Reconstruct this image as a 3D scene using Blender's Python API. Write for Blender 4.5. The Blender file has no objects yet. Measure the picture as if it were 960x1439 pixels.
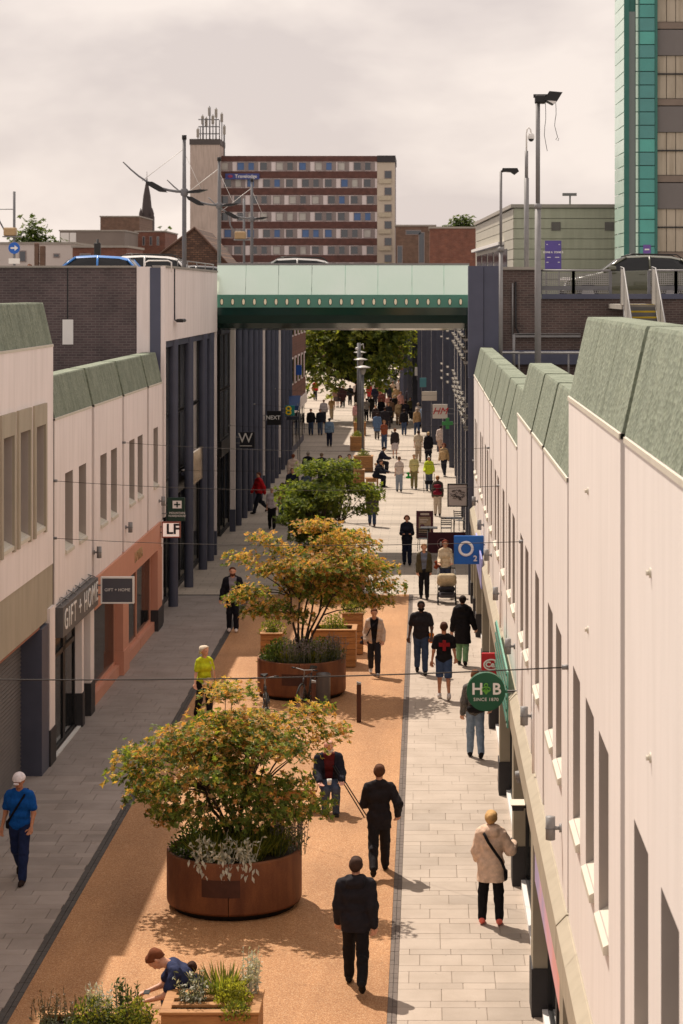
import bpy, math, random
import numpy as np
from mathutils import Vector, Matrix

SC = bpy.context.scene
COL = SC.collection
R = math.radians

# ------------------------------------------------------------------ camera
EYE = 9.6                                   # camera height above the street
cam_data = bpy.data.cameras.new('camera')
cam_data.sensor_fit = 'HORIZONTAL'
cam_data.sensor_width = 24.0
cam_data.lens = 75.0                        # 3000 px on a 960 px wide frame
cam_data.shift_x = -117.0 / 960.0           # level camera, lens shifted down and left
cam_data.shift_y = -309.5 / 960.0
cam_data.clip_start = 0.5
cam_data.clip_end = 5000.0
cam_data.dof.use_dof = True
cam_data.dof.focus_distance = 37.0
cam_data.dof.aperture_fstop = 5.0
cam = bpy.data.objects.new('camera', cam_data)
cam.location = (0, 0, EYE)
cam.rotation_euler = (R(90), 0, 0)
COL.objects.link(cam)
SC.camera = cam

# ------------------------------------------------------------------ sun and sky
SHX, SHY = 0.37, -0.57                      # a point 1 m up throws its shadow this far (x, y)
sun_dir = Vector((-SHX, -SHY, 1.0)).normalized()
SUN_EL = math.asin(sun_dir.z)
sun_data = bpy.data.lights.new('sun', 'SUN')
sun_data.energy = 4.25
sun_data.angle = R(0.6)
sun_data.color = (1.0, 0.885, 0.76)
sun = bpy.data.objects.new('sun', sun_data)
sun.rotation_euler = sun_dir.to_track_quat('Z', 'Y').to_euler()
sun.location = (-30, 40, 80)
COL.objects.link(sun)

world = bpy.data.worlds.new('World')
SC.world = world
world.use_nodes = True
wn, wl = world.node_tree.nodes, world.node_tree.links
wn.clear()
w_out = wn.new('ShaderNodeOutputWorld')
w_bg = wn.new('ShaderNodeBackground')
w_bg.inputs['Strength'].default_value = 0.1
w_sky = wn.new('ShaderNodeTexSky')
w_sky.sky_type = 'NISHITA'
w_sky.sun_disc = False
w_sky.sun_elevation = SUN_EL
w_sky.sun_rotation = math.atan2(sun_dir.x, sun_dir.y)
w_sky.air_density = 1.0
w_sky.dust_density = 2.5
w_co = wn.new('ShaderNodeTexCoord')
w_map = wn.new('ShaderNodeMapping')
w_map.inputs['Scale'].default_value = (3.0, 3.0, 6.5)
w_map.inputs['Location'].default_value = (0.35, 0.0, 0.3)
wl.new(w_co.outputs['Generated'], w_map.inputs['Vector'])
w_n1 = wn.new('ShaderNodeTexNoise')
w_n1.inputs['Scale'].default_value = 2.2
w_n1.inputs['Detail'].default_value = 5.0
w_n1.inputs['Roughness'].default_value = 0.52
w_n1.inputs['Distortion'].default_value = 0.15
wl.new(w_map.outputs['Vector'], w_n1.inputs['Vector'])
w_r1 = wn.new('ShaderNodeValToRGB')         # cloud body: grey bellies to cream tops
w_r1.color_ramp.elements[0].position = 0.40
w_r1.color_ramp.elements[0].color = (0.660, 0.572, 0.535, 1)
w_r1.color_ramp.elements[1].position = 0.60
w_r1.color_ramp.elements[1].color = (0.86, 0.752, 0.682, 1)
wl.new(w_n1.outputs['Fac'], w_r1.inputs['Fac'])
w_sep = wn.new('ShaderNodeSeparateXYZ')
wl.new(w_co.outputs['Generated'], w_sep.inputs['Vector'])
w_el = wn.new('ShaderNodeMapRange')         # the cloud sheet is thinner and brighter low down
w_el.inputs['From Min'].default_value = 0.0
w_el.inputs['From Max'].default_value = 0.16
w_el.inputs['To Min'].default_value = 10.2
w_el.inputs['To Max'].default_value = 9.8
wl.new(w_sep.outputs['Z'], w_el.inputs['Value'])
w_mul = wn.new('ShaderNodeVectorMath')
w_mul.operation = 'SCALE'
wl.new(w_r1.outputs['Color'], w_mul.inputs[0])
wl.new(w_el.outputs['Result'], w_mul.inputs['Scale'])
w_mix = wn.new('ShaderNodeMixRGB')
w_mix.inputs['Fac'].default_value = 0.93
wl.new(w_sky.outputs['Color'], w_mix.inputs['Color1'])
wl.new(w_mul.outputs['Vector'], w_mix.inputs['Color2'])
wl.new(w_mix.outputs['Color'], w_bg.inputs['Color'])
wl.new(w_bg.outputs['Background'], w_out.inputs['Surface'])

SC.view_settings.view_transform = 'Standard'
SC.view_settings.look = 'None'
SC.view_settings.gamma = 1.0
SC.view_settings.use_curve_mapping = False
SC.view_settings.exposure = 0.22
SC.cycles.use_denoising = True
SC.cycles.max_bounces = 6
SC.cycles.diffuse_bounces = 3
SC.cycles.glossy_bounces = 3
SC.cycles.transparent_max_bounces = 12
SC.cycles.sample_clamp_indirect = 4.0

# ------------------------------------------------------------------ measuring helpers
FP = 3000.0
def PX(px, Y): return (px - 597.0) * Y / FP
def PZ(py, Y): return EYE - (py - 410.0) * Y / FP
def PY(py): return EYE * FP / (py - 410.0)

# ------------------------------------------------------------------ mesh helpers
class MB:
    """collects simple shapes; build() links them as one mesh object"""
    def __init__(s): s.v = []; s.f = []; s.m = []; s.sm = []
    def add(s, vs, fs, mi=0, smooth=False):
        o = len(s.v)
        s.v.extend(vs)
        for f in fs:
            s.f.append(tuple(i + o for i in f)); s.m.append(mi); s.sm.append(smooth)
        return s
    def quad(s, a, b, c, d, mi=0): return s.add([a, b, c, d], [(0, 1, 2, 3)], mi)
    def box(s, x0, x1, y0, y1, z0, z1, mi=0):
        if x0 > x1: x0, x1 = x1, x0
        if y0 > y1: y0, y1 = y1, y0
        if z0 > z1: z0, z1 = z1, z0
        vs = [(x0,y0,z0),(x1,y0,z0),(x1,y1,z0),(x0,y1,z0),(x0,y0,z1),(x1,y0,z1),(x1,y1,z1),(x0,y1,z1)]
        return s.add(vs, [(0,3,2,1),(4,5,6,7),(0,1,5,4),(1,2,6,5),(2,3,7,6),(3,0,4,7)], mi)
    def bbox(s, x0, x1, y0, y1, z0, z1, b=0.01, mi=0):
        """box with chamfered edges"""
        if x0 > x1: x0, x1 = x1, x0
        if y0 > y1: y0, y1 = y1, y0
        if z0 > z1: z0, z1 = z1, z0
        b = min(b, (x1-x0)/2.01, (y1-y0)/2.01, (z1-z0)/2.01)
        X, Y, Z = (x0, x1), (y0, y1), (z0, z1)
        vs = []
        def sg(i): return 1 if i == 0 else -1
        idx = {}
        for i in (0,1):
            for j in (0,1):
                for k in (0,1):
                    for ax in range(3):
                        p = [X[i]+sg(i)*b, Y[j]+sg(j)*b, Z[k]+sg(k)*b]
                        p[ax] = (X[i], Y[j], Z[k])[ax]
                        idx[(i,j,k,ax)] = len(vs); vs.append(tuple(p))
        fs = []
        for ax in range(3):
            o = [a for a in range(3) if a != ax]
            for side in (0,1):
                q = []
                for (u, w) in ((0,0),(1,0),(1,1),(0,1)):
                    c = [0,0,0]; c[ax] = side; c[o[0]] = u; c[o[1]] = w
                    q.append(idx[(c[0],c[1],c[2],ax)])
                fs.append(tuple(q))
        for ax in range(3):                       # edges run along ax
            o = [a for a in range(3) if a != ax]
            for u in (0,1):
                for w in (0,1):
                    q = []
                    for t, pl in ((0,o[0]),(1,o[0]),(1,o[1]),(0,o[1])):
                        c = [0,0,0]; c[ax] = t; c[o[0]] = u; c[o[1]] = w
                        q.append(idx[(c[0],c[1],c[2],pl)])
                    fs.append(tuple(q))
        for i in (0,1):
            for j in (0,1):
                for k in (0,1):
                    fs.append((idx[(i,j,k,0)], idx[(i,j,k,1)], idx[(i,j,k,2)]))
        cx, cy, cz = (x0+x1)/2, (y0+y1)/2, (z0+z1)/2
        out = []
        for f in fs:
            a, bb, c = (Vector(vs[f[0]]), Vector(vs[f[1]]), Vector(vs[f[2]]))
            n = (bb-a).cross(c-a)
            mid = sum((Vector(vs[t]) for t in f), Vector()) / len(f)
            if n.dot(mid - Vector((cx,cy,cz))) < 0: f = tuple(reversed(f))
            out.append(f)
        return s.add(vs, out, mi)
    def prism(s, poly, h0, h1, ax='y', mi=0):
        """poly of 2-D points extruded along ax from h0 to h1"""
        def P(u, w, h):
            return {'y': (u, h, w), 'x': (h, u, w), 'z': (u, w, h)}[ax]
        n = len(poly)
        vs = [P(u, w, h0) for u, w in poly] + [P(u, w, h1) for u, w in poly]
        fs = [tuple(range(n)), tuple(range(2*n-1, n-1, -1))] + [(i, i+n, (i+1) % n + n, (i+1) % n) for i in range(n)]
        area = sum(poly[i][0]*poly[(i+1)%n][1] - poly[(i+1)%n][0]*poly[i][1] for i in range(n))
        flip = (area > 0) != (ax == 'y')
        if h1 < h0: flip = not flip
        # poly counter-clockwise seen along +axis of 'z' -> first cap must look backwards
        if flip: fs = [tuple(reversed(f)) for f in fs]
        return s.add(vs, fs, mi)
    def tube(s, pts, rad, n=8, mi=0, caps=True, smooth=True):
        pts = [Vector(p) for p in pts]
        if not hasattr(rad, '__len__'): rad = [rad] * len(pts)
        rings = []; up = None
        for i, p in enumerate(pts):
            d = (pts[min(i+1, len(pts)-1)] - pts[max(i-1, 0)])
            if d.length < 1e-9: d = Vector((0,0,1))
            d.normalize()
            if up is None:
                up = Vector((0,0,1)) if abs(d.z) < 0.9 else Vector((1,0,0))
            u = d.cross(up)
            if u.length < 1e-6: u = d.cross(Vector((0,1,0)))
            u.normalize(); w = u.cross(d).normalized(); up = w
            rings.append([tuple(p + (u*math.cos(2*math.pi*k/n) + w*math.sin(2*math.pi*k/n)) * rad[i]) for k in range(n)])
        vs = [q for r_ in rings for q in r_]
        fs = []
        for i in range(len(pts)-1):
            for k in range(n):
                a = i*n+k; b = i*n+(k+1) % n
                fs.append((a, a+n, b+n, b))
        s.add(vs, fs, mi, smooth)
        if caps:
            o = len(s.v) - len(vs)
            s.f.append(tuple(o+k for k in range(n))); s.m.append(mi); s.sm.append(False)
            s.f.append(tuple(o+len(vs)-1-k for k in range(n))); s.m.append(mi); s.sm.append(False)
        return s
    def lathe(s, prof, n=24, c=(0,0,0), mi=0, smooth=True, a0=0.0, a1=2*math.pi):
        full = abs(a1-a0-2*math.pi) < 1e-6
        m = n if full else n+1
        vs = []
        for r_, z in prof:
            for k in range(m):
                a = a0 + (a1-a0)*k/n
                vs.append((c[0]+r_*math.cos(a), c[1]+r_*math.sin(a), c[2]+z))
        fs = []
        for i in range(len(prof)-1):
            for k in range(n):
                k2 = (k+1) % m
                fs.append((i*m+k, i*m+k2, (i+1)*m+k2, (i+1)*m+k))
        return s.add(vs, fs, mi, smooth)
    def sphere(s, c, r, n=12, mi=0):
        if not hasattr(r, '__len__'): r = (r, r, r)
        vs = []; fs = []
        h = n//2
        for i in range(h+1):
            t = math.pi*i/h
            for k in range(n):
                a = 2*math.pi*k/n
                vs.append((c[0]+r[0]*math.sin(t)*math.cos(a), c[1]+r[1]*math.sin(t)*math.sin(a), c[2]-r[2]*math.cos(t)))
        for i in range(h):
            for k in range(n):
                fs.append((i*n+k, i*n+(k+1) % n, (i+1)*n+(k+1) % n, (i+1)*n+k))
        return s.add(vs, fs, mi, True)
    def mesh(s, name, mats, off=(0,0,0)):
        me = bpy.data.meshes.new(name)
        vs = s.v if off == (0,0,0) else [(a-off[0], b-off[1], c-off[2]) for a, b, c in s.v]
        me.from_pydata(vs, [], s.f)
        for m in (mats if isinstance(mats, (list, tuple)) else [mats]): me.materials.append(m)
        me.polygons.foreach_set('material_index', s.m)
        me.polygons.foreach_set('use_smooth', s.sm)
        me.update()
        return me
    def build(s, name, mats, parent=None, local=False):
        off = (0,0,0)
        if parent is not None and not local:
            p = parent
            while p.parent: p = p.parent
            off = tuple(p.location)
        return link(name, s.mesh(name, mats, off), parent)

def link(name, me, parent=None, loc=None, rot=None):
    o = bpy.data.objects.new(name, me)
    COL.objects.link(o)
    if parent is not None: o.parent = parent
    if loc is not None: o.location = loc
    if rot is not None: o.rotation_euler = rot
    return o

def tag(o, label, cat, group=None, kind=None):
    o['label'] = label; o['category'] = cat
    if group: o['group'] = group
    if kind: o['kind'] = kind
    return o

def thing(name, label, cat, loc=(0,0,0), rz=0.0, group=None):
    o = bpy.data.objects.new(name, None)
    o.empty_display_size = 0.2
    COL.objects.link(o)
    o.location = loc; o.rotation_euler = (0,0,rz)
    return tag(o, label, cat, group)

def structure(o):
    o['kind'] = 'structure'
    return o

def copy_tree(o, parent=None):
    c = o.copy(); COL.objects.link(c); c.parent = parent
    for ch in list(o.children): copy_tree(ch, c)
    return c

def panel(mb, fmap, u0, u1, v0, v1, holes=(), thick=0.25, mi=0, mi_rev=None):
    """a wall slab with rectangular openings; fmap(u, v, d) -> xyz, d runs into the wall"""
    if mi_rev is None: mi_rev = mi
    us = sorted({u0, u1, *[h[0] for h in holes], *[h[1] for h in holes]})
    vs = sorted({v0, v1, *[h[2] for h in holes], *[h[3] for h in holes]})
    c0 = Vector(fmap(u0, v0, 0)); eu = Vector(fmap(u1, v0, 0))-c0; ev = Vector(fmap(u0, v1, 0))-c0
    ed = Vector(fmap(u0, v0, 1))-c0
    flip = eu.cross(ev).dot(ed) > 0
    def q(a, b, c, d, m):
        mb.quad(*((a, d, c, b) if flip else (a, b, c, d)), mi=m)
    def inh(a, b, c, d):
        return any(h[0] <= a+1e-6 and h[1] >= b-1e-6 and h[2] <= c+1e-6 and h[3] >= d-1e-6 for h in holes)
    for i in range(len(us)-1):
        for j in range(len(vs)-1):
            a, b, c, d = us[i], us[i+1], vs[j], vs[j+1]
            if inh(a, b, c, d): continue
            q(fmap(a,c,0), fmap(b,c,0), fmap(b,d,0), fmap(a,d,0), mi)
    t = thick
    for (a, b, c, d) in holes:
        q(fmap(a,c,0), fmap(a,d,0), fmap(a,d,t), fmap(a,c,t), mi_rev)
        q(fmap(b,d,0), fmap(b,c,0), fmap(b,c,t), fmap(b,d,t), mi_rev)
        q(fmap(b,c,0), fmap(a,c,0), fmap(a,c,t), fmap(b,c,t), mi_rev)
        q(fmap(a,d,0), fmap(b,d,0), fmap(b,d,t), fmap(a,d,t), mi_rev)
    q(fmap(u0,v1,0), fmap(u0,v0,0), fmap(u0,v0,t), fmap(u0,v1,t), mi)
    q(fmap(u1,v0,0), fmap(u1,v1,0), fmap(u1,v1,t), fmap(u1,v0,t), mi)
    q(fmap(u0,v0,0), fmap(u1,v0,0), fmap(u1,v0,t), fmap(u0,v0,t), mi)
    q(fmap(u1,v1,0), fmap(u0,v1,0), fmap(u0,v1,t), fmap(u1,v1,t), mi)

# ------------------------------------------------------------------ materials
MATS = {}
def lin(c):
    """sRGB 0-255 -> linear"""
    return tuple(((x/255)/12.92 if x/255 <= 0.04045 else (((x/255)+0.055)/1.055)**2.4) for x in c)

class NT:
    def __init__(s, name):
        s.m = bpy.data.materials.new(name); s.m.use_nodes = True
        s.n = s.m.node_tree.nodes; s.l = s.m.node_tree.links
        s.b = s.n['Principled BSDF']; s.o = s.n['Material Output']
    def node(s, t, **kw):
        n = s.n.new(t)
        for k, v in kw.items():
            if k in n.inputs: n.inputs[k].default_value = v
            else: setattr(n, k, v)
        return n
    def link(s, a, b): s.l.new(a, b)
    def pos(s):
        return s.node('ShaderNodeNewGeometry').outputs['Position']
    def obj(s):
        return s.node('ShaderNodeTexCoord').outputs['Object']
    def scale(s, vec, sc):
        m = s.node('ShaderNodeMapping'); m.inputs['Scale'].default_value = sc
        s.link(vec, m.inputs['Vector']); return m.outputs['Vector']
    def noise(s, vec, scale, detail=4.0, rough=0.55):
        n = s.node('ShaderNodeTexNoise'); n.inputs['Scale'].default_value = scale
        n.inputs['Detail'].default_value = detail; n.inputs['Roughness'].default_value = rough
        s.link(vec, n.inputs['Vector']); return n.outputs['Fac']
    def ramp(s, fac, stops):
        r_ = s.node('ShaderNodeValToRGB')
        e = r_.color_ramp.elements
        while len(e) < len(stops): e.new(0.5)
        for k, (p, c) in enumerate(stops):
            e[k].position = p; e[k].color = (*c, 1) if len(c) == 3 else c
        s.link(fac, r_.inputs['Fac']); return r_.outputs['Color']
    def mixc(s, a, b, fac, mode='MIX'):
        m = s.node('ShaderNodeMixRGB'); m.blend_type = mode
        for v, k in ((a, 'Color1'), (b, 'Color2'), (fac, 'Fac')):
            if hasattr(v, 'is_linked') or hasattr(v, 'links'): s.link(v, m.inputs[k])
            elif k == 'Fac': m.inputs[k].default_value = v
            else: m.inputs[k].default_value = (*v, 1)
        return m.outputs['Color']
    def bump(s, h, strength=0.3, dist=0.01):
        b = s.node('ShaderNodeBump'); b.inputs['Strength'].default_value = strength
        b.inputs['Distance'].default_value = dist
        s.link(h, b.inputs['Height']); s.link(b.outputs['Normal'], s.b.inputs['Normal'])

def plain(name, col, rough=0.6, var=0.12, scale=3.0, metal=0.0, bump=0.0, bscale=60.0, spec=0.4, coat=0.0, local=False, streak=0.0):
    """a painted / rendered / metal surface: base colour, soft blotches, optional fine relief and rain streaks"""
    if name in MATS: return MATS[name]
    t = NT(name)
    v = t.obj() if local else t.pos()
    f = t.noise(v, scale, 5.0)
    c = t.ramp(f, [(0.25, tuple(x*(1-var) for x in col)), (0.75, tuple(min(1, x*(1+var*0.6)) for x in col))])
    if streak > 0:
        f2 = t.noise(t.scale(v, (2.2, 2.2, 0.22)), 2.0, 5.0)
        c2 = t.ramp(f2, [(0.42, (1,1,1)), (0.70, (1-streak, 1-streak*1.05, 1-streak*1.15))])
        c = t.mixc(c, c2, 1.0, 'MULTIPLY')
    t.link(c, t.b.inputs['Base Color'])
    t.b.inputs['Roughness'].default_value = rough
    t.b.inputs['Metallic'].default_value = metal
    t.b.inputs['Specular IOR Level'].default_value = spec
    if coat: t.b.inputs['Coat Weight'].default_value = coat
    if bump > 0: t.bump(t.noise(v, bscale, 3.0), bump, 0.01)
    MATS[name] = t.m
    return t.m

def emit(name, col, strength):
    if name in MATS: return MATS[name]
    t = NT(name)
    t.b.inputs['Base Color'].default_value = (*col, 1)
    t.b.inputs['Emission Color'].default_value = (*col, 1)
    t.b.inputs['Emission Strength'].default_value = strength
    t.b.inputs['Roughness'].default_value = 0.3
    MATS[name] = t.m
    return t.m

def glass(name, col=(0.02,0.025,0.03), rough=0.04, clear=0.0):
    """window glass: mirror-like film over a dark room; clear > 0 lets one look in"""
    if name in MATS: return MATS[name]
    t = NT(name)
    t.b.inputs['Base Color'].default_value = (*col, 1)
    t.b.inputs['Roughness'].default_value = rough
    t.b.inputs['Specular IOR Level'].default_value = 0.9
    if clear > 0:
        tr = t.node('ShaderNodeBsdfTransparent')
        tr.inputs['Color'].default_value = (0.80, 0.84, 0.82, 1)
        mx = t.node('ShaderNodeMixShader'); mx.inputs['Fac'].default_value = clear
        t.link(t.b.outputs['BSDF'], mx.inputs[1]); t.link(tr.outputs['BSDF'], mx.inputs[2])
        t.link(mx.outputs['Shader'], t.o.inputs['Surface'])
    nv = t.noise(t.pos(), 0.9, 2.0)
    t.bump(nv, 0.04, 0.05)
    MATS[name] = t.m
    return t.m

def brick(name, c1, c2, mortar, bw=0.225, rh=0.075, axis='xz', ms=0.012, rough=0.85):
    if name in MATS: return MATS[name]
    t = NT(name)
    sp = t.node('ShaderNodeSeparateXYZ'); t.link(t.pos(), sp.inputs['Vector'])
    cb = t.node('ShaderNodeCombineXYZ')
    t.link(sp.outputs['X' if axis == 'xz' else 'Y'], cb.inputs['X'])
    t.link(sp.outputs['Z' if axis in ('xz', 'yz') else 'X'], cb.inputs['Y'])
    b = t.node('ShaderNodeTexBrick')
    b.inputs['Scale'].default_value = 1.0
    b.inputs['Brick Width'].default_value = bw
    b.inputs['Row Height'].default_value = rh
    b.inputs['Mortar Size'].default_value = ms
    b.inputs['Mortar Smooth'].default_value = 0.2
    b.inputs['Color1'].default_value = (*c1, 1)
    b.inputs['Color2'].default_value = (*c2, 1)
    b.inputs['Mortar'].default_value = (*mortar, 1)
    t.link(cb.outputs['Vector'], b.inputs['Vector'])
    f = t.noise(t.pos(), 1.3, 5.0)
    c = t.mixc(b.outputs['Color'], t.ramp(f, [(0.3, (0.72,0.72,0.72)), (0.7, (1.15,1.12,1.1))]), 1.0, 'MULTIPLY')
    t.link(c, t.b.inputs['Base Color'])
    t.b.inputs['Roughness'].default_value = rough
    inv = t.node('ShaderNodeMath'); inv.operation = 'SUBTRACT'; inv.inputs[0].default_value = 1.0
    t.link(b.outputs['Fac'], inv.inputs[1])
    t.bump(inv.outputs['Value'], 0.5, 0.008)
    MATS[name] = t.m
    return t.m

def spots(t, c, scale, rad, keep, dark):
    """trodden gum and small stains: a dark dot in some cells"""
    v = t.node('ShaderNodeTexVoronoi'); v.inputs['Scale'].default_value = scale
    t.link(t.pos(), v.inputs['Vector'])
    lt = t.node('ShaderNodeMath'); lt.operation = 'LESS_THAN'; lt.inputs[1].default_value = rad*scale
    t.link(v.outputs['Distance'], lt.inputs[0])
    sp = t.node('ShaderNodeSeparateColor'); t.link(v.outputs['Color'], sp.inputs['Color'])
    k = t.node('ShaderNodeMath'); k.operation = 'LESS_THAN'; k.inputs[1].default_value = keep
    t.link(sp.outputs['Green'], k.inputs[0])
    mu = t.node('ShaderNodeMath'); mu.operation = 'MULTIPLY'
    t.link(lt.outputs[0], mu.inputs[0]); t.link(k.outputs[0], mu.inputs[1])
    return t.mixc(c, t.mixc(c, (dark, dark, dark), 1.0, 'MULTIPLY'), mu.outputs[0])

def slabmat(name, col, dark=0.75):
    """stone slab: every piece its own tint, speckle, stains"""
    if name in MATS: return MATS[name]
    t = NT(name)
    oi = t.node('ShaderNodeObjectInfo')
    base = t.ramp(oi.outputs['Random'], [(0.0, tuple(x*0.86 for x in col)), (0.5, col), (1.0, tuple(x*1.08 for x in col))])
    f = t.noise(t.pos(), 1.1, 6.0, 0.6)
    c = t.mixc(base, t.ramp(f, [(0.30, (dark, dark*0.98, dark*0.95)), (0.62, (1.03,1.03,1.03))]), 1.0, 'MULTIPLY')
    g = t.noise(t.pos(), 140.0, 2.0)
    c = t.mixc(c, t.ramp(g, [(0.35, (0.88,0.88,0.88)), (0.65, (1.06,1.06,1.06))]), 1.0, 'MULTIPLY')
    st = t.noise(t.pos(), 3.6, 3.0)
    c = t.mixc(c, t.ramp(st, [(0.70, (1,1,1)), (0.80, (0.80,0.78,0.75))]), 1.0, 'MULTIPLY')
    c = spots(t, c, 4.0, 0.016, 0.35, 0.62)
    t.link(c, t.b.inputs['Base Color'])
    t.b.inputs['Roughness'].default_value = 0.75
    t.bump(g, 0.12, 0.003)
    MATS[name] = t.m
    return t.m

def leafmat(name, col, trans=0.52):
    if name in MATS: return MATS[name]
    t = NT(name)
    f = t.noise(t.pos(), 9.0, 2.0)
    c = t.ramp(f, [(0.3, tuple(x*0.7 for x in col)), (0.7, tuple(min(1, x*1.25) for x in col))])
    t.link(c, t.b.inputs['Base Color'])
    t.b.inputs['Roughness'].default_value = 0.5
    t.b.inputs['Specular IOR Level'].default_value = 0.35
    tl = t.node('ShaderNodeBsdfTranslucent')
    c2 = t.mixc(c, (1.25, 1.2, 0.55), 1.0, 'MULTIPLY')
    t.link(c2, tl.inputs['Color'])
    mx = t.node('ShaderNodeMixShader'); mx.inputs['Fac'].default_value = trans
    t.link(t.b.outputs['BSDF'], mx.inputs[1]); t.link(tl.outputs['BSDF'], mx.inputs[2])
    t.link(mx.outputs['Shader'], t.o.inputs['Surface'])
    MATS[name] = t.m
    return t.m

def cloth(col, pat=None):
    key = 'cloth_%02x%02x%02x%s' % (*[int(max(0, min(255, c))) for c in col], pat or '')
    if key in MATS: return MATS[key]
    t = NT(key)
    c = lin(col)
    v = t.obj()
    f = t.noise(v, 14.0, 4.0)
    out = t.ramp(f, [(0.3, tuple(x*0.78 for x in c)), (0.7, tuple(min(1, x*1.12) for x in c))])
    if pat == 'check' or pat == 'stripe':
        w = t.node('ShaderNodeTexWave'); w.bands_direction = 'Z'; w.inputs['Scale'].default_value = 26.0 if pat == 'check' else 16.0
        t.link(v, w.inputs['Vector'])
        m = t.ramp(w.outputs['Fac'], [(0.55, (0,0,0)), (0.65, (1,1,1))])
        if pat == 'check':
            w2 = t.node('ShaderNodeTexWave'); w2.bands_direction = 'X'; w2.inputs['Scale'].default_value = 26.0
            t.link(v, w2.inputs['Vector'])
            m = t.mixc(m, t.ramp(w2.outputs['Fac'], [(0.55, (0,0,0)), (0.65, (1,1,1))]), 1.0, 'MULTIPLY')
        out = t.mixc(out, (0.55,0.52,0.48) if pat == 'check' else (0.62,0.58,0.30), m)
    t.link(out, t.b.inputs['Base Color'])
    t.b.inputs['Roughness'].default_value = 0.85
    t.b.inputs['Specular IOR Level'].default_value = 0.2
    t.bump(t.noise(t.scale(v, (1.0, 1.0, 0.45)), 16.0, 4.0, 0.6), 0.5, 0.03)
    MATS[key] = t.m
    return t.m

def text_mesh(txt, size, mat, depth=0.006, bold=0.0, spacing=1.0, shear=0.0):
    cu = bpy.data.curves.new('lettering', 'FONT')
    cu.body = txt; cu.size = size; cu.extrude = depth
    cu.align_x = 'CENTER'; cu.align_y = 'CENTER'
    cu.offset = bold; cu.shear = shear; cu.space_character = spacing; cu.resolution_u = 3
    o = bpy.data.objects.new('lettering', cu); COL.objects.link(o)
    dg = bpy.context.evaluated_depsgraph_get()
    me = bpy.data.meshes.new_from_object(o.evaluated_get(dg))
    bpy.data.objects.remove(o); bpy.data.curves.remove(cu)
    me.materials.clear(); me.materials.append(mat)
    return me
FACE_CAM = (R(90), 0, 0)                  # lettering that faces -Y
FACE_EAST = (R(90), 0, R(90))             # faces +X (left-hand facades)
FACE_WEST = (R(90), 0, R(-90))            # faces -X (right-hand facades)

def lettering(name, txt, size, mat, parent, loc, rot, **kw):
    """loc in world coordinates"""
    root = parent
    while root.parent: root = root.parent
    o = link(name, text_mesh(txt, size, mat, **kw), parent, tuple(Vector(loc) - root.location), rot)
    return o
# ================================================================== shared materials
M_WHITE = plain('white_render', (0.90, 0.81, 0.775), 0.8, 0.05, 0.6, bump=0.12, bscale=45, streak=0.10)
M_WHITE_R = plain('white_render_east', (0.85, 0.785, 0.74), 0.8, 0.04, 0.5, bump=0.14, bscale=45, streak=0.06)
M_JOINT = plain('joint_brown', (0.20, 0.17, 0.15), 0.8)
M_REVEAL = plain('window_reveal_shade', (0.44, 0.38, 0.34), 0.8, 0.06)  # recess shade put into the colour, browner than the wall
M_SILL = plain('cream_sill', (0.64, 0.59, 0.49), 0.7, 0.08, 4.0)
def pebble():
    t = NT('green_pebbledash')
    v = t.pos()
    c = t.ramp(t.noise(v, 1.6, 6.0, 0.65), [(0.28, (0.192,0.224,0.172)), (0.72, (0.250,0.282,0.216))])
    vo = t.node('ShaderNodeTexVoronoi'); vo.inputs['Scale'].default_value = 24.0; t.link(v, vo.inputs['Vector'])
    sp = t.node('ShaderNodeSeparateColor'); t.link(vo.outputs['Color'], sp.inputs['Color'])
    c = t.mixc(c, t.ramp(sp.outputs['Red'], [(0.0, (0.76,0.78,0.74)), (0.4, (0.98,0.98,0.98)), (1.0, (1.18,1.17,1.13))]), 1.0, 'MULTIPLY')
    c = t.mixc(c, t.ramp(t.noise(t.scale(v, (2.4, 2.4, 0.35)), 2.0, 5.0), [(0.45, (1,1,1)), (0.72, (0.66,0.68,0.64))]), 1.0, 'MULTIPLY')
    t.link(c, t.b.inputs['Base Color']); t.b.inputs['Roughness'].default_value = 0.95
    t.bump(vo.outputs['Distance'], 0.9, 0.012)
    return t.m
M_GREEN = pebble()
M_GREENTOP = plain('green_coping', (0.30, 0.32, 0.25), 0.85, 0.2, 5.0, bump=0.5, bscale=34)
M_GREENGAP = plain('green_gap', (0.10, 0.125, 0.10), 0.9)
M_NAVY = plain('navy_metal', (0.075, 0.081, 0.118), 0.45, 0.15, 2.0)
M_NAVY2 = plain('navy_panel', (0.088, 0.096, 0.145), 0.5, 0.12, 1.5)
M_BLACK = plain('black_metal', (0.016, 0.015, 0.016), 0.45)
M_CHAR = plain('charcoal_plinth', (0.035, 0.032, 0.034), 0.6, 0.2, 6.0)
M_BEIGE = plain('beige_fascia', (0.43, 0.375, 0.285), 0.75, 0.08, 1.2, streak=0.12)
M_BEIGE2 = plain('beige_pilaster', (0.34, 0.30, 0.225), 0.7, 0.10, 3.0)
M_SALMON = plain('salmon_paint', (0.64, 0.30, 0.20), 0.55, 0.06, 2.0)
M_BRICK = brick('purple_brick', (0.125, 0.090, 0.092), (0.086, 0.063, 0.067), (0.15, 0.128, 0.125))
M_BRICK_R = brick('brown_brick', (0.125, 0.082, 0.074), (0.082, 0.056, 0.053), (0.16, 0.135, 0.12))
M_ROOF = plain('roof_felt', (0.16, 0.15, 0.14), 0.9, 0.25, 1.0)
M_CONC = plain('concrete', (0.36, 0.33, 0.29), 0.85, 0.15, 1.5, bump=0.2, bscale=30)
M_STEEL = plain('galvanised_steel', (0.27, 0.265, 0.265), 0.55, 0.12, 6.0, metal=0.25)
M_GREYPOLE = plain('grey_pole_paint', (0.17, 0.17, 0.18), 0.45, 0.15, 3.0)
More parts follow.
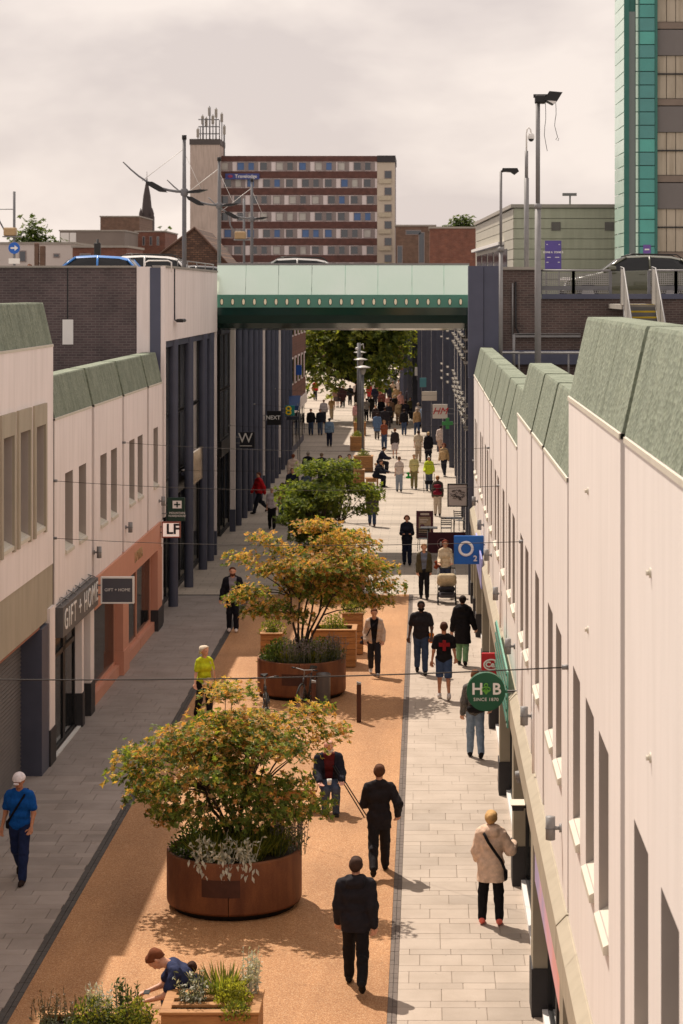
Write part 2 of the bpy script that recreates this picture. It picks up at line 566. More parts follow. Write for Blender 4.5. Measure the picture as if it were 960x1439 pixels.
M_PANE = glass('dark_pane', (0.018, 0.020, 0.024))
M_ARCPANE = plain('mirror_pane', (0.42, 0.43, 0.42), 0.07, 0.5, 0.5, metal=0.75)
M_SHOPPANE = glass('shop_pane', (0.02, 0.022, 0.024), 0.03, clear=0.45)
M_SIGNWHITE = plain('sign_white', (0.82, 0.80, 0.77), 0.5, 0.03)
M_INTERIOR = plain('shop_interior', (0.20, 0.17, 0.14), 0.9, 0.3, 1.5)
M_TIMBER_K = None

DISPLAY = [(0.62,0.55,0.45), (0.50,0.10,0.08), (0.66,0.60,0.52), (0.12,0.24,0.42), (0.58,0.40,0.16), (0.42,0.38,0.36)]
# ================================================================== ground and paving
M_GROUND = slabmat('ground_stone', (0.40, 0.345, 0.285))
gb = MB(); gb.box(-700, 700, -40, 2600, -0.5, 0.0)
structure(gb.build('ground', plain('ground_tarmac', (0.16, 0.145, 0.13), 0.9, 0.2, 0.4)))

def resin():
    t = NT('resin_gravel')
    v = t.pos()
    vo = t.node('ShaderNodeTexVoronoi'); vo.inputs['Scale'].default_value = 85.0
    t.link(v, vo.inputs['Vector'])
    sp = t.node('ShaderNodeSeparateColor'); t.link(vo.outputs['Color'], sp.inputs['Color'])
    c = t.ramp(sp.outputs['Red'], [(0.0, (0.30,0.138,0.056)), (0.45, (0.45,0.222,0.092)), (0.8, (0.52,0.28,0.125)), (1.0, (0.66,0.44,0.25))])
    f = t.noise(v, 0.5, 6.0, 0.6)
    c = t.mixc(c, t.ramp(f, [(0.3, (0.84,0.82,0.80)), (0.7, (1.06,1.05,1.04))]), 1.0, 'MULTIPLY')
    s2 = t.noise(v, 5.0, 3.0)
    c = t.mixc(c, t.ramp(s2, [(0.69, (1,1,1)), (0.78, (0.78,0.74,0.70))]), 1.0, 'MULTIPLY')
    c = spots(t, c, 2.6, 0.018, 0.35, 0.55)
    c = t.mixc(c, t.ramp(t.noise(t.scale(v, (1.0, 0.12, 1.0)), 1.3, 4.0), [(0.35, (0.86,0.84,0.82)), (0.6, (1.03,1.03,1.03))]), 1.0, 'MULTIPLY')
    t.link(c, t.b.inputs['Base Color'])
    t.b.inputs['Roughness'].default_value = 0.8
    t.bump(vo.outputs['Distance'], 0.5, 0.006)
    return t.m
X_L, X_R = -7.6, 1.55                       # shopfront lines
X_KERB, X_DR0, X_DR1 = -5.47, -0.50, -0.37
Y_RESIN = 67.6
rb = MB(); rb.box(X_KERB, X_DR0, 12, Y_RESIN, -0.2, 0.018)
structure(rb.build('resin_path', resin()))

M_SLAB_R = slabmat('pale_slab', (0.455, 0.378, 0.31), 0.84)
M_SLAB_L = slabmat('shaded_slab', (0.36, 0.305, 0.275), 0.78)  # same stone as the pale slab, darkened for the shade between the buildings
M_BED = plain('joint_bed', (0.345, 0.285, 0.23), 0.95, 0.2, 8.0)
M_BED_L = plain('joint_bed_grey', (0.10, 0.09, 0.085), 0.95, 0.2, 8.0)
SLAB_MESH = {}
def slab_mesh(L, W, mat):
    k = (L, W, mat.name)
    if k not in SLAB_MESH:
        g = 0.0035
        m = MB(); m.bbox(g, L-g, g, W-g, -0.03, 0.022, 0.004)
        SLAB_MESH[k] = m.mesh('slab', mat)
    return SLAB_MESH[k]
def pave(name, x0, x1, y_from, y_piece, y_to, mat, bed, seed):
    """courses of slabs across the pavement; single pieces near by, one joined part further off"""
    rnd = random.Random(seed)
    b = MB(); b.box(x0, x1, 12, y_to, -0.2, 0.008)
    root = structure(b.build(name, bed))
    y, k = y_from, 0
    rest = MB()
    while y < y_to - 0.5:
        W = 0.50 if k % 2 == 0 else 0.26
        x = x0 - rnd.choice((0.0, 0.15, 0.30, 0.45))
        while x < x1 - 0.02:
            L = rnd.choice((0.45, 0.60, 0.60, 0.75, 0.90))
            a, c = max(x, x0), min(x + L, x1)
            if c - a > 0.06:
                z = rnd.uniform(-0.0012, 0.0012)
                if y < y_piece:
                    Lq = round(c - a, 2)
                    link('slab', slab_mesh(Lq, W, mat), root, (a, y, z))
                else:
                    rest.box(a+0.0035, c-0.0035, y+0.0035, y+W-0.0035, 0.0, 0.022+z)
            x += L
        y += W; k += 1
    r_ = rest.build('far_slabs', mat, root); r_['kind'] = 'stuff'
    return root
pave('right_pavement', X_DR1, X_R+0.25, 27.3, 39.5, 67.6, M_SLAB_R, M_BED, 4)
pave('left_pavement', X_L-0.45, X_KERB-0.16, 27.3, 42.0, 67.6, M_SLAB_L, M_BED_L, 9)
# drain channels: rows of small dark setts either side of the resin
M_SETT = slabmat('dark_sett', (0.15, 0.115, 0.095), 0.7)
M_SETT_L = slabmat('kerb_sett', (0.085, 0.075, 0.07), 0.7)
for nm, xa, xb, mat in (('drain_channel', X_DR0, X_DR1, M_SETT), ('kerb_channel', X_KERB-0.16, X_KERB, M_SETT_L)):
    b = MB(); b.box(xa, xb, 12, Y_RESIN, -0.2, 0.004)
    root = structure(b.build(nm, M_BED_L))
    s_ = MB(); y = 27.0; rnd = random.Random(3)
    while y < Y_RESIN - 0.2:
        n = 2
        for i in range(n):
            w = (xb-xa)/n
            s_.box(xa+i*w+0.004, xa+(i+1)*w-0.004, y+0.004, y+0.196, 0.0, 0.018+rnd.uniform(-0.002, 0.002))
        y += 0.2
    q = s_.build('setts', mat, root); q['kind'] = 'stuff'

def streetmat():
    t = NT('street_slabs')
    sp = t.node('ShaderNodeSeparateXYZ'); t.link(t.pos(), sp.inputs['Vector'])
    cb = t.node('ShaderNodeCombineXYZ')
    t.link(sp.outputs['X'], cb.inputs['X']); t.link(sp.outputs['Y'], cb.inputs['Y'])
    b = t.node('ShaderNodeTexBrick')
    for k, v in (('Scale', 1.0), ('Brick Width', 0.7), ('Row Height', 0.42), ('Mortar Size', 0.008)): b.inputs[k].default_value = v
    b.inputs['Color1'].default_value = (0.50,0.425,0.35,1); b.inputs['Color2'].default_value = (0.46,0.39,0.32,1)
    b.inputs['Mortar'].default_value = (0.25,0.215,0.18,1)
    t.link(cb.outputs['Vector'], b.inputs['Vector'])
    f = t.noise(t.scale(t.pos(), (0.35, 1.0, 1.0)), 0.55, 5.0)
    c = t.mixc(b.outputs['Color'], t.ramp(f, [(0.35, (0.80,0.79,0.78)), (0.6, (1.04,1.04,1.03))]), 1.0, 'MULTIPLY')
    w = t.node('ShaderNodeMath'); w.operation = 'PINGPONG'; w.inputs[1].default_value = 5.5
    t.link(sp.outputs['Y'], w.inputs[0])
    c = t.mixc(c, t.ramp(w.outputs['Value'], [(0.0, (0.70,0.68,0.66)), (0.45, (0.70,0.68,0.66)), (0.5, (1,1,1))]), 0.7, 'MULTIPLY')
    t.link(c, t.b.inputs['Base Color']); t.b.inputs['Roughness'].default_value = 0.75
    return t.m
sb = MB(); sb.box(-16, 14, Y_RESIN+0.006, 300, -0.2, 0.016)
structure(sb.build('street_paving', streetmat()))

# ================================================================== stepped shop blocks
def glazed(root, fmap, a, b, c, d, depth, frame=0.06, mats=(None, None), name='window', mull=()):
    """one window: frame part with the pane as its sub-part"""
    fr = MB()
    t = depth
    for (u0, u1, v0, v1) in ((a, a+frame, c, d), (b-frame, b, c, d), (a+frame, b-frame, c, c+frame), (a+frame, b-frame, d-frame, d)):
        p = fmap(u0, v0, t-0.03); q = fmap(u1, v1, t+0.04)
        fr.box(p[0], q[0], p[1], q[1], p[2], q[2])
    for mu in mull:
        p = fmap(mu-frame/2, c+frame, t-0.03); q = fmap(mu+frame/2, d-frame, t+0.04)
        fr.box(p[0], q[0], p[1], q[1], p[2], q[2])
    w = fr.build(name, mats[0] or M_BLACK, root)
    pn = MB()
    p = fmap(a+frame*0.5, c+frame*0.5, t); q = fmap(b-frame*0.5, d-frame*0.5, t+0.012)
    pn.box(p[0], q[0], p[1], q[1], p[2], q[2])
    pn.build('pane', mats[1] or M_PANE, w)
    return w

def upper_block(root, sg, X0, joints, zb, zt, zm, wins, wz, mwall, surround=False, cap=0.37, splits=()):
    fm = lambda u, v, d: (X0 + sg*d, u, v)
    y0, y1 = joints[0], joints[-1]
    core = MB()
    core.box(X0+sg*0.30, X0+sg*11.0, y0+0.02, y1-0.02, zb-0.05, zt-0.12)
    core.build('core', M_ROOF, root)
    for i in range(len(joints)-1):
        a, b = joints[i]+(0.19 if i else 0.07), joints[i+1]-(0.19 if i < len(joints)-2 else 0.07)
        hs = [(w-0.5, w+0.5, wz[0], wz[1]) for w in wins if a < w-0.5 and w+0.5 < b]
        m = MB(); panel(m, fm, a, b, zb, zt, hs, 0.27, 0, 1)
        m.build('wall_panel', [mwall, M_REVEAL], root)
        for h in hs:
            w = glazed(root, fm, h[0], h[1], h[2], h[3], 0.23)
            s_ = MB()                                        # sloping projecting sill
            xo, xi = X0 - sg*0.045, X0 + sg*0.20
            s_.prism([(xo, h[2]-0.10), (xi, h[2]-0.10), (xi, h[2]+0.10), (xo, h[2]-0.03)], h[0]+0.005, h[1]-0.005, 'y')
            s_.build('sill', M_SILL, w)
            if surround:
                f = MB()
                for (u0, u1, v0, v1) in ((h[0]-0.16, h[0]-0.004, h[2]-0.15, h[3]+0.42), (h[1]+0.004, h[1]+0.16, h[2]-0.15, h[3]+0.42), (h[0]-0.004, h[1]+0.004, h[3]+0.004, h[3]+0.42)):
                    f.box(X0-sg*0.05, X0+sg*0.02, u0, u1, v0, v1)
                f.build('surround', M_BEIGE, w)
        # mansard panel: battered front, flat coping, straight back
        g = MB()
        xs = sorted([a-(0.06 if i else -0.05), b+(0.06 if i < len(joints)-2 else -0.05)] + [s for s in splits if a < s < b])
        for k in range(len(xs)-1):
            u0, u1 = xs[k] + (0.012 if k else 0), xs[k+1] - (0.012 if k < len(xs)-2 else 0)
            g.prism([(X0+sg*0.005, zt+0.003), (X0+sg*0.19, zm-0.03), (X0+sg*0.205, zm), (X0+sg*(0.19+cap), zm), (X0+sg*(0.19+cap), zt-0.1), (X0+sg*0.29, zt-0.1), (X0+sg*0.29, zt+0.003)], u0, u1, 'y')
        g.build('mansard_panel', M_GREEN, root)
        c = MB()
        c.box(X0-sg*0.012, X0+sg*0.10, a, b, zt-0.05, zt-0.004)
        c.build('drip_edge', M_SILL, root)
    for j in joints[1:-1]:
        m = MB()
        m.box(X0+sg*0.06, X0+sg*0.26, j-0.22, j+0.22, zb, zt-0.07)
        m.build('joint_strip', M_JOINT, root)
        m = MB()
        m.prism([(X0+sg*0.10, zt-0.06), (X0+sg*0.27, zm-0.12), (X0+sg*0.45, zm-0.12), (X0+sg*0.45, zt-0.06)], j-0.22, j+0.22, 'y')
        m.build('mansard_gap', M_GREENGAP, root)
    for e, s_ in ((y0, 1), (y1, -1)):
        m = MB()
        m.box(X0+sg*0.02, X0+sg*0.28, e+s_*0.005, e+s_*0.065, zb, zt-0.06)
        m.build('end_strip', M_JOINT, root)

# ---- left side
b0 = thing('shop_building', 'white rendered shop with green mansard before the shuttered unit on the shaded side', 'building', (X_L, 14, 0))
upper_block(b0, -1, X_L, [14, 20, 26, 31, 35.9], 3.0, 8.05, 8.9, [16, 18, 22, 24, 28, 30, 33.5], (4.1, 5.7), M_WHITE)
m = MB(); m.box(X_L-0.3, X_L-10, 14, 35.9, 0, 2.95); m.build('ground_floor', M_BEIGE, b0)

b1 = thing('shop_building', 'tall white rendered shop with beige window surrounds above a grey roller shutter', 'building', (X_L, 36, 0))
upper_block(b1, -1, X_L, [36.0, 43.72], 4.05, 8.53, 9.38, [37.15, 38.8, 40.4, 42.05], (4.95, 6.96), M_WHITE, surround=True, splits=(37.9, 39.8, 41.8))
m = MB(); m.box(X_L-0.02, X_L-0.30, 36.02, 43.70, 2.97, 4.046); m.build('fascia', M_BEIGE, b1)
m = MB(); m.box(X_L-0.015, X_L-0.10, 36.1, 42.2, 2.93, 2.966); m.build('fascia_trim', plain('rust_trim', (0.30,0.12,0.07), 0.7), b1)
m = MB()
z = 0.03
while z < 2.9:
    m.prism([(X_L-0.40, z), (X_L-0.375, z+0.03), (X_L-0.40, z+0.075)], 36.4, 42.2, 'y'); z += 0.08
m.box(X_L-0.42, X_L-0.405, 36.4, 42.2, 0.0, 2.95)
m.build('roller_shutter', plain('shutter_grey', (0.14,0.125,0.12), 0.6, 0.15), b1)
m = MB(); m.box(X_L+0.03, X_L-0.42, 42.2, 43.0, 0, 2.92); m.build('navy_jamb', M_NAVY, b1)
m = MB(); m.box(X_L-0.03, X_L-0.40, 36.02, 36.4, 0, 2.96); m.build('jamb', M_BEIGE2, b1)
m = MB(); m.box(X_L+0.04, X_L-0.3, 43.06, 43.66, 0.75, 3.2); m.build('pilaster', M_WHITE, b1)
m = MB(); m.box(X_L+0.06, X_L-0.3, 43.04, 43.68, 0, 0.748); m.build('plinth', M_CHAR, b1)
m = MB(); m.box(X_L-0.45, X_L-10, 36.05, 43.68, 0, 4.0); m.build('back_wall', M_INTERIOR, b1)

b2 = thing('shop_building', 'white rendered shop row with salmon shopfront and green mansard panels', 'building', (X_L, 44, 0))
upper_block(b2, -1, X_L, [43.78, 48.9, 53.8, 58.6, 61.9], 3.02, 7.0, 7.85, [45.6, 47.4, 50.5, 52.2, 55.4, 57.0, 60.3], (4.15, 5.76), M_WHITE)
m = MB(); m.box(X_L-0.9, X_L-10, 43.8, 61.9, 0, 3.0); m.build('back_wall', M_INTERIOR, b2)
# gift shop front
m = MB(); m.box(X_L+0.16, X_L-0.25, 43.9, 48.62, 2.48, 3.10)
sgn = m.build('fascia_sign', plain('grey_sign', (0.12,0.115,0.115), 0.5, 0.08), b2)
lettering('lettering', 'GIFT + HOME', 0.62, M_SIGNWHITE, sgn, (X_L+0.168, 46.3, 2.79), FACE_EAST, spacing=1.25)
m = MB()
for k in range(5): m.tube([(X_L+0.10-0.03*k, 44.1+0.9*k, 3.11), (X_L-0.02, 44.5+0.9*k, 3.24+0.03*(k % 2)), (X_L+0.10, 44.95+0.9*k, 3.12)], 0.012, 5)
m.tube([(X_L+0.02, 44.0, 3.15), (X_L+0.02, 48.5, 3.15)], 0.014, 5)
m.build('sign_cable', M_STEEL, sgn)
for y0_, y1_ in ((47.0, 47.28), (48.2, 48.75)):
    m = MB(); m.box(X_L+0.05, X_L-0.22, y0_, y1_, 0.76, 2.476); m.build('pilaster', M_WHITE, b2)
    m = MB(); m.box(X_L+0.07, X_L-0.24, y0_-0.02, y1_+0.02, 0, 0.757); m.build('plinth', M_CHAR, b2)
fmL = lambda u, v, d: (X_L - d, u, v)
for (a, b, c, d, mu) in ((43.85, 45.5, 0.02, 2.46, ()), (45.55, 46.95, 0.02, 2.46, ()), (47.3, 48.18, 0.02, 2.46, ())):
    glazed(b2, fmL, a, b, c, d, 0.12, 0.09, (M_BLACK, M_SHOPPANE), 'shop_window', mu)
m = MB(); m.box(X_L-0.09, X_L-0.15, 43.9, 46.9, 1.95, 2.05); m.build('transom', M_BLACK, b2)
m = MB(); m.box(X_L+0.03, X_L-0.05, 43.9, 47.0, 0.0, 0.05); m.build('threshold', M_SIGNWHITE, b2)
# things on the shelves behind the glass
rnd = random.Random(5)
for k in range(4):
    m = MB(); m.box(X_L-0.55, X_L-0.85, 44.0, 46.8, 0.35+0.5*k, 0.38+0.5*k); m.build('shelf', M_SILL, b2)
    for q in range(7):
        y_ = 44.15+q*0.37; h = rnd.uniform(0.15, 0.38)
        c = rnd.choice([(0.45,0.06,0.20), (0.55,0.42,0.25), (0.60,0.52,0.30), (0.25,0.05,0.22), (0.5,0.45,0.4)])
        mm = MB(); mm.bbox(X_L-0.58, X_L-0.78, y_, y_+0.24, 0.383+0.5*k, 0.383+0.5*k+h, 0.02)
        mm.build('goods', plain('goods_%d' % int(c[0]*100), c, 0.6), b2)
# salmon shop front
m = MB(); m.box(X_L+0.05, X_L-0.30, 48.92, 61.2, 2.30, 3.015)
fas = m.build('fascia', M_SALMON, b2)
lettering('lettering', 'LOVISA', 0.40, plain('gold_letters', (0.55,0.42,0.20), 0.35, metal=0.6), fas, (X_L+0.058, 56.3, 2.66), FACE_EAST, spacing=1.2)
for y0_, y1_ in ((53.3, 54.3), (60.2, 61.2)):
    m = MB(); m.box(X_L+0.07, X_L-0.30, y0_, y1_, 0.62, 2.297); m.build('pilaster', M_SALMON, b2)
    m = MB(); m.box(X_L+0.09, X_L-0.32, y0_-0.02, y1_+0.02, 0, 0.617); m.build('plinth', M_SALMON if y0_ < 55 else M_CHAR, b2)
for a, b in ((48.95, 53.27), (54.33, 57.2), (57.25, 60.17)):
    glazed(b2, fmL, a, b, 0.30, 2.29, 0.16, 0.07, (M_SALMON, M_SHOPPANE), 'shop_window')
    m = MB(); m.box(X_L-0.02, X_L-0.26, a, b, 0.0, 0.297); m.build('stallriser', M_SALMON, b2)
m = MB(); m.box(X_L+0.02, X_L-0.3, 61.25, 61.85, 0.7, 3.0); m.build('pilaster', M_WHITE, b2)
m = MB(); m.box(X_L+0.04, X_L-0.3, 61.25, 61.85, 0, 0.697); m.build('plinth', M_CHAR, b2)

# ---- left car-park building with the navy colonnade, either side of the bridge
Y_L3 = 62.0
Z_PAR, Z_DECK = 10.3, 9.2
b3 = thing('car_park_building', 'dark brick car park building with white panels and navy columns by the shaded pavement', 'building', (X_L, Y_L3, 0))
xw = PX(192, Y_L3)
m = MB(); m.box(-70, xw, Y_L3, Y_L3+0.3, 0, Z_PAR); m.build('end_wall', M_BRICK, b3)
m = MB(); m.box(-70, xw-0.02, Y_L3-0.06, Y_L3+0.35, Z_PAR+0.002, Z_PAR+0.06); m.build('coping', M_CONC, b3)
m = MB(); m.box(PX(88, Y_L3), PX(103, Y_L3), Y_L3-0.02, Y_L3+0.02, PZ(484, Y_L3), PZ(449, Y_L3)); m.build('vent_panel', M_SIGNWHITE, b3)
m = MB(); m.box(PX(95, Y_L3)-0.02, PX(95, Y_L3)+0.02, Y_L3-0.004, Y_L3+0.02, PZ(449, Y_L3)+0.01, Z_PAR-0.02); m.build('movement_joint', M_BLACK, b3)
m = MB(); m.box(xw+0.01, PX(211, Y_L3), Y_L3-0.05, Y_L3+0.3, 0, Z_PAR+0.03); m.build('corner_panel', M_WHITE, b3)
m = MB(); m.box(PX(211, Y_L3)+0.006, PX(226, Y_L3), Y_L3-0.08, Y_L3+0.3, 0, Z_PAR); m.build('navy_pier', M_NAVY2, b3)
m = MB(); m.box(PX(226, Y_L3)+0.004, X_L+0.05, Y_L3-0.06, Y_L3+0.25, 3.05, Z_PAR+0.04); m.build('white_edge', M_WHITE, b3)
for k in range(3):                                            # the white street-side parapet in three panels
    a, b = Y_L3+0.27+k*5.2, Y_L3+0.27+(k+1)*5.2-0.02
    m = MB(); m.box(X_L+0.03, X_L-0.30, a, b, 8.15, Z_PAR); m.build('white_panel', M_WHITE, b3)
m = MB(); m.box(X_L+0.06, X_L-0.34, Y_L3+0.2, 77.9, Z_PAR+0.003, Z_PAR+0.07); m.build('coping', M_CONC, b3)
m = MB(); m.box(X_L-0.05, X_L-4, Y_L3+0.35, 77.9, 7.95, 8.14); m.build('soffit', M_NAVY, b3)
m = MB(); m.box(-70, X_L-0.35, Y_L3+0.4, 130, Z_DECK-0.3, Z_DECK); m.build('deck', M_CONC, b3)
m = MB(); m.box(X_L-4, X_L-30, Y_L3+0.4, 130, 0, Z_DECK-0.32); m.build('inner_wall', M_INTERIOR, b3)
def colonnade(root, y0, y1, cols, whites, xg=-0.45, ztop=7.95, x0=X_L):
    fm = lambda u, v, d: (x0 - d, u, v)
    for y in cols:
        c = MB(); c.lathe([(0.15, 0), (0.15, ztop+0.2)], 16, (x0-0.06, y, 0)); c.build('column', M_NAVY, root)
    for y in whites:
        c = MB(); c.box(x0+0.02, x0-0.18, y-0.10, y+0.10, 0.9, ztop+0.2); c.build('white_pilaster', M_WHITE, root)
        c = MB(); c.box(x0+0.03, x0-0.2, y-0.12, y+0.12, 0, 0.897); c.build('plinth', M_NAVY, root)
    n = max(1, int(round((y1-y0)/2.0)))
    for k in range(n):
        a, b = y0+(y1-y0)*k/n, y0+(y1-y0)*(k+1)/n
        for c, d in ((0.12, 3.1), (3.75, 5.7), (5.75, ztop-0.02)):
            glazed(root, fm, a+0.02, b-0.02, c, d, -xg, 0.045, (M_BLACK, M_ARCPANE if c > 3 else M_SHOPPANE), 'glazing')
        if k % 2 == 0:
            cc = DISPLAY[(k*5+int(y0)) % len(DISPLAY)]
            f = MB(); f.box(x0+xg-0.25, x0+xg-0.30, a+0.3, b-0.3, 0.5, 2.3); f.build('window_display', plain('display_%d' % int(cc[0]*100), cc, 0.6, 0.5, 3.0), root)
    f = MB(); f.box(x0+xg+0.1, x0+xg-0.1, y0, y1, 3.12, 3.73); f.build('shop_fascia', M_BLACK, root)
    f = MB(); f.box(x0+xg+0.06, x0+xg-0.1, y0, y1, 0.0, 0.11); f.build('glazing_plinth', M_CHAR, root)
colonnade(b3, 62.4, 77.6, (65.0, 69.3, 73.7, 76.1), (77.75,))
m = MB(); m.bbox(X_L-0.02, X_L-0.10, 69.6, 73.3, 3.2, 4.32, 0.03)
gs = m.build('reflection_panel', plain('gold_reflection', (0.52,0.36,0.17), 0.16, 0.5, 2.2, metal=0.9), b3)  # gold metal panel put in for a warm reflection in the shop glass
m = MB(); m.box(X_L-0.1, X_L-0.45, 69.7, 69.8, 3.6, 3.7); m.box(X_L-0.1, X_L-0.45, 73.1, 73.2, 3.6, 3.7); m.build('panel_bracket', M_NAVY, gs)
m = MB()                                                      # conduit and flood lamp on the white panel
xq = X_L+0.055
m.tube([(xq, 64.4, Z_PAR), (xq, 64.4, 8.75)], 0.02, 6); m.tube([(xq, 64.4, 8.75), (xq+0.1, 64.4, 8.72)], 0.02, 6)
fl = m.build('conduit', M_BLACK, b3)
m = MB()
for k in range(2): m.bbox(xq+0.05, xq+0.28, 64.25+0.45*k, 64.6+0.45*k, 8.68, 8.78, 0.03)
m.build('flood_lamp', M_BLACK, fl)

b4 = thing('arcade_building', 'navy columned shop arcade with white pilasters beyond the bridge on the shaded side', 'building', (X_L, 84, 0))
colonnade(b4, 83.6, 121.5, (87.6, 90.5, 93.4, 96.3, 99.0, 104.0, 107.0, 109.8, 115.0, 118.0, 121.0), (85.4, 101.2, 112.3))
m = MB(); m.box(X_L-0.02, X_L-0.35, 83.55, 121.6, 8.2, Z_PAR); m.build('parapet', M_NAVY2, b4)
m = MB(); m.box(X_L-0.36, X_L-4, 83.55, 121.6, 7.95, 8.14); m.build('soffit', M_NAVY, b4)

# ================================================================== the footbridge
Y_B0, Y_B1 = 78.0, 83.5
br = thing('footbridge', 'mint green panelled footbridge spanning the street between the car parks', 'bridge', (-3.0, Y_B0, 8.0))
xa, xb_ = PX(304, Y_B0), PX(660, Y_B0)
def mintmat():
    t = NT('mint_panel')
    f = t.noise(t.pos(), 0.7, 3.0)
    t.link(t.ramp(f, [(0.3, (0.72,0.90,0.78)), (0.7, (0.78,0.93,0.83))]), t.b.inputs['Base Color'])
    t.b.inputs['Roughness'].default_value = 0.24
    t.b.inputs['Metallic'].default_value = 0.5
    t.b.inputs['Specular IOR Level'].default_value = 0.6
    return t.m
M_MINT = mintmat()
M_TEAL = plain('teal_band', (0.08, 0.27, 0.20), 0.3, 0.12, 1.0, spec=0.6)
M_BELLY = plain('dark_green_gloss', (0.012, 0.05, 0.042), 0.12, 0.15, 1.0, spec=0.7)
xs = [xa] + [PX(p, Y_B0) for p in (345, 391, 438, 485, 531, 579, 624)] + [xb_]
zt, zm_, zl = PZ(372, Y_B0), PZ(414, Y_B0), PZ(432, Y_B0)
for side in (0, 1):
    ys = (Y_B0, Y_B0+0.10) if side == 0 else (Y_B1-0.10, Y_B1)
    for i in range(len(xs)-1):
        m = MB()
        e = 0.34 if side == 0 else -0.34
        m.prism([(ys[0]+(e if side == 0 else 0), zt), (ys[0], zm_), (ys[1], zm_), (ys[1]+(0 if side == 0 else e)+ (e if side == 0 else 0), zt)], xs[i]+0.008, xs[i+1]-0.008, 'x')
        m.build('parapet_panel', M_MINT, br)
    e = 0.34 if side == 0 else -0.34
    m = MB(); m.box(xa, xb_, ys[0]+e-0.03, ys[1]+e+0.03, zt+0.002, zt+0.06); m.build('handrail', M_STEEL, br)
m = MB(); m.box(xa, xb_, Y_B0-0.05, Y_B1+0.05, zl, zm_-0.004); band = m.build('side_band', M_TEAL, br)
k = 0
M_OVAL = emit('oval_lamp', (0.80, 0.70, 0.48), 0.12)
for i in range(23):
    px = 312 + i*15.25
    if px > 655: break
    x = PX(px, Y_B0); zc = PZ(424, Y_B0)
    m = MB()
    pts = [(x+0.065*math.cos(a), zc+0.135*math.sin(a)) for a in [2*math.pi*q/14 for q in range(14)]]
    m.prism(pts, Y_B0-0.075, Y_B0-0.052, 'y')
    rim = m.build('oval_rim', M_BELLY, band)
    m = MB()
    m.prism([(x+(u-x)*0.72, zc+(w-zc)*0.8) for u, w in pts], Y_B0-0.085, Y_B0-0.076, 'y')
    m.build('oval_lamp', M_OVAL, br)
m = MB()
prof = [(Y_B0-0.02, zl-0.004), (Y_B0+0.06, zl-0.28), (Y_B0+0.35, zl-0.58), (Y_B0+0.9, zl-0.78), (Y_B0+1.6, zl-0.86), (Y_B1-1.6, zl-0.86), (Y_B1-0.9, zl-0.78), (Y_B1-0.3, zl-0.55), (Y_B1, zl-0.004)]
m.prism(prof, xa-0.3, xb_+0.1, 'x')
m.build('belly', M_BELLY, br)
m = MB(); m.box(xa, xb_, Y_B0+0.3, Y_B1-0.3, zm_-0.60, Z_DECK); m.build('walkway', M_CONC, br)

# ================================================================== right side
fmR = lambda u, v, d: (X_R + d, u, v)
r1 = thing('shop_building', 'tall white panelled shop with broad green mansard beside the tall end of the parade', 'building', (X_R, 17, 0))
upper_block(r1, 1, X_R, [7.0, 10.4, 16.72, 23.06], 2.86, 8.48, 9.33, [12.0, 13.5, 15.3, 18.5, 20.05, 21.8], (4.1, 5.7), M_WHITE_R, splits=(8.7, 13.0, 18.9, 21.0))
r2 = thing('shop_building', 'white panelled shop with three green mansard panels of middle height', 'building', (X_R, 29, 0))
upper_block(r2, 1, X_R, [23.12, 27.9, 31.0, 35.75], 2.86, 7.58, 8.41, [24.7, 26.35, 29.45, 32.4, 34.1], (4.1, 5.7), M_WHITE_R)
r3 = thing('shop_building', 'long white panelled shop row with many low green mansard panels', 'building', (X_R, 50, 0))
upper_block(r3, 1, X_R, [35.82, 40.5, 43.5, 48.4, 51.1, 56.0, 62.0, 67.3], 2.86, 7.0, 7.85, [37.2, 39.0, 42.0, 45.0, 46.8, 49.75, 52.6, 54.4, 57.6, 59.3, 63.6, 65.4], (4.1, 5.7), M_WHITE_R)
for rr, ya, yb in ((r1, 7.0, 23.06), (r2, 23.12, 35.75), (r3, 35.82, 67.3)):
    m = MB()
    m.prism([(X_R-0.13, 2.36), (X_R-0.13, 2.74), (X_R-0.02, 2.855), (X_R+0.2, 2.855), (X_R+0.2, 2.36)], ya, yb, 'y')
    m.build('fascia', M_BEIGE, rr)
    m = MB(); m.box(X_R+2.5, X_R+10.9, ya+0.1, yb-0.1, 0, 2.8); m.build('back_wall', M_INTERIOR, rr)
pil = [16.0, 22.1, 28.2, 34.4, 40.6, 46.8, 53.0, 59.2, 62.2, 65.6]
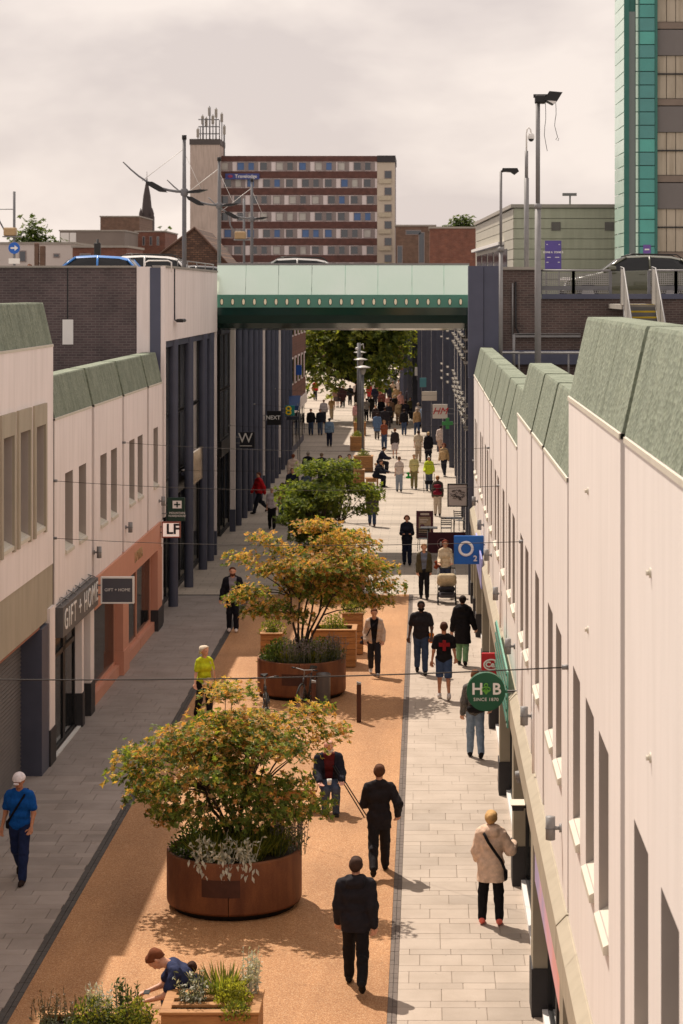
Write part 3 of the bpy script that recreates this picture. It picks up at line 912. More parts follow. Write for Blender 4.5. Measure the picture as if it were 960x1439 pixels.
for i, y in enumerate(pil):
    rr = r1 if y < 23 else r2 if y < 35.7 else r3
    m = MB(); m.box(X_R-0.12, X_R+0.16, y, y+0.55, 0.66, 2.357); m.build('pilaster', M_BEIGE2, rr)
    m = MB(); m.box(X_R-0.14, X_R+0.18, y-0.02, y+0.57, 0, 0.657); m.build('plinth', M_CHAR, rr)
    if i+1 < len(pil):
        a, b = y+0.6, pil[i+1]-0.04
        n = max(1, int(round((b-a)/1.9)))
        for k in range(n):
            cc = DISPLAY[(k*2+i) % len(DISPLAY)]
            f = MB(); f.box(X_R+0.42, X_R+0.47, a+(b-a)*k/n+0.25, a+(b-a)*(k+1)/n-0.25, 0.4, 2.1); f.build('window_display', plain('display_%d' % int(cc[0]*100), cc, 0.6, 0.5, 3.0), rr)
            glazed(rr, fmR, a+(b-a)*k/n+0.01, a+(b-a)*(k+1)/n-0.01, 0.14, 2.35, 0.10, 0.07, (M_BLACK, M_SHOPPANE), 'shop_window')
        m = MB(); m.box(X_R+0.0, X_R+0.2, a, b, 0.0, 0.135); m.build('stallriser', M_SIGNWHITE, rr)
    if y in (34.4, 40.6):                                      # door pull
        m = MB(); m.tube([(X_R+0.06, y+0.9, 0.95), (X_R-0.03, y+0.9, 1.0), (X_R-0.03, y+0.9, 1.55), (X_R+0.06, y+0.9, 1.6)], 0.018, 6)
        m.build('door_pull', M_STEEL, rr)
def pinkboard():
    t = NT('pink_lilac_board')
    sp = t.node('ShaderNodeSeparateXYZ'); t.link(t.pos(), sp.inputs['Vector'])
    f = t.noise(t.pos(), 1.4, 3.0)
    a = t.node('ShaderNodeMath'); a.operation = 'MULTIPLY_ADD'; a.inputs[1].default_value = -0.16; a.inputs[2].default_value = 4.15
    t.link(sp.outputs['Y'], a.inputs[0])
    b = t.node('ShaderNodeMath'); b.operation = 'ADD'; t.link(a.outputs[0], b.inputs[0]); t.link(f, b.inputs[1])
    t.link(t.ramp(b.outputs[0], [(0.25, (0.42,0.36,0.62)), (0.6, (0.75,0.42,0.55)), (1.0, (0.80,0.30,0.24))]), t.b.inputs['Base Color'])
    t.b.inputs['Roughness'].default_value = 0.4
    return t.m
m = MB(); m.box(X_R-0.10, X_R-0.06, 22.7, 28.1, 1.85, 2.352); m.build('printed_board', pinkboard(), r2)
m = MB(); m.box(X_R-0.16, X_R-0.13, 36.2, 41.9, 2.2, 3.15)
hb = m.build('glass_fascia', plain('mint_fascia', (0.16,0.50,0.38), 0.15, 0.3, 3.0, spec=0.7), r3)
m = MB()
for k in range(5): m.box(X_R-0.175, X_R-0.161, 36.2, 41.9, 2.28+k*0.2, 2.32+k*0.2)
m.build('dark_band', plain('bottle_green', (0.012,0.10,0.065), 0.3), hb)
m = MB(); m.box(X_R-0.15, X_R-0.11, 53.1, 58.9, 2.2, 2.95); m.build('lilac_sign', plain('lilac_sign', (0.42,0.42,0.80), 0.3, 0.3, 1.0), r3)
# wall anchors, up-and-down lamps and rain pipes on the sunny wall
for px, py in ((827, 690), (915, 805), (827, 885), (915, 1065)):
    Y = X_R*FP/(px-597)
    z = PZ(py, Y)
    m = MB(); m.tube([(X_R+0.02, Y, z), (X_R-0.012, Y, z)], 0.035, 14); m.tube([(X_R-0.01, Y, z), (X_R-0.035, Y, z)], 0.018, 10)
    m.build('wall_anchor', M_SILL, r1)
def wall_lamp(x, y, z, sg, label):
    t = thing('wall_lamp', label, 'lamp', (x, y, z), group='up-and-down wall lamps')
    m = MB(); m.lathe([(0.0, -0.13), (0.055, -0.13), (0.055, 0.13), (0.0, 0.13)], 14, (x-sg*0.12, y, z)); m.build('barrel', M_STEEL, t)
    m = MB(); m.lathe([(0.056, -0.008), (0.059, -0.008), (0.059, 0.008), (0.056, 0.008)], 14, (x-sg*0.12, y, z)); m.build('band', M_GREYPOLE, t)
    m = MB(); m.tube([(x-sg*0.11, y, z), (x+0.005*sg, y, z)], 0.022, 8); m.tube([(x-sg*0.02, y, z), (x+0.006*sg, y, z)], 0.05, 12); m.build('bracket', M_STEEL, t)
for y in (24.2, 30.6, 36.6, 43.0, 49.3, 55.7, 62.0):
    wall_lamp(X_R-0.005, y, 3.52, 1, 'steel up-and-down wall lamp on the sunlit white wall')
for y in (49.0, 54.2, 61.0):
    wall_lamp(X_L+0.005, y, 3.62, -1, 'steel up-and-down wall lamp on the shaded white wall')
for y in (29.7, 33.2, 42.6, 50.6):
    m = MB(); m.tube([(X_R-0.04, y, 2.9), (X_R-0.04, y, 4.0)], 0.022, 6)
    m.build('rain_pipe', M_WHITE_R, r2 if y < 35.7 else r3)
# security dome and a little lamp at the near shop
t = thing('dome_camera', 'small grey dome camera on the beige shop fascia', 'camera', (X_R-0.1, 32.2, 2.3))
m = MB(); m.tube([(X_R-0.12, 32.2, 2.36), (X_R-0.12, 32.2, 2.26)], 0.07, 12); m.build('housing', M_STEEL, t)
m = MB(); m.sphere((X_R-0.12, 32.2, 2.25), 0.062, 12); m.build('dome', M_STEEL, t)
t = thing('flood_lamp', 'square black flood lamp under the beige fascia of the near shop', 'lamp', (X_R-0.13, 29.9, 2.38))
m = MB(); m.bbox(X_R-0.33, X_R-0.17, 29.75, 30.05, 2.36, 2.44, 0.01); m.build('head', M_BLACK, t)
m = MB(); m.box(X_R-0.35, X_R-0.15, 29.73, 30.07, 2.442, 2.452); m.build('hood', M_SILL, t)
m = MB(); m.box(X_R-0.18, X_R-0.12, 29.87, 29.93, 2.37, 2.42); m.build('arm', M_BLACK, t)

# ---- right car park: pier, brick end wall, deck, stairs
Y_R4 = 66.4
b5 = thing('car_park_building', 'brown brick car park with a roof deck and navy pier on the sunny side', 'building', (X_R+1.0, Y_R4+1, 0))
m = MB(); m.box(1.38, PX(680, 67.6)-0.012, 67.55, 68.3, 6.9, 10.42); m.build('navy_pier', M_NAVY2, b5)
m = MB(); m.box(PX(680, 67.6)+0.0, PX(701, 67.6), 67.6, 68.3, 6.9, 10.42); m.build('navy_pier', M_NAVY2, b5)
m = MB(); m.bbox(1.38, 1.66, 67.5, 67.9, 0, 6.897, 0.02); m.build('column', M_NAVY, b5)
xb0 = PX(701, 67.6)+0.01; xb1 = PX(760, 67.6)
m = MB(); m.box(xb0, xb1, 67.75, 68.1, 5.5, PZ(379, 67.6)); m.build('end_wall', M_BRICK_R, b5)
m = MB(); m.box(xb1+0.002, 60, 67.75, 68.1, 5.5, PZ(420, 67.6)); m.build('end_wall', M_BRICK_R, b5)
m = MB(); m.box(xb0-0.05, xb1+0.05, 67.68, 68.15, PZ(379, 67.6)+0.002, PZ(375, 67.6)); m.build('coping', M_CONC, b5)
m = MB(); m.box(xb1+0.05, 60, 67.66, 68.15, PZ(420, 67.6)+0.002, PZ(413, 67.6)); m.build('navy_ledge', M_NAVY2, b5)
m = MB(); m.box(xb0+0.05, 30, 67.6, 67.745, 7.3, 7.75); m.build('navy_skirting', M_NAVY2, b5)
m = MB(); m.box(1.7, 60, 68.12, 104, 8.9, Z_DECK); m.build('deck', M_CONC, b5)
m = MB(); m.box(2.4, 60, 68.4, 104, 0, 8.88); m.build('inner_wall', M_INTERIOR, b5)
m = MB(); m.box(X_R+0.5, 40, 23.2, 67.55, 6.6, 6.95); m.build('lower_roof', M_ROOF, b5)
m = MB(); m.box(xb0-0.4, 20, 62.3, 63.0, 6.96, 7.14); m.build('kerb', M_CONC, b5)
m = MB()
m.tube([(xb0, 64.6, 7.75), (16, 64.6, 7.75)], 0.035, 8)
for k in range(10): m.tube([(xb0+0.5+1.5*k, 64.6, 6.95), (xb0+0.5+1.5*k, 64.6, 7.75)], 0.03, 6)
m.build('pipe_rail', M_STEEL, b5)
m = MB()                                                      # downpipe and cable tray on the brick
xd = PX(722, 67.6)
m.tube([(xd-0.03, 67.68, PZ(398, 67.6)), (xd-0.03, 67.68, PZ(475, 67.6))], 0.03, 6)
m.build('cable_conduit', M_STEEL, b5)
m = MB(); m.tube([(xd+0.06, 67.7, PZ(396, 67.6)), (xd+0.07, 67.66, PZ(460, 67.6)), (xd+0.18, 67.66, PZ(470, 67.6)), (xd+0.7, 67.66, PZ(469, 67.6))], 0.035, 6); m.build('black_hose', M_BLACK, b5)
m = MB(); m.box(xd, PX(816, 67.6), 67.62, 67.72, PZ(474, 67.6), PZ(471, 67.6)); m.box(xd, PX(816, 67.6), 67.62, 67.72, PZ(469.5, 67.6), PZ(468.5, 67.6)); m.build('cable_tray', M_STEEL, b5)
m = MB(); m.tube([(PX(724, 66), 66.9, 6.95), (PX(724, 66), 66.9, PZ(470, 66.9))], 0.045, 8); m.build('tray_post', M_STEEL, b5)

# deck railing with perforated panels, each a part
rl = thing('deck_railing', 'steel railing with perforated panels along the roof deck edge', 'railing', (xb1, 67.9, PZ(413, 67.9)))
yr = 67.9; z0r, z1r = PZ(413, yr)+0.003, PZ(381, yr)
def perf():
    t = NT('perforated_mesh')
    sp = t.node('ShaderNodeSeparateXYZ'); t.link(t.pos(), sp.inputs['Vector'])
    cb = t.node('ShaderNodeCombineXYZ'); t.link(sp.outputs['X'], cb.inputs['X']); t.link(sp.outputs['Z'], cb.inputs['Y'])
    ck = t.node('ShaderNodeTexVoronoi'); ck.inputs['Scale'].default_value = 15.0; ck.inputs['Randomness'].default_value = 0.0
    ck.voronoi_dimensions = '2D'
    t.link(cb.outputs['Vector'], ck.inputs['Vector'])
    lt = t.node('ShaderNodeMath'); lt.operation = 'LESS_THAN'; lt.inputs[1].default_value = 0.36
    t.link(ck.outputs['Distance'], lt.inputs[0])
    t.b.inputs['Base Color'].default_value = (0.30,0.29,0.28,1); t.b.inputs['Metallic'].default_value = 0.5; t.b.inputs['Roughness'].default_value = 0.45
    tr = t.node('ShaderNodeBsdfTransparent'); mx = t.node('ShaderNodeMixShader')
    t.link(lt.outputs[0], mx.inputs['Fac']); t.link(t.b.outputs['BSDF'], mx.inputs[1]); t.link(tr.outputs['BSDF'], mx.inputs[2])
    t.link(mx.outputs['Shader'], t.o.inputs['Surface'])
    return t.m
M_PERF = perf()
M_PERF2 = plain('stair_mesh', (0.36,0.34,0.31), 0.5, 0.1, 8.0)
xr = [PX(p, yr) for p in (760, 806, 858)]
segs = [(xr[0], xr[1]), (xr[1], xr[2]), (PX(912, yr), PX(950, yr)), (PX(950, yr), PX(1000, yr))]
for a, b in segs:
    m = MB(); m.box(a+0.06, b-0.06, yr-0.006, yr+0.006, z0r+0.28, z1r-0.06); m.build('mesh_panel', M_PERF, rl)
    m = MB(); m.box(a+0.06, b-0.06, yr-0.006, yr+0.006, z0r+0.02, z0r+0.11); m.build('mesh_panel', M_PERF, rl)
    m = MB(); m.box(a+0.05, b-0.05, yr-0.03, yr+0.03, z0r+0.12, z0r+0.26); m.build('rail_board', M_GREYPOLE, rl)
    for x in (a, b):
        m = MB(); m.box(x-0.045, x+0.045, yr-0.05, yr+0.05, z0r, z1r); m.build('post', M_GREYPOLE, rl)
m = MB(); m.tube([(xr[0], yr, z1r+0.02), (xr[2], yr, z1r+0.02)], 0.035, 8); m.build('handrail', M_STEEL, rl)
m = MB(); m.tube([(PX(912, yr), yr, z1r+0.02), (PX(1000, yr), yr, z1r+0.02)], 0.035, 8); m.build('handrail', M_STEEL, rl)

# steel stair from the deck down to the lower roof
st = thing('steel_stair', 'steel stair with yellow nosings coming down from the roof deck', 'stairs', (PX(905, 62), 60.0, 6.95))
ys0 = 63.2
xs0, xs1 = PX(886, 61.5), PX(929, 61.5)
M_YEL = plain('yellow_paint', (0.62, 0.45, 0.03), 0.5, 0.12, 8.0)
m = MB(); m.box(xs0-0.1, xs1+0.1, ys0, 67.7, Z_DECK-0.12, Z_DECK+0.02); m.build('landing', M_CONC, st)
for k in range(13):
    z = Z_DECK-0.17*(k+1); y = ys0-0.27*(k+1)
    if z < 7.0: break
    m = MB(); m.box(xs0, xs1, y, y+0.275, z-0.04, z); m.build('tread', M_STEEL, st)
    m = MB(); m.box(xs0, xs1, y-0.012, y+0.045, z+0.002, z+0.012); m.box(xs0, xs1, y-0.016, y-0.008, z-0.04, z+0.012); m.build('nosing', M_YEL, st)
    m = MB(); m.box(xs0, xs1, y+0.262, y+0.27, z+0.002, z+0.128); m.build('riser', M_GREYPOLE, st)
m = MB(); m.box(xs0, xs1, ys0-0.012, ys0+0.04, Z_DECK+0.022, Z_DECK+0.034); m.build('nosing', M_YEL, st)
for x in (xs0-0.03, xs1+0.03):
    m = MB()
    yb2, zb2 = ys0-3.5, Z_DECK-2.2
    m.prism([(ys0+0.9, Z_DECK+0.05), (ys0, Z_DECK-0.05), (yb2, zb2), (yb2, zb2+1.05), (ys0, Z_DECK+1.05), (ys0+0.9, Z_DECK+1.1)], x-0.006, x+0.006, 'x')
    m.build('side_mesh', M_PERF2, st)
    m = MB(); m.tube([(x, ys0+0.95, Z_DECK+0.02), (x, ys0+0.95, Z_DECK+1.15), (x, ys0, Z_DECK+1.1), (x, yb2, zb2+1.1), (x, yb2, zb2-0.04)], 0.022, 8); m.build('handrail', M_STEEL, st)
    m = MB(); m.prism([(ys0, Z_DECK-0.28), (ys0, Z_DECK-0.02), (yb2, zb2+0.1), (yb2, zb2-0.1)], x-0.02, x+0.02, 'x'); m.build('stringer', M_STEEL, st)
    for yy in (ys0-0.2, ys0-1.4, ys0-2.6):
        zz = Z_DECK-0.63*(ys0-yy)
        m = MB(); m.box(x-0.02, x+0.02, yy-0.02, yy+0.02, zz-0.1, zz+1.08); m.build('post', M_STEEL, st)
m = MB(); m.box(xs0-0.5, xs0-0.12, ys0-0.8, ys0-0.1, 6.95, 8.85); m.build('support', M_CONC, st)

# ---- right colonnade past the bridge; the street bends to the left
b6 = thing('arcade_building', 'navy columned arcade with white strips and sun louvres beyond the bridge in the sun', 'building', (2.0, 100, 0))
def rx(Y):
    """street line on the right beyond the bridge"""
    if Y < 112: return 1.58
    return 1.58 - (Y-112)*0.052
ycol = [72.5, 76.5, 81, 86, 91, 96, 101, 106.5, 111, 116.5, 122, 128, 134, 140, 146, 152, 160, 168, 176]
for i, y in enumerate(ycol):
    x = rx(y)
    c = MB(); c.bbox(x-0.02, x+0.30, y-0.16, y+0.16, 0, 8.6, 0.02); c.build('column', M_NAVY, b6)
    if i % 2 == 0:
        c = MB(); c.box(x-0.03, x+0.12, y+0.7, y+0.95, 0.0, 8.6); c.build('white_strip', M_WHITE_R, b6)
    if i+1 < len(ycol):
        y2 = ycol[i+1]; x2 = rx(y2)
        n = 2
        for k in range(n):
            a, b = y+0.2+(y2-y-0.4)*k/n, y+0.2+(y2-y-0.4)*(k+1)/n
            fm = lambda u, v, d: (rx(u)+d, u, v)
            for c0, d0 in ((0.1, 3.0), (3.7, 8.5)):
                f = MB(); f.quad((rx(a)+0.42, a+0.04, c0), (rx(b)+0.42, b-0.04, c0), (rx(b)+0.42, b-0.04, d0), (rx(a)+0.42, a+0.04, d0))
                f.build('pane', M_ARCPANE if c0 > 1 else M_SHOPPANE, b6)
            f = MB(); f.box(rx(b)+0.2, rx(b)+0.5, b-0.04, b+0.04, 0, 8.5); f.build('mullion', M_NAVY, b6)
        f = MB(); f.prism([(x+0.28, y), (x2+0.28, y2), (x2+0.55, y2), (x+0.55, y)], 3.02, 3.68, 'z'); f.build('shop_fascia', M_NAVY2, b6)
        f = MB(); f.prism([(x+0.1, y), (x2+0.1, y2), (x2+3.0, y2), (x+3.0, y)], 8.62, 9.0, 'z'); f.build('soffit', M_NAVY, b6)
        f = MB(); f.prism([(x+2.4, y), (x2+2.4, y2), (x2+3.0, y2), (x+3.0, y)], 0, 8.6, 'z'); f.build('back_wall', M_INTERIOR, b6)
    if 1 <= i <= 10:                                           # white sun louvres in two banks
        for zb_ in (4.6, 7.0):
            m = MB()
            for k in range(3):
                for q in range(2):
                    m.tube([(x-0.16, y+0.8+q*1.6, zb_+k*0.42), (x+0.3, y+0.8+q*1.6, zb_+k*0.42+0.02)], [0.045, 0.025], 6)
                m.box(x-0.10, x-0.06, y+0.3, y+3.2, zb_+k*0.42-0.012, zb_+k*0.42+0.012)
            m.build('louvre_bank', M_CONC, b6)
# ================================================================== skyline
# hotel: banded slab block with a concrete stair tower
YH = 350.0
ht = thing('hotel_block', 'long eight storey hotel block with brown bands and a blue name board', 'building', (PX(420, YH), YH, 0))
M_HBAND = brick('hotel_brick', (0.15,0.066,0.054), (0.12,0.054,0.045), (0.14,0.078,0.066), 0.6, 0.2)
M_HPANEL = plain('hotel_panel', (0.78,0.70,0.69), 0.7, 0.08, 0.3)
M_HDARK = plain('hotel_dark_panel', (0.30,0.25,0.24), 0.7, 0.1, 0.3)
M_HWIN = glass('hotel_glass', (0.05,0.06,0.075), 0.08)
M_HBLUE = plain('blue_blind', (0.09,0.17,0.36), 0.4, 0.2, 0.5)
M_HCURT = plain('pale_curtain', (0.52,0.50,0.46), 0.6, 0.2, 0.8)
xh0, xh1, xh2 = PX(308, YH), PX(530, YH), PX(555, YH)
zr = [PZ(219, YH) - 2.75*k for k in range(12)]
m = MB(); m.box(xh0, xh2, YH+0.5, YH+14, 0, PZ(219, YH)-0.3); m.build('core', M_HDARK, ht)
m = MB(); m.box(xh0-0.1, xh1, YH-0.12, YH+0.5, PZ(227, YH), PZ(219, YH)); m.build('roof_band', M_HBAND, ht)
m = MB(); m.box(xh1+0.02, xh2+0.1, YH-0.25, YH+14.2, PZ(228, YH), PZ(218.5, YH)); m.build('roof_band', plain('roof_dark', (0.045,0.04,0.042), 0.6), ht)
WINMESH = {}
def hwin(w, h, mat, key):
    k = (round(w, 2), round(h, 2), key)
    if k not in WINMESH:
        f = MB()
        for (a, b, c, d) in ((0, 0.09, 0, h), (w-0.09, w, 0, h), (0.09, w-0.09, 0, 0.09), (0.09, w-0.09, h-0.09, h)):
            f.box(a, b, -0.06, 0.05, c, d)
        f2 = MB(); f2.box(0.05, w-0.05, 0.02, 0.03, 0.05, h-0.05)
        WINMESH[k] = (f.mesh('window', M_HDARK), f2.mesh('pane', mat))
    return WINMESH[k]
rnd = random.Random(12)
ncol = 12
pitch = (xh1-xh0-0.4)/ncol
for r_ in range(8):
    zc = PZ(227, YH) - 2.75*r_
    hgt = 1.52
    m = MB(); m.box(xh0, xh1, YH-0.10, YH+0.5, zc-2.75+0.02, zc-hgt-0.06); m.build('brick_band', M_HBAND, ht)
    m = MB(); m.box(xh0, xh1, YH-0.02, YH+0.5, zc-hgt-0.058, zc-0.002); m.build('panel_band', M_HPANEL, ht)
    for c in range(ncol):
        x0 = xh0 + 0.3 + c*pitch + (0.5 if (c+r_) % 3 == 1 else 0.0)
        mat, key = rnd.choice([(M_HWIN, 'g'), (M_HWIN, 'g'), (M_HBLUE, 'b'), (M_HCURT, 'c')])
        a, b = hwin(1.25, 1.38, mat, key)
        w = link('window', a, ht, (x0-ht.location.x, YH-0.05-ht.location.y, zc-1.47))
        link('pane', b, w)
        d = MB(); d.box(x0+1.27, x0+1.27+0.62, YH-0.06, YH, zc-hgt, zc-0.06); d.build('dark_infill', M_HDARK, ht)
m = MB(); m.box(xh1+0.02, xh2, YH-0.1, YH+0.49, 0, PZ(228, YH)); m.build('end_bay', plain('hotel_end', (0.60,0.52,0.42), 0.8, 0.12, 0.2), ht)
for r_ in range(9):
    zc = PZ(238, YH) - 2.75*r_
    m = MB(); m.box(xh1+1.2, xh2-0.5, YH-0.16, YH-0.1, zc-1.5, zc-0.2); w = m.build('stair_window', M_HDARK, ht)
    m = MB(); m.box(xh1+1.3, xh2-0.6, YH-0.19, YH-0.165, zc-1.4, zc-0.3); m.build('pane', M_HWIN, w)
    m = MB(); m.box(xh1+0.3, xh2-0.6, YH-0.35, YH-0.2, zc-2.3, zc-1.6); m.build('balcony_rail', plain('cream_rail', (0.55,0.48,0.36), 0.7), ht)
m = MB(); m.box(PX(270, YH), PX(311, YH), YH-3.0, YH+6, 0, PZ(205, YH)); m.build('stair_tower', plain('tower_concrete', (0.56,0.46,0.40), 0.85, 0.16, 0.15, streak=0.2), ht)
m = MB(); m.box(PX(270, YH)-0.1, PX(311, YH)+0.1, YH-3.1, YH+6.1, PZ(205, YH)+0.01, PZ(197, YH)); m.build('tower_cap', plain('cap_dark', (0.10,0.085,0.08), 0.7), ht)
m = MB(); m.box(PX(317, YH), PX(365, YH), YH-0.45, YH-0.2, PZ(252, YH), PZ(244, YH)); nb = m.build('name_board', plain('name_board_blue', (0.05,0.07,0.26), 0.4), ht)
lettering('lettering', 'Travelodge', 0.80, M_SIGNWHITE, nb, (PX(346, YH), YH-0.47, PZ(248, YH)), FACE_CAM, bold=0.01)
m = MB()
m.sphere((PX(324, YH), YH-0.46, PZ(248, YH)), (0.45, 0.05, 0.26), 10); m.build('emblem', plain('emblem_red', (0.30,0.05,0.12), 0.5), nb)
an = thing('antenna_cluster', 'cluster of phone masts and dishes on the concrete stair tower', 'antenna', (PX(298, YH), YH-1, PZ(197, YH)))
rnd = random.Random(2)
for k in range(15):
    px = 279 + k*2.6 + rnd.uniform(-1, 1); top = rnd.uniform(151, 182) if k not in (5, 6) else 149
    base = 197 if px < 309 else 219
    m = MB(); x = PX(px, YH); y = YH-2+rnd.uniform(0, 4)
    m.tube([(x, y, PZ(base, YH)-0.1), (x, y, PZ(top, YH))], 0.09, 6)
    mast = m.build('mast', M_GREYPOLE, an)
    if k % 2 == 0:
        m = MB(); m.bbox(x-0.22, x+0.22, y-0.3, y-0.1, PZ(top+14, YH), PZ(top+2, YH), 0.05); m.build('panel_aerial', M_CONC, mast)
for zz in (168, 178, 188):
    m = MB(); m.box(PX(279, YH), PX(308, YH), YH-0.2, YH-0.1, PZ(zz, YH)-0.08, PZ(zz, YH)+0.08); m.build('cross_bar', M_GREYPOLE, an)

def simple_house(name, label, px0, px1, py_top, Y, depth, mat, wins=(), roof=None, cat='building', wmat=None, sill=True):
    x0, x1 = PX(px0, Y), PX(px1, Y); z1 = PZ(py_top, Y)
    t = thing(name, label, cat, ((x0+x1)/2, Y, 0))
    m = MB(); m.box(x0, x1, Y, Y+depth, 0, z1); m.build('wall', mat, t)
    m = MB(); m.box(x0-0.15, x1+0.15, Y-0.15, Y+depth+0.1, z1+0.003, z1+0.25); m.build('parapet', roof or M_CONC, t)
    for (a, b, c, d) in wins:
        m = MB(); m.box(PX(a, Y), PX(b, Y), Y-0.08, Y-0.01, PZ(d, Y), PZ(c, Y)); w = m.build('window', M_SIGNWHITE if sill else M_HDARK, t)
        m = MB(); m.box(PX(a, Y)+0.12, PX(b, Y)-0.12, Y-0.11, Y-0.085, PZ(d, Y)+0.12, PZ(c, Y)-0.12); m.build('pane', wmat or M_HWIN, w)
    return t
B_RED = brick('far_red_brick', (0.22,0.085,0.055), (0.17,0.065,0.045), (0.22,0.15,0.12), 0.5, 0.16)
B_BROWN = brick('far_brown_brick', (0.21,0.13,0.09), (0.17,0.10,0.07), (0.2,0.15,0.12), 0.5, 0.16)
simple_house('brick_block', 'low brown brick block right of the hotel with dark windows', 556, 612, 318, 330, 14, B_BROWN,
             [(558, 566, 345, 370), (570, 592, 323, 330), (588, 597, 326, 370)], sill=False)
simple_house('brick_block', 'plain deep red brick block beside the metal clad hall', 604, 669, 321, 290, 12, B_RED)
simple_house('brick_block', 'stepped brown brick block in front of the church spire', 141, 196, 305, 420, 20, B_BROWN)
simple_house('brick_block', 'long brick block with a red end below the spire', 190, 232, 326, 400, 20, B_RED, [(200, 204, 332, 345), (210, 214, 332, 345), (220, 224, 332, 345)], sill=False)
simple_house('office_block', 'low grey office block with a pale flank left of the spire', 84, 175, 325, 380, 18, plain('office_grey', (0.24,0.20,0.175), 0.8, 0.15, 0.2),
             [(85, 97, 327, 343), (98, 107, 327, 343)], wmat=M_SIGNWHITE)
simple_house('white_shed', 'long low white shed behind the parked cars', -30, 104, 343, 260, 14, plain('shed_white', (0.62,0.56,0.52), 0.7, 0.08, 0.2),
             [(27, 37, 352, 368), (75, 84, 356, 362)], sill=False)
simple_house('brick_shed', 'red brick shed with a grey roof behind the parked cars', 102, 178, 348, 240, 14, B_RED, [(112, 128, 356, 362)], sill=False)
# gabled brick building whose end shows above the parapet
gt = thing('gabled_building', 'brown brick gable end standing just behind the car park', 'building', (PX(272, 150), 150, 0))
m = MB(); m.prism([(PX(222, 150), 0), (PX(322, 150), 0), (PX(322, 150), PZ(374, 150)), (PX(279, 150), PZ(322, 150)), (PX(274, 150), PZ(320, 150)), (PX(269, 150), PZ(322, 150)), (PX(222, 150), PZ(360, 150))], 150, 160, 'y')
m.build('gable_wall', brick('gable_brick', (0.20,0.115,0.075), (0.10,0.058,0.042), (0.075,0.05,0.04), 0.34, 0.15, ms=0.025), gt)
m = MB()
for a, b in (((222, 360), (274, 320)), ((274, 320), (322, 374))):
    m.tube([(PX(a[0], 150), 149.9, PZ(a[1], 150)+0.03), (PX(b[0], 150), 149.9, PZ(b[1], 150)+0.03)], 0.09, 6)
m.build('verge', plain('verge_tile', (0.13,0.075,0.055), 0.8), gt)
# church spire
sp = thing('church_spire', 'dark slender church spire with corner pinnacles on the skyline', 'church', (PX(207, 520), 520, 0))
Ys = 520
M_SPIRE = plain('spire_stone', (0.085,0.068,0.066), 0.9, 0.2, 0.3)
m = MB(); m.box(PX(198, Ys), PX(216, Ys), Ys-1.5, Ys+1.7, 0, PZ(304, Ys)); m.build('tower', M_SPIRE, sp)
m = MB(); m.lathe([(PX(206.5+8, Ys)-PX(206.5, Ys), PZ(304, Ys)), (0.9, PZ(275, Ys)), (0.08, PZ(250, Ys)), (0.0, PZ(247, Ys))], 8, (PX(206.5, Ys), Ys, 0), smooth=False); m.build('spire', M_SPIRE, sp)
for a in (199, 215):
    m = MB(); m.lathe([(0.45, PZ(306, Ys)), (0.45, PZ(300, Ys)), (0.0, PZ(292, Ys))], 6, (PX(a, Ys), Ys-1.4, 0), smooth=False); m.build('pinnacle', M_SPIRE, sp)
m = MB(); m.tube([(PX(206.5, Ys), Ys, PZ(249, Ys)), (PX(206.5, Ys), Ys, PZ(241, Ys))], 0.05, 5); m.build('weather_vane', M_SPIRE, sp)

# metal clad hall on the right, horizontal boards
YC = 112.0
hall = thing('clad_hall', 'pale green metal clad hall with a flat roof beside the teal tower', 'building', (7, YC, Z_DECK))
M_CLAD = plain('clad_green', (0.44,0.45,0.345), 0.5, 0.10, 0.6, streak=0.15)
M_CLAD2 = plain('clad_cream', (0.50,0.475,0.395), 0.5, 0.08, 0.6)
p0, p1, p2 = (PX(669, 142), 142.0), (PX(722, YC), YC), (PX(868, YC), YC)
ztop = PZ(287, YC)
m = MB(); m.prism([(p0[0]+0.1, p0[1]), (p1[0]+0.1, p1[1]+0.1), (p2[0], p2[1]+0.1), (p2[0], 142)], 0, ztop-0.06, 'z'); m.build('core', M_CLAD, hall)
nb_ = 9; hb_ = (ztop-Z_DECK-0.2)/nb_
for k in range(nb_):
    z0_, z1_ = Z_DECK+k*hb_, Z_DECK+(k+1)*hb_-0.035
    m = MB(); m.box(p1[0], p2[0], YC-0.02, YC+0.09, z0_, z1_); m.build('board', M_CLAD, hall)
    m = MB(); m.prism([(p0[0]-0.02, p0[1]), (p1[0]-0.02, p1[1]), (p1[0]+0.09, p1[1]+0.1), (p0[0]+0.09, p0[1])], z0_, z1_, 'z'); m.build('board', M_CLAD2, hall)
m = MB(); m.prism([(p0[0]-0.15, p0[1]), (p1[0]-0.15, p1[1]-0.15), (p2[0], p2[1]-0.15), (p2[0], p2[1]+0.3), (p1[0]+0.3, p1[1]+0.3), (p0[0]+0.3, p0[1])], ztop-0.18, ztop, 'z'); m.build('roof_trim', M_CONC, hall)
for a in (775, 850):
    m = MB(); m.box(PX(a, YC), PX(a+13, YC), YC-0.06, YC-0.021, PZ(324, YC), PZ(312, YC)); m.build('louvre', M_ROOF, hall)
m = MB()
cpy = lambda s: (p0[0]+(p1[0]-p0[0])*s, p0[1]+(p1[1]-p0[1])*s)
a, b = cpy(0.02), cpy(0.80)
m.prism([(a[0]-0.35, a[1]), (b[0]-0.35, b[1]), (b[0], b[1]), (a[0], a[1])], PZ(350, 130), PZ(346, 130), 'z'); m.build('canopy', M_SIGNWHITE, hall)
for s in range(5):
    a, b = cpy(0.05+s*0.17), cpy(0.19+s*0.17)
    m = MB(); m.prism([(a[0]-0.05, a[1]), (b[0]-0.05, b[1]), (b[0], b[1]), (a[0], a[1])], Z_DECK+0.2, PZ(356, 130), 'z'); m.build('window', M_HWIN, hall)
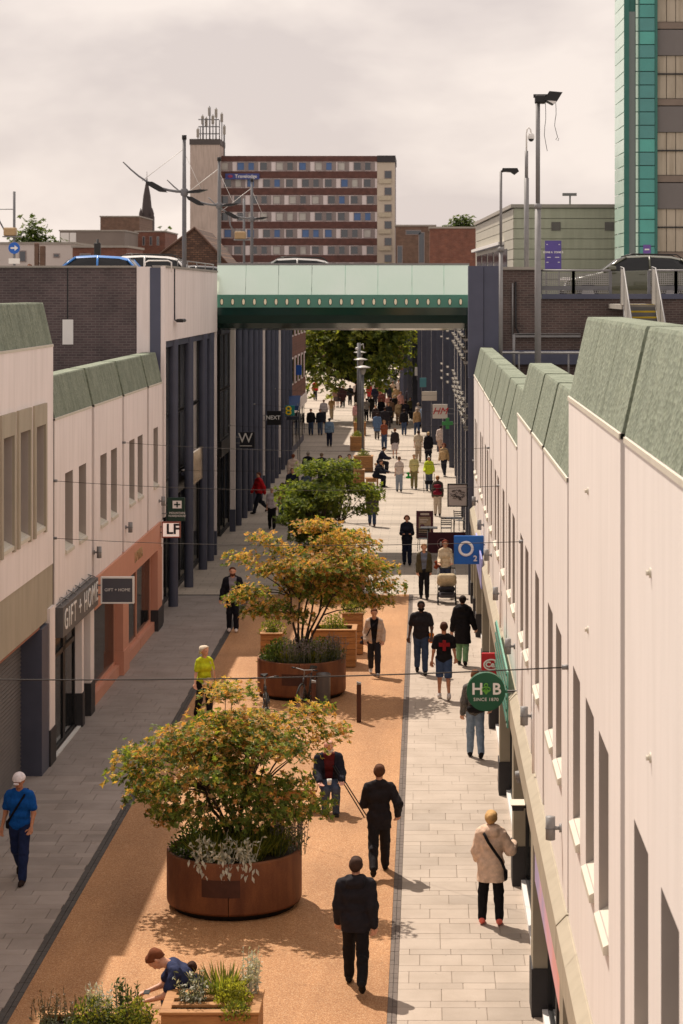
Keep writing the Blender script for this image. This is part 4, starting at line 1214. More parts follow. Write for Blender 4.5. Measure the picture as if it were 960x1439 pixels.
m = MB(); m.tube([(PX(803, YC), YC+1, ztop), (PX(803, YC), YC+1, PZ(270, YC))], 0.05, 6); m.box(PX(803, YC)-0.4, PX(803, YC)+0.35, YC+0.9, YC+1.1, PZ(274, YC), PZ(270, YC)); m.build('roof_lamp', M_GREYPOLE, hall)

# teal glass stair tower and the ribbed block beside it
YT = 104.0
tw = thing('teal_tower', 'teal glass panelled tower rising out of the frame', 'building', (PX(893, YT), YT, Z_DECK))
M_TEALS = [plain('teal_glass_%d' % k, c, 0.22, 0.15, 0.8, spec=0.7) for k, c in enumerate([(0.07,0.37,0.32), (0.055,0.30,0.27), (0.11,0.43,0.37), (0.06,0.26,0.25)])]
M_TEALPALE = [plain('pale_teal_glass_%d' % k, c, 0.2, 0.1, 0.8, spec=0.7) for k, c in enumerate([(0.58,0.80,0.68), (0.64,0.84,0.73)])]
M_TEALFR = plain('teal_frame', (0.03,0.15,0.125), 0.4)
ZT0, ZT1 = Z_DECK, 25.5
xt = [PX(p, YT) for p in (877, 884, 893, 898, 921, 924)]
m = MB(); m.box(xt[0]+0.12, xt[5]-0.05, YT+0.12, YT+4.4, ZT0, ZT1); m.build('core', M_TEALFR, tw)
hp = 0.655
n = int((ZT1-ZT0)/hp)
xf = PX(864, YT+4.0)
rnd = random.Random(8)
for k in range(n):
    z0_, z1_ = ZT0+k*hp+0.02, ZT0+(k+1)*hp-0.025
    m = MB(); m.prism([(xf, YT+4.0), (xt[0], YT+0.02), (xt[0]+0.06, YT+0.06), (xf+0.06, YT+4.0)], z0_, z1_, 'z'); m.build('side_pane', M_TEALPALE[k % 2], tw)
    m = MB(); m.box(xt[3]+0.03, xt[4]-0.03, YT-0.03, YT+0.06, z0_, z1_); m.build('pane', rnd.choice(M_TEALS), tw)
    m = MB(); m.box(xt[2]+0.02, xt[3]-0.03, YT+0.0, YT+0.06, z0_, z1_); m.build('edge_pane', M_TEALPALE[k % 2], tw)
for a, b in ((xt[0], xt[1]), (xt[3]-0.03, xt[3]+0.03), (xt[4]-0.02, xt[5])):
    m = MB(); m.box(a, b, YT-0.06, YT+0.115, ZT0, ZT1); m.build('mullion', M_TEALFR, tw)
m = MB(); m.box(xt[1], xt[2], YT+0.05, YT+0.1, ZT0, PZ(16, YT)); m.build('slot_glass', glass('slot_glass', (0.12,0.15,0.14), 0.06), tw)
m = MB(); m.box(PX(904, YT), PX(914.5, YT), YT-0.06, YT-0.035, PZ(356, YT), PZ(344, YT)); pq = m.build('purple_plaque', plain('purple_plaque', (0.16,0.09,0.36), 0.5), tw)
m = MB(); m.box(PX(906, YT), PX(912.5, YT), YT-0.066, YT-0.061, PZ(351.5, YT), PZ(349.5, YT)); m.build('plaque_line', M_SIGNWHITE, pq)
rb_ = thing('ribbed_block', 'beige ribbed concrete car park block joined to the teal tower', 'building', (PX(960, YT), YT, Z_DECK))
M_RIB = plain('ribbed_beige', (0.47,0.41,0.325), 0.8, 0.12, 0.4, streak=0.25)
M_SPAN = plain('spandrel_grey', (0.17,0.155,0.15), 0.7, 0.12, 0.5)
m = MB(); m.box(xt[5]+0.02, 40, YT+0.5, YT+20, ZT0-2, ZT1); m.build('core', M_SPAN, rb_)
for f in range(5):
    zb_ = PZ(375, YT) + f*3.74
    m = MB(); m.box(xt[5]+0.01, 40, YT+0.1, YT+0.5, zb_-0.9, zb_+0.35); m.build('spandrel', M_SPAN, rb_)
    m = MB(); m.box(xt[5]+0.01, 40, YT+0.12, YT+0.5, zb_+0.40, zb_+0.72); m.build('beam', plain('beam_brown', (0.22,0.175,0.145), 0.8), rb_)
    x = xt[5]+0.03
    while x < 16:
        m = MB(); m.box(x, x+0.42, YT+0.2, YT+0.5, zb_+0.75, zb_+2.82); m.build('rib', M_RIB, rb_); x += 0.45
    m = MB(); m.box(xt[5]+0.01, 40, YT+0.12, YT+0.35, zb_+1.9, zb_+1.97); m.build('rail', M_BLACK, rb_)

# ================================================================== posts, lamps and signs on the decks
def sail_lamp(px, top, Y, label):
    x = PX(px, Y); zt_ = PZ(top, Y)
    t = thing('sail_lamp_post', label, 'lamp post', (x, Y, Z_DECK), group='sail arm lamp posts on the car park deck')
    m = MB(); m.tube([(x, Y, Z_DECK), (x, Y, Z_DECK+3.0), (x, Y, zt_)], [0.075, 0.07, 0.055], 10); m.build('pole', M_GREYPOLE, t)
    m = MB(); m.lathe([(0.0, 0.0), (0.075, 0.0), (0.075, 0.14), (0, 0.14)], 10, (x, Y, zt_)); m.build('cap', M_BLACK, t)
    zc = zt_ - 1.68
    m = MB(); m.lathe([(0.085, -0.12), (0.12, -0.08), (0.12, 0.08), (0.085, 0.12)], 10, (x, Y, zc)); m.build('collar', M_GREYPOLE, t)
    for s_, L, rise in ((-1, 1.95, 0.95), (1, 0.62, 0.06)):
        pts = []
        for k in range(9):
            u = k/8
            pts.append((x+s_*L*u, Y, zc + 0.02 + rise*u**2.2))
        m = MB(); m.tube(pts, [0.05-0.028*k/8 for k in range(9)], 8); m.build('arm', M_GREYPOLE, t)
    m = MB()
    q = [(x-0.55, zc+0.0), (x-0.80, zc+0.02), (x-1.15, zc+0.22), (x-1.22, zc+0.34), (x-1.0, zc+0.33), (x-0.7, zc+0.16)]
    m.prism(q, Y-0.18, Y+0.18, 'y'); m.build('lamp_head', M_BLACK, t)
    m = MB()
    q = [(x+0.12, zc-0.03), (x+0.45, zc-0.02), (x+0.75, zc+0.08), (x+0.5, zc+0.09), (x+0.2, zc+0.05)]
    m.prism(q, Y-0.16, Y+0.16, 'y'); m.build('lamp_head', M_BLACK, t)
    m = MB(); m.tube([(x-1.35, Y, zc+0.36), (x, Y, zt_-0.28)], 0.011, 5); m.tube([(x+0.55, Y, zc+0.06), (x, Y, zt_-0.4)], 0.008, 5); m.build('stay_wire', M_SIGNWHITE, t)
sail_lamp(259, 196, 68.0, 'tall grey lamp post with long sail arm above the white parapet')
sail_lamp(308, 226, 80.0, 'grey sail arm lamp post in front of the hotel stair tower')
sail_lamp(354, 255, 95.5, 'grey sail arm lamp post farthest along the deck before the hotel windows')
def basket_lamp(px, top, Y, label):
    x = PX(px, Y); zt_ = PZ(top, Y)
    t = thing('lantern_post', label, 'lamp post', (x, Y, Z_DECK), group='lantern posts with curved brackets')
    m = MB(); m.tube([(x, Y, Z_DECK), (x, Y, zt_)], 0.06, 8); m.build('pole', M_GREYPOLE, t)
    m = MB(); zz = zt_-1.9
    m.tube([(x-0.75, Y, zz+1.25), (x-0.68, Y, zz+0.6), (x-0.42, Y, zz+0.12), (x, Y, zz)], 0.04, 6); m.tube([(x-0.75, Y, zz+1.1), (x-0.05, Y, zz+1.1)], 0.022, 6); m.build('bracket', M_GREYPOLE, t)
    m = MB(); m.bbox(x-0.45, x+0.10, Y-0.2, Y+0.2, zz-0.1, zz+0.28, 0.04); m.build('lantern', plain('amber_lantern', (0.40,0.27,0.14), 0.4), t)
    m = MB(); m.bbox(x-0.5, x+0.35, Y-0.22, Y+0.22, zz-0.16, zz-0.1, 0.02); m.build('lantern_tray', M_GREYPOLE, t)
basket_lamp(20, 269, 96, 'lantern post with curved bracket beside the blue arrow sign')
basket_lamp(343, 279, 105, 'lantern post with amber box between the sail arm lamps')
# blue arrow sign
Ya = 92.0
t = thing('arrow_sign', 'round blue sign with white arrow above a small white plate', 'sign', (PX(20, Ya), Ya, Z_DECK))
m = MB(); m.tube([(PX(20, Ya), Ya+0.06, Z_DECK), (PX(20, Ya), Ya+0.06, PZ(340, Ya))], 0.035, 8); m.build('post', M_GREYPOLE, t)
m = MB(); m.tube([(PX(20, Ya), Ya-0.02, PZ(348.5, Ya)), (PX(20, Ya), Ya+0.02, PZ(348.5, Ya))], 0.25, 24, smooth=False); m.build('disc', plain('sign_blue', (0.02,0.12,0.50), 0.4), t)
x, z = PX(20, Ya), PZ(348.5, Ya)
m = MB(); m.prism([(x-0.15, z-0.035), (x+0.02, z-0.035), (x+0.02, z-0.12), (x+0.17, z), (x+0.02, z+0.12), (x+0.02, z+0.035), (x-0.15, z+0.035)], Ya-0.03, Ya-0.022, 'y'); m.build('arrow', M_SIGNWHITE, t)
m = MB(); m.box(x-0.24, x+0.24, Ya-0.02, Ya+0.02, PZ(370.5, Ya), PZ(363, Ya)); m.build('plate', M_SIGNWHITE, t)
t = thing('signal_post', 'short black signal post standing among the parked cars', 'signal', (PX(137, 84), 84, Z_DECK))
m = MB(); m.tube([(PX(137, 84), 84, Z_DECK), (PX(137, 84), 84, PZ(336, 84))], 0.05, 8); m.build('post', M_BLACK, t)
m = MB(); m.bbox(PX(132.5, 84), PX(141.5, 84), 83.9, 84.1, PZ(361, 84), PZ(341, 84), 0.03); m.build('head', M_BLACK, t)
t = thing('brick_gatepost', 'pair height weathered brown stone gatepost behind the arrow sign', 'post', (PX(55, 150), 150, 0))
m = MB(); m.bbox(PX(48, 150), PX(54, 150), 150, 150.4, 0, PZ(341, 150), 0.05); m.build('pillar', B_BROWN, t)
m = MB(); m.bbox(PX(55.5, 150), PX(63, 150), 150, 150.4, 0, PZ(345, 150), 0.05); m.build('pillar', B_BROWN, t)
# deck edge rail on the left, seen above the parapet
rl2 = thing('parapet_rail', 'low tubular rail above the white parapet near the blue car', 'railing', (PX(228, 63.5), 63.5, Z_PAR+0.07))
m = MB(); zq = Z_PAR+0.07
m.tube([(PX(204, 63), 63.0, zq), (PX(204, 63), 63.0, zq+0.10), (PX(209, 63), 63.0, zq+0.15), (PX(236, 63), 63.0, zq+0.15), (PX(241, 63), 63.0, zq+0.1), (PX(241, 63), 63, zq-0.2)], 0.022, 6); m.build('hoop', M_SIGNWHITE, rl2)
m = MB()
m.tube([(X_L-0.1, 66.5, zq+0.22), (X_L-0.1, 77.8, zq+0.22)], 0.02, 6)
for k in range(5): m.tube([(X_L-0.1, 66.5+2.8*k, zq), (X_L-0.1, 66.5+2.8*k, zq+0.22)], 0.018, 6)
m.build('long_rail', M_STEEL, rl2)

# right-hand lamp and camera masts
def flood_mast(px, top, Y, zbase, label, kind):
    x = PX(px, Y); zt_ = PZ(top, Y)
    t = thing('flood_light_mast', label, 'lamp post', (x, Y, zbase), group='tubular flood light masts')
    zj = zbase + (zt_-zbase)*0.62
    m = MB(); m.tube([(x, Y, zbase), (x, Y, zj)], 0.085 if kind == 'b' else 0.062, 12); m.build('lower_tube', M_STEEL, t)
    m = MB(); m.tube([(x, Y, zj), (x, Y, zt_)], 0.06 if kind == 'b' else 0.042, 12); m.lathe([(0.085, -0.05), (0.1, -0.05), (0.1, 0.06), (0.06, 0.1)], 12, (x, Y, zj)); m.build('upper_tube', M_STEEL, t)
    m = MB(); m.lathe([(0.16, 0.0), (0.16, 0.03), (0.09, 0.05), (0.09, 0.22)], 12, (x, Y, zbase)); m.build('base_flange', M_STEEL, t)
    if kind == 'b':
        m = MB(); m.box(x-0.12, x+0.35, Y-0.05, Y+0.05, zt_-0.06, zt_+0.03); m.build('head_arm', M_BLACK, t)
        m = MB(); m.bbox(x-0.08, x+0.22, Y-0.2, Y+0.2, zt_-0.22, zt_+0.0, 0.03); m.build('gear_box', M_BLACK, t)
        m = MB()
        m.prism([(x+0.15, zt_-0.13), (x+0.30, zt_+0.10), (x+0.66, zt_+0.07), (x+0.52, zt_-0.16), (x+0.40, zt_-0.26)], Y-0.22, Y+0.22, 'y'); fh = m.build('flood_head', M_BLACK, t)
        m = MB(); m.prism([(x+0.24, zt_-0.155), (x+0.50, zt_-0.175), (x+0.42, zt_-0.255)], Y-0.225, Y-0.221, 'y'); m.build('lens', M_SIGNWHITE, fh)
        for dx, L in ((0.20, 1.30), (0.48, 0.92)):
            pts = [(x+dx+0.05*math.sin(k*1.3)*k/6, Y-0.1, zt_-0.22-L*k/6) for k in range(7)]
            m = MB(); m.tube(pts, 0.008, 5)
            if dx > 0.4: m.tube([pts[-1], (pts[-1][0]-0.05, Y-0.1, pts[-1][2]-0.06), (pts[-1][0]+0.02, Y-0.1, pts[-1][2]-0.1), (pts[-1][0]+0.03, Y-0.1, pts[-1][2]-0.02)], 0.008, 5)
            m.build('loose_cable', M_BLACK, t)
    else:
        m = MB(); m.tube([(x, Y, zt_), (x+0.35, Y, zt_+0.06)], 0.035, 8); m.build('head_arm', M_BLACK, t)
        m = MB(); m.prism([(x+0.02, zt_+0.0), (x+0.05, zt_+0.1), (x+0.5, zt_+0.1), (x+0.55, zt_+0.0), (x+0.42, zt_-0.10), (x+0.30, zt_-0.02)], Y-0.16, Y+0.16, 'y'); m.build('flood_head', M_BLACK, t)
flood_mast(704, 241, 65.5, 6.95, 'slim flood light mast in front of the navy pier', 'a')
flood_mast(756, 134, 58.0, 6.95, 'tallest flood light mast with loose cables hanging from its head', 'b')
x, Y = PX(740, 74), 74.0
t = thing('camera_mast', 'swan neck mast with a white dome camera', 'camera mast', (x, Y, Z_DECK))
m = MB(); m.tube([(x, Y, Z_DECK), (x, Y, PZ(250, Y))], 0.085, 12); m.build('lower_tube', M_STEEL, t)
m = MB(); m.tube([(x, Y, PZ(252, Y)), (x, Y, PZ(212, Y))], 0.06, 12); m.build('upper_tube', M_STEEL, t)
m = MB(); m.tube([(x, Y, PZ(213, Y)), (x, Y, PZ(188, Y)), (x+0.02, Y, PZ(182, Y)), (x+0.08, Y, PZ(179, Y)), (x+0.14, Y, PZ(182, Y)), (x+0.16, Y, PZ(188, Y))], 0.028, 8); m.build('swan_neck', M_SIGNWHITE, t)
m = MB(); m.lathe([(0.0, 0.0), (0.10, -0.02), (0.12, -0.14), (0.11, -0.2)], 14, (x+0.16, Y, PZ(187, Y))); m.build('camera_housing', M_SIGNWHITE, t)
m = MB(); m.sphere((x+0.16, Y, PZ(195, Y)), 0.1, 12); m.build('camera_dome', M_BLACK, t)
# purple zone board
Yz = 68.6
t = thing('zone_board', 'purple zone A and zone B board on the deck railing', 'sign', (PX(777, Yz), Yz, Z_DECK))
for q in (768, 786):
    m = MB(); m.box(PX(q, Yz)-0.02, PX(q, Yz)+0.02, Yz+0.02, Yz+0.06, Z_DECK, PZ(340, Yz)); m.build('post', M_STEEL, t)
m = MB(); m.box(PX(766, Yz), PX(789, Yz), Yz-0.01, Yz+0.015, PZ(378, Yz), PZ(338, Yz)); bd = m.build('board', plain('zone_purple', (0.115,0.085,0.33), 0.4), t)
lettering('lettering', 'ZONE A  ZONE B', 0.082, M_SIGNWHITE, bd, (PX(777.5, Yz), Yz-0.014, PZ(354.5, Yz)), FACE_CAM, bold=0.003, depth=0.003)
m = MB()
for a, b, c in ((769, 774, 361), (780, 786, 361), (768, 771, 368), (784, 787, 368), (768, 770, 343), (785, 787, 343)): m.box(PX(a, Yz), PX(b, Yz), Yz-0.014, Yz-0.0105, PZ(c+1, Yz), PZ(c, Yz))
m.build('small_print', M_SIGNWHITE, bd)

# ================================================================== cars
M_TYRE = plain('tyre', (0.02,0.02,0.02), 0.8)
M_RIM = plain('alloy', (0.45,0.45,0.46), 0.3, 0.1, metal=0.8)
M_CARGLASS = plain('car_glass', (0.016,0.018,0.02), 0.12, spec=0.35)
def paint(name, c):
    return plain(name, c, 0.25, 0.03, 1.0, coat=1.0, spec=0.5)
def car(label, x, y, z, rz, col, L=4.3, W=1.8, H=1.5, rails=False, group=None, name='parked_car', suv=False):
    t = thing(name, label, 'car', (x, y, z), rz, group)
    g = 0.20 if suv else 0.15
    belt = g + (H-g)*(0.66 if suv else 0.60)
    # side profile (u along the car from the nose, w up): lower body and cabin rings
    body = [(0.00, g+0.18, 0.80), (0.04, belt-0.32, 0.86), (0.16, belt-0.20, 0.94), (0.27, belt-0.09, 0.98), (0.33, belt-0.02, 1.0), (0.60, belt+0.01, 1.0), (0.86, belt+0.03, 0.98), (0.97, belt-0.02, 0.92), (1.0, g+0.3, 0.86)]
    m = MB()
    rings = []
    for u, w, k in body:
        xx = -L/2+u*L; hw = W/2*k
        zb_ = g + (0.12 if u in (0.0, 1.0) else 0.0)
        rings.append([(xx, -hw*0.95, zb_), (xx, -hw, zb_+0.12), (xx, -hw, w-0.14), (xx, -hw*0.94, w-0.03), (xx, -hw*0.80, w),
                      (xx, hw*0.80, w), (xx, hw*0.94, w-0.03), (xx, hw, w-0.14), (xx, hw, zb_+0.12), (xx, hw*0.95, zb_)])
    nR = 10
    vs = [p for r_ in rings for p in r_]
    fs = [(i*nR+k, i*nR+(k+1) % nR, (i+1)*nR+(k+1) % nR, (i+1)*nR+k) for i in range(len(rings)-1) for k in range(nR)]
    fs += [tuple(range(nR-1, -1, -1)), tuple((len(rings)-1)*nR+k for k in range(nR))]
    m.add(vs, fs, 0, True)
    body_o = m.build('body', col, t, local=True)
    cab = [(0.30, belt-0.02, 0.90), (0.40, belt+(H-belt)*0.72, 0.80), (0.47, H-0.03, 0.74), (0.62, H, 0.73), (0.80, H-0.04, 0.72), (0.88, H-0.12, 0.72), (0.965, belt+0.02, 0.86)]
    m = MB(); rings = []
    for u, w, k in cab:
        xx = -L/2+u*L; hw = W/2*k
        rings.append([(xx, -W/2*0.93, belt-0.03), (xx, -hw-0.01, w-0.06), (xx, -hw*0.86, w), (xx, hw*0.86, w), (xx, hw+0.01, w-0.06), (xx, W/2*0.93, belt-0.03)])
    vs = [p for r_ in rings for p in r_]
    fs = [(i*6+k, i*6+k+1, (i+1)*6+k+1, (i+1)*6+k) for i in range(len(rings)-1) for k in range(5)]
    m.add(vs, fs, 0, True)
    m.build('cabin', M_CARGLASS, t, local=True)
    # roof skin and pillars over the glass
    m = MB()
    rr = [(u, w, k) for u, w, k in cab if 0.44 < u < 0.9]
    vs = []
    for u, w, k in rr:
        xx = -L/2+u*L; hw = W/2*k
        vs += [(xx, -hw-0.015, w-0.055), (xx, -hw*0.86, w+0.012), (xx, hw*0.86, w+0.012), (xx, hw+0.015, w-0.055)]
    fs = [(i*4+k, i*4+k+1, (i+1)*4+k+1, (i+1)*4+k) for i in range(len(rr)-1) for k in range(3)]
    m.add(vs, fs, 0, True)
    m.build('roof', col, t, local=True)
    for s_ in (-1, 1):
        for (ua, wa, ka, ub, wb, kb) in ((0.30, belt-0.02, 0.93, 0.47, H-0.05, 0.75), (0.64, belt-0.02, 0.95, 0.64, H-0.03, 0.75), (0.965, belt, 0.90, 0.87, H-0.12, 0.74)):
            m = MB(); m.tube([(-L/2+ua*L, s_*W/2*ka, wa), (-L/2+ub*L, s_*W/2*kb, wb)], 0.035, 6)
            m.build('pillar', col, t, local=True)
    for u in (0.185, 0.80):
        for s_ in (-1, 1):
            r_ = 0.34 if suv else 0.31
            m = MB(); m.tube([(-L/2+u*L, s_*(W/2-0.20), r_), (-L/2+u*L, s_*(W/2+0.01), r_)], r_, 20); w = m.build('wheel', M_TYRE, t, local=True)
            m = MB(); m.tube([(-L/2+u*L, s_*(W/2-0.02), r_), (-L/2+u*L, s_*(W/2+0.018), r_)], r_*0.62, 14); m.build('rim', M_RIM, w, local=True)
    for s_ in (-1, 1):
        m = MB(); m.bbox(-L/2-0.0, -L/2+0.28, s_*W*0.30, s_*W*0.435, belt-0.36, belt-0.25, 0.03); m.build('headlight', M_SIGNWHITE, t, local=True)
        m = MB(); m.bbox(L/2-0.16, L/2-0.0, s_*W*0.31, s_*W*0.44, belt-0.26, belt-0.12, 0.03); m.build('tail_light', plain('tail_red', (0.35,0.02,0.02), 0.3), t, local=True)
        m = MB(); m.bbox(-L/2+0.335*L, -L/2+0.39*L, s_*(W/2+0.0), s_*(W/2+0.17), belt-0.02, belt+0.13, 0.04); m.build('wing_mirror', col, t, local=True)
        for u in (0.56, 0.76):
            m = MB(); m.bbox(-L/2+u*L, -L/2+(u+0.045)*L, s_*(W/2-0.005), s_*(W/2+0.02), belt-0.16, belt-0.13, 0.008); m.build('door_handle', col, t, local=True)
        if rails:
            m = MB(); m.tube([(-L/2+0.46*L, s_*W*0.36, H-0.02), (-L/2+0.52*L, s_*W*0.36, H+0.055), (-L/2+0.84*L, s_*W*0.36, H+0.03), (-L/2+0.88*L, s_*W*0.36, H-0.1)], 0.02, 6); m.build('roof_rail', M_BLACK, t, local=True)
    return t
zr_ = Z_DECK
car('olive green sport utility car parked behind the perforated railing', PX(884, 71), 71.2, zr_, 0, paint('olive_paint', (0.075,0.08,0.045)), 4.5, 1.85, 1.60, True, suv=True)
car('bright blue hatchback roof showing over the brick parapet', PX(118, 66.6), 66.4, zr_, 0, paint('blue_paint', (0.02,0.20,0.62)), 4.0, 1.75, 1.52)
car('white estate car with black roof rails behind the blue hatchback', PX(178, 72), 72.4, zr_, 0, paint('white_paint', (0.70,0.68,0.66)), 4.6, 1.8, 1.62, True)
car('silver people carrier crossing behind the mint footbridge parapet', PX(396, 80.8), 80.8, zr_, 0, paint('silver_paint', (0.42,0.41,0.40)), 4.5, 1.8, 1.66, True)
car('dark grey car between the white estate and the mint footbridge', PX(258, 90), 90.0, zr_, 0, paint('grey_paint', (0.06,0.06,0.065)), 4.3, 1.8, 1.50)
# ================================================================== trees and planting
L_GREEN = leafmat('leaf_green', (0.125, 0.165, 0.036))
L_DEEP = leafmat('leaf_deep', (0.065, 0.100, 0.026))
L_LIME = leafmat('leaf_lime', (0.31, 0.315, 0.055))
L_GOLD = leafmat('leaf_gold', (0.55, 0.41, 0.10))
L_ORANGE = leafmat('leaf_orange', (0.52, 0.255, 0.085))
L_PINK = leafmat('leaf_pink', (0.58, 0.36, 0.20))
L_SILVER = leafmat('leaf_silver', (0.60, 0.60, 0.52), 0.3)
L_LAV = leafmat('leaf_lavender', (0.30, 0.25, 0.27), 0.2)
L_GREY = leafmat('leaf_greygreen', (0.16, 0.175, 0.115), 0.25)
M_BARK = plain('bark', (0.060, 0.040, 0.028), 0.9, 0.3, 12.0, bump=0.6, bscale=40)

class Leaves:
    """many small folded leaves as one mesh"""
    def __init__(s): s.v = []; s.f = []; s.m = []
    def leaf(s, p, d, n, L, W, mi):
        """p root, d direction, n face normal"""
        u = d.cross(n)
        if u.length < 1e-5: u = Vector((1,0,0))
        u.normalize(); nn = u.cross(d).normalized()
        o = len(s.v)
        mid = p + d*(L*0.5)
        s.v += [tuple(p), tuple(mid+u*(W/2)+nn*(W*0.22)), tuple(p+d*L-nn*(L*0.12)), tuple(mid-u*(W/2)+nn*(W*0.22)), tuple(mid)]
        s.f += [(o, o+1, o+4), (o+1, o+2, o+4), (o+2, o+3, o+4), (o+3, o, o+4)]
        s.m += [mi]*4
    def build(s, name, mats, parent):
        root = parent
        while root.parent: root = root.parent
        q = root.location
        me = bpy.data.meshes.new(name)
        me.from_pydata([(a-q.x, b-q.y, c-q.z) for a, b, c in s.v], [], s.f)
        for m in mats: me.materials.append(m)
        me.polygons.foreach_set('material_index', s.m)
        me.update()
        return link(name, me, parent)
def rdir(rnd, up=0.0):
    v = Vector((rnd.gauss(0,1), rnd.gauss(0,1), rnd.gauss(0,1)+up))
    return v.normalized()

def tree(label, base, crown_c, crown_r, n_clump, n_ros, mats, pick, seed, leafL=0.085, stems=5, stem_r=0.035, spread=0.26, group=None, name='small_tree', trunk_h=None, layered=True, arms=()):
    rnd = random.Random(seed)
    t = thing(name, label, 'tree', base, group=group)
    bx, by, bz = base
    cc = Vector(crown_c); cr = Vector(crown_r)
    clumps = [Vector((bx+q[0], by+q[1], q[2])) for q in arms]
    tries = 0
    while len(clumps) < n_clump and tries < 20000:
        tries += 1
        d = rdir(rnd, 0.15)
        rad = rnd.random()**0.42
        # uneven outline: lobes stick out differently by direction
        lob = 0.86 + 0.26*math.sin(3*math.atan2(d.y, d.x)+seed) + 0.12*math.sin(5*math.atan2(d.y, d.x)+2.1*seed)
        p = cc + Vector((d.x*cr.x, d.y*cr.y, d.z*cr.z)) * rad * lob
        if all((p-q).length > spread*(1.25 if layered else 0.8) for q in clumps): clumps.append(p)
    wood = MB()
    S = []
    for k in range(stems):
        a = 2*math.pi*k/stems + rnd.uniform(-0.4, 0.4)
        r0 = 0.05 if stems > 1 else 0.0
        h = (cc.z-bz) - cr.z*0.45 if trunk_h is None else trunk_h
        lean = cr.x*0.30 if stems > 1 else 0.05
        p0 = Vector((bx+r0*math.cos(a), by+r0*math.sin(a), bz))
        p3 = Vector((bx+(cc.x-bx)*0.6+lean*math.cos(a), by+(cc.y-by)*0.6+lean*math.sin(a), bz+h))
        p1 = p0.lerp(p3, 0.35)+Vector((rnd.uniform(-.05,.05), rnd.uniform(-.05,.05), 0.06)); p2 = p0.lerp(p3, 0.7)+Vector((rnd.uniform(-.06,.06), rnd.uniform(-.06,.06), 0))
        wood.tube([p0, p1, p2, p3], [stem_r, stem_r*0.85, stem_r*0.72, stem_r*0.6], 7)
        S.append((p1, p2, p3))
    for c in clumps:
        s_ = min(S, key=lambda q: (Vector((q[2].x, q[2].y, 0))-Vector((c.x, c.y, 0))).length + rnd.uniform(0, 0.3))
        a = s_[2] if c.z > s_[2].z - 0.1 else s_[1]
        m1 = a.lerp(c, 0.5) + Vector((rnd.uniform(-.1,.1), rnd.uniform(-.1,.1), rnd.uniform(-0.02, 0.14)))*(cr.x/1.7)
        wood.tube([a, a.lerp(m1, 0.5)+Vector((0,0,0.04)), m1, c], [stem_r*0.55, stem_r*0.42, stem_r*0.3, stem_r*0.12], 5, caps=False)
    lv = Leaves()
    for i in range(n_ros):
        c = rnd.choice(clumps)
        g3 = [max(-1.7, min(1.7, rnd.gauss(0, 1))) for _ in range(3)]
        o = Vector((g3[0]*spread, g3[1]*spread, g3[2]*spread*(0.36 if layered else 0.8)))
        p = c + o
        ax = (rdir(rnd, 1.6) + (p-cc).normalized()*0.5).normalized()
        hgt = (p.z-(cc.z-cr.z))/(2*cr.z)
        out = Vector(((p.x-cc.x)/cr.x, (p.y-cc.y)/cr.y, (p.z-cc.z)/cr.z)).length
        mi = pick(rnd, hgt, out, o.z/spread)
        n = rnd.randint(5, 8)
        e1 = ax.orthogonal().normalized(); e2 = ax.cross(e1)
        a0 = rnd.uniform(0, 6.28)
        for k in range(n):
            a = a0+2*math.pi*k/n+rnd.uniform(-.25,.25)
            tilt = rnd.uniform(0.1, 0.75)
            d = ((e1*math.cos(a)+e2*math.sin(a))*math.cos(tilt)+ax*math.sin(tilt)).normalized()
            L = leafL*rnd.uniform(0.7, 1.2)
            lv.leaf(p, d, ax, L, L*0.46, mi if rnd.random() < 0.85 else rnd.randint(0, min(2, len(mats)-1)))
    wood.build('trunk', M_BARK, t)
    lv.build('crown', mats, t)
    return t

def corten():
    tt = NT('corten_steel')
    v = tt.pos()
    f = tt.noise(tt.scale(v, (1.6, 1.6, 0.5)), 2.2, 6.0, 0.62)
    c = tt.ramp(f, [(0.25, (0.11,0.038,0.020)), (0.5, (0.20,0.074,0.032)), (0.75, (0.29,0.115,0.046))])
    g = tt.noise(v, 60.0, 3.0)
    c = tt.mixc(c, tt.ramp(g, [(0.3, (0.82,0.82,0.82)), (0.7, (1.1,1.08,1.05))]), 1.0, 'MULTIPLY')
    tt.link(c, tt.b.inputs['Base Color']); tt.b.inputs['Roughness'].default_value = 0.65; tt.b.inputs['Metallic'].default_value = 0.25
    tt.bump(g, 0.15, 0.004)
    return tt.m
M_CORTEN = corten()
M_CORTEN_D = plain('corten_dark', (0.075, 0.028, 0.018), 0.6, 0.3, 8.0, metal=0.2)
M_SOIL = plain('soil', (0.035, 0.024, 0.016), 0.95, 0.4, 10.0, bump=0.8, bscale=30)

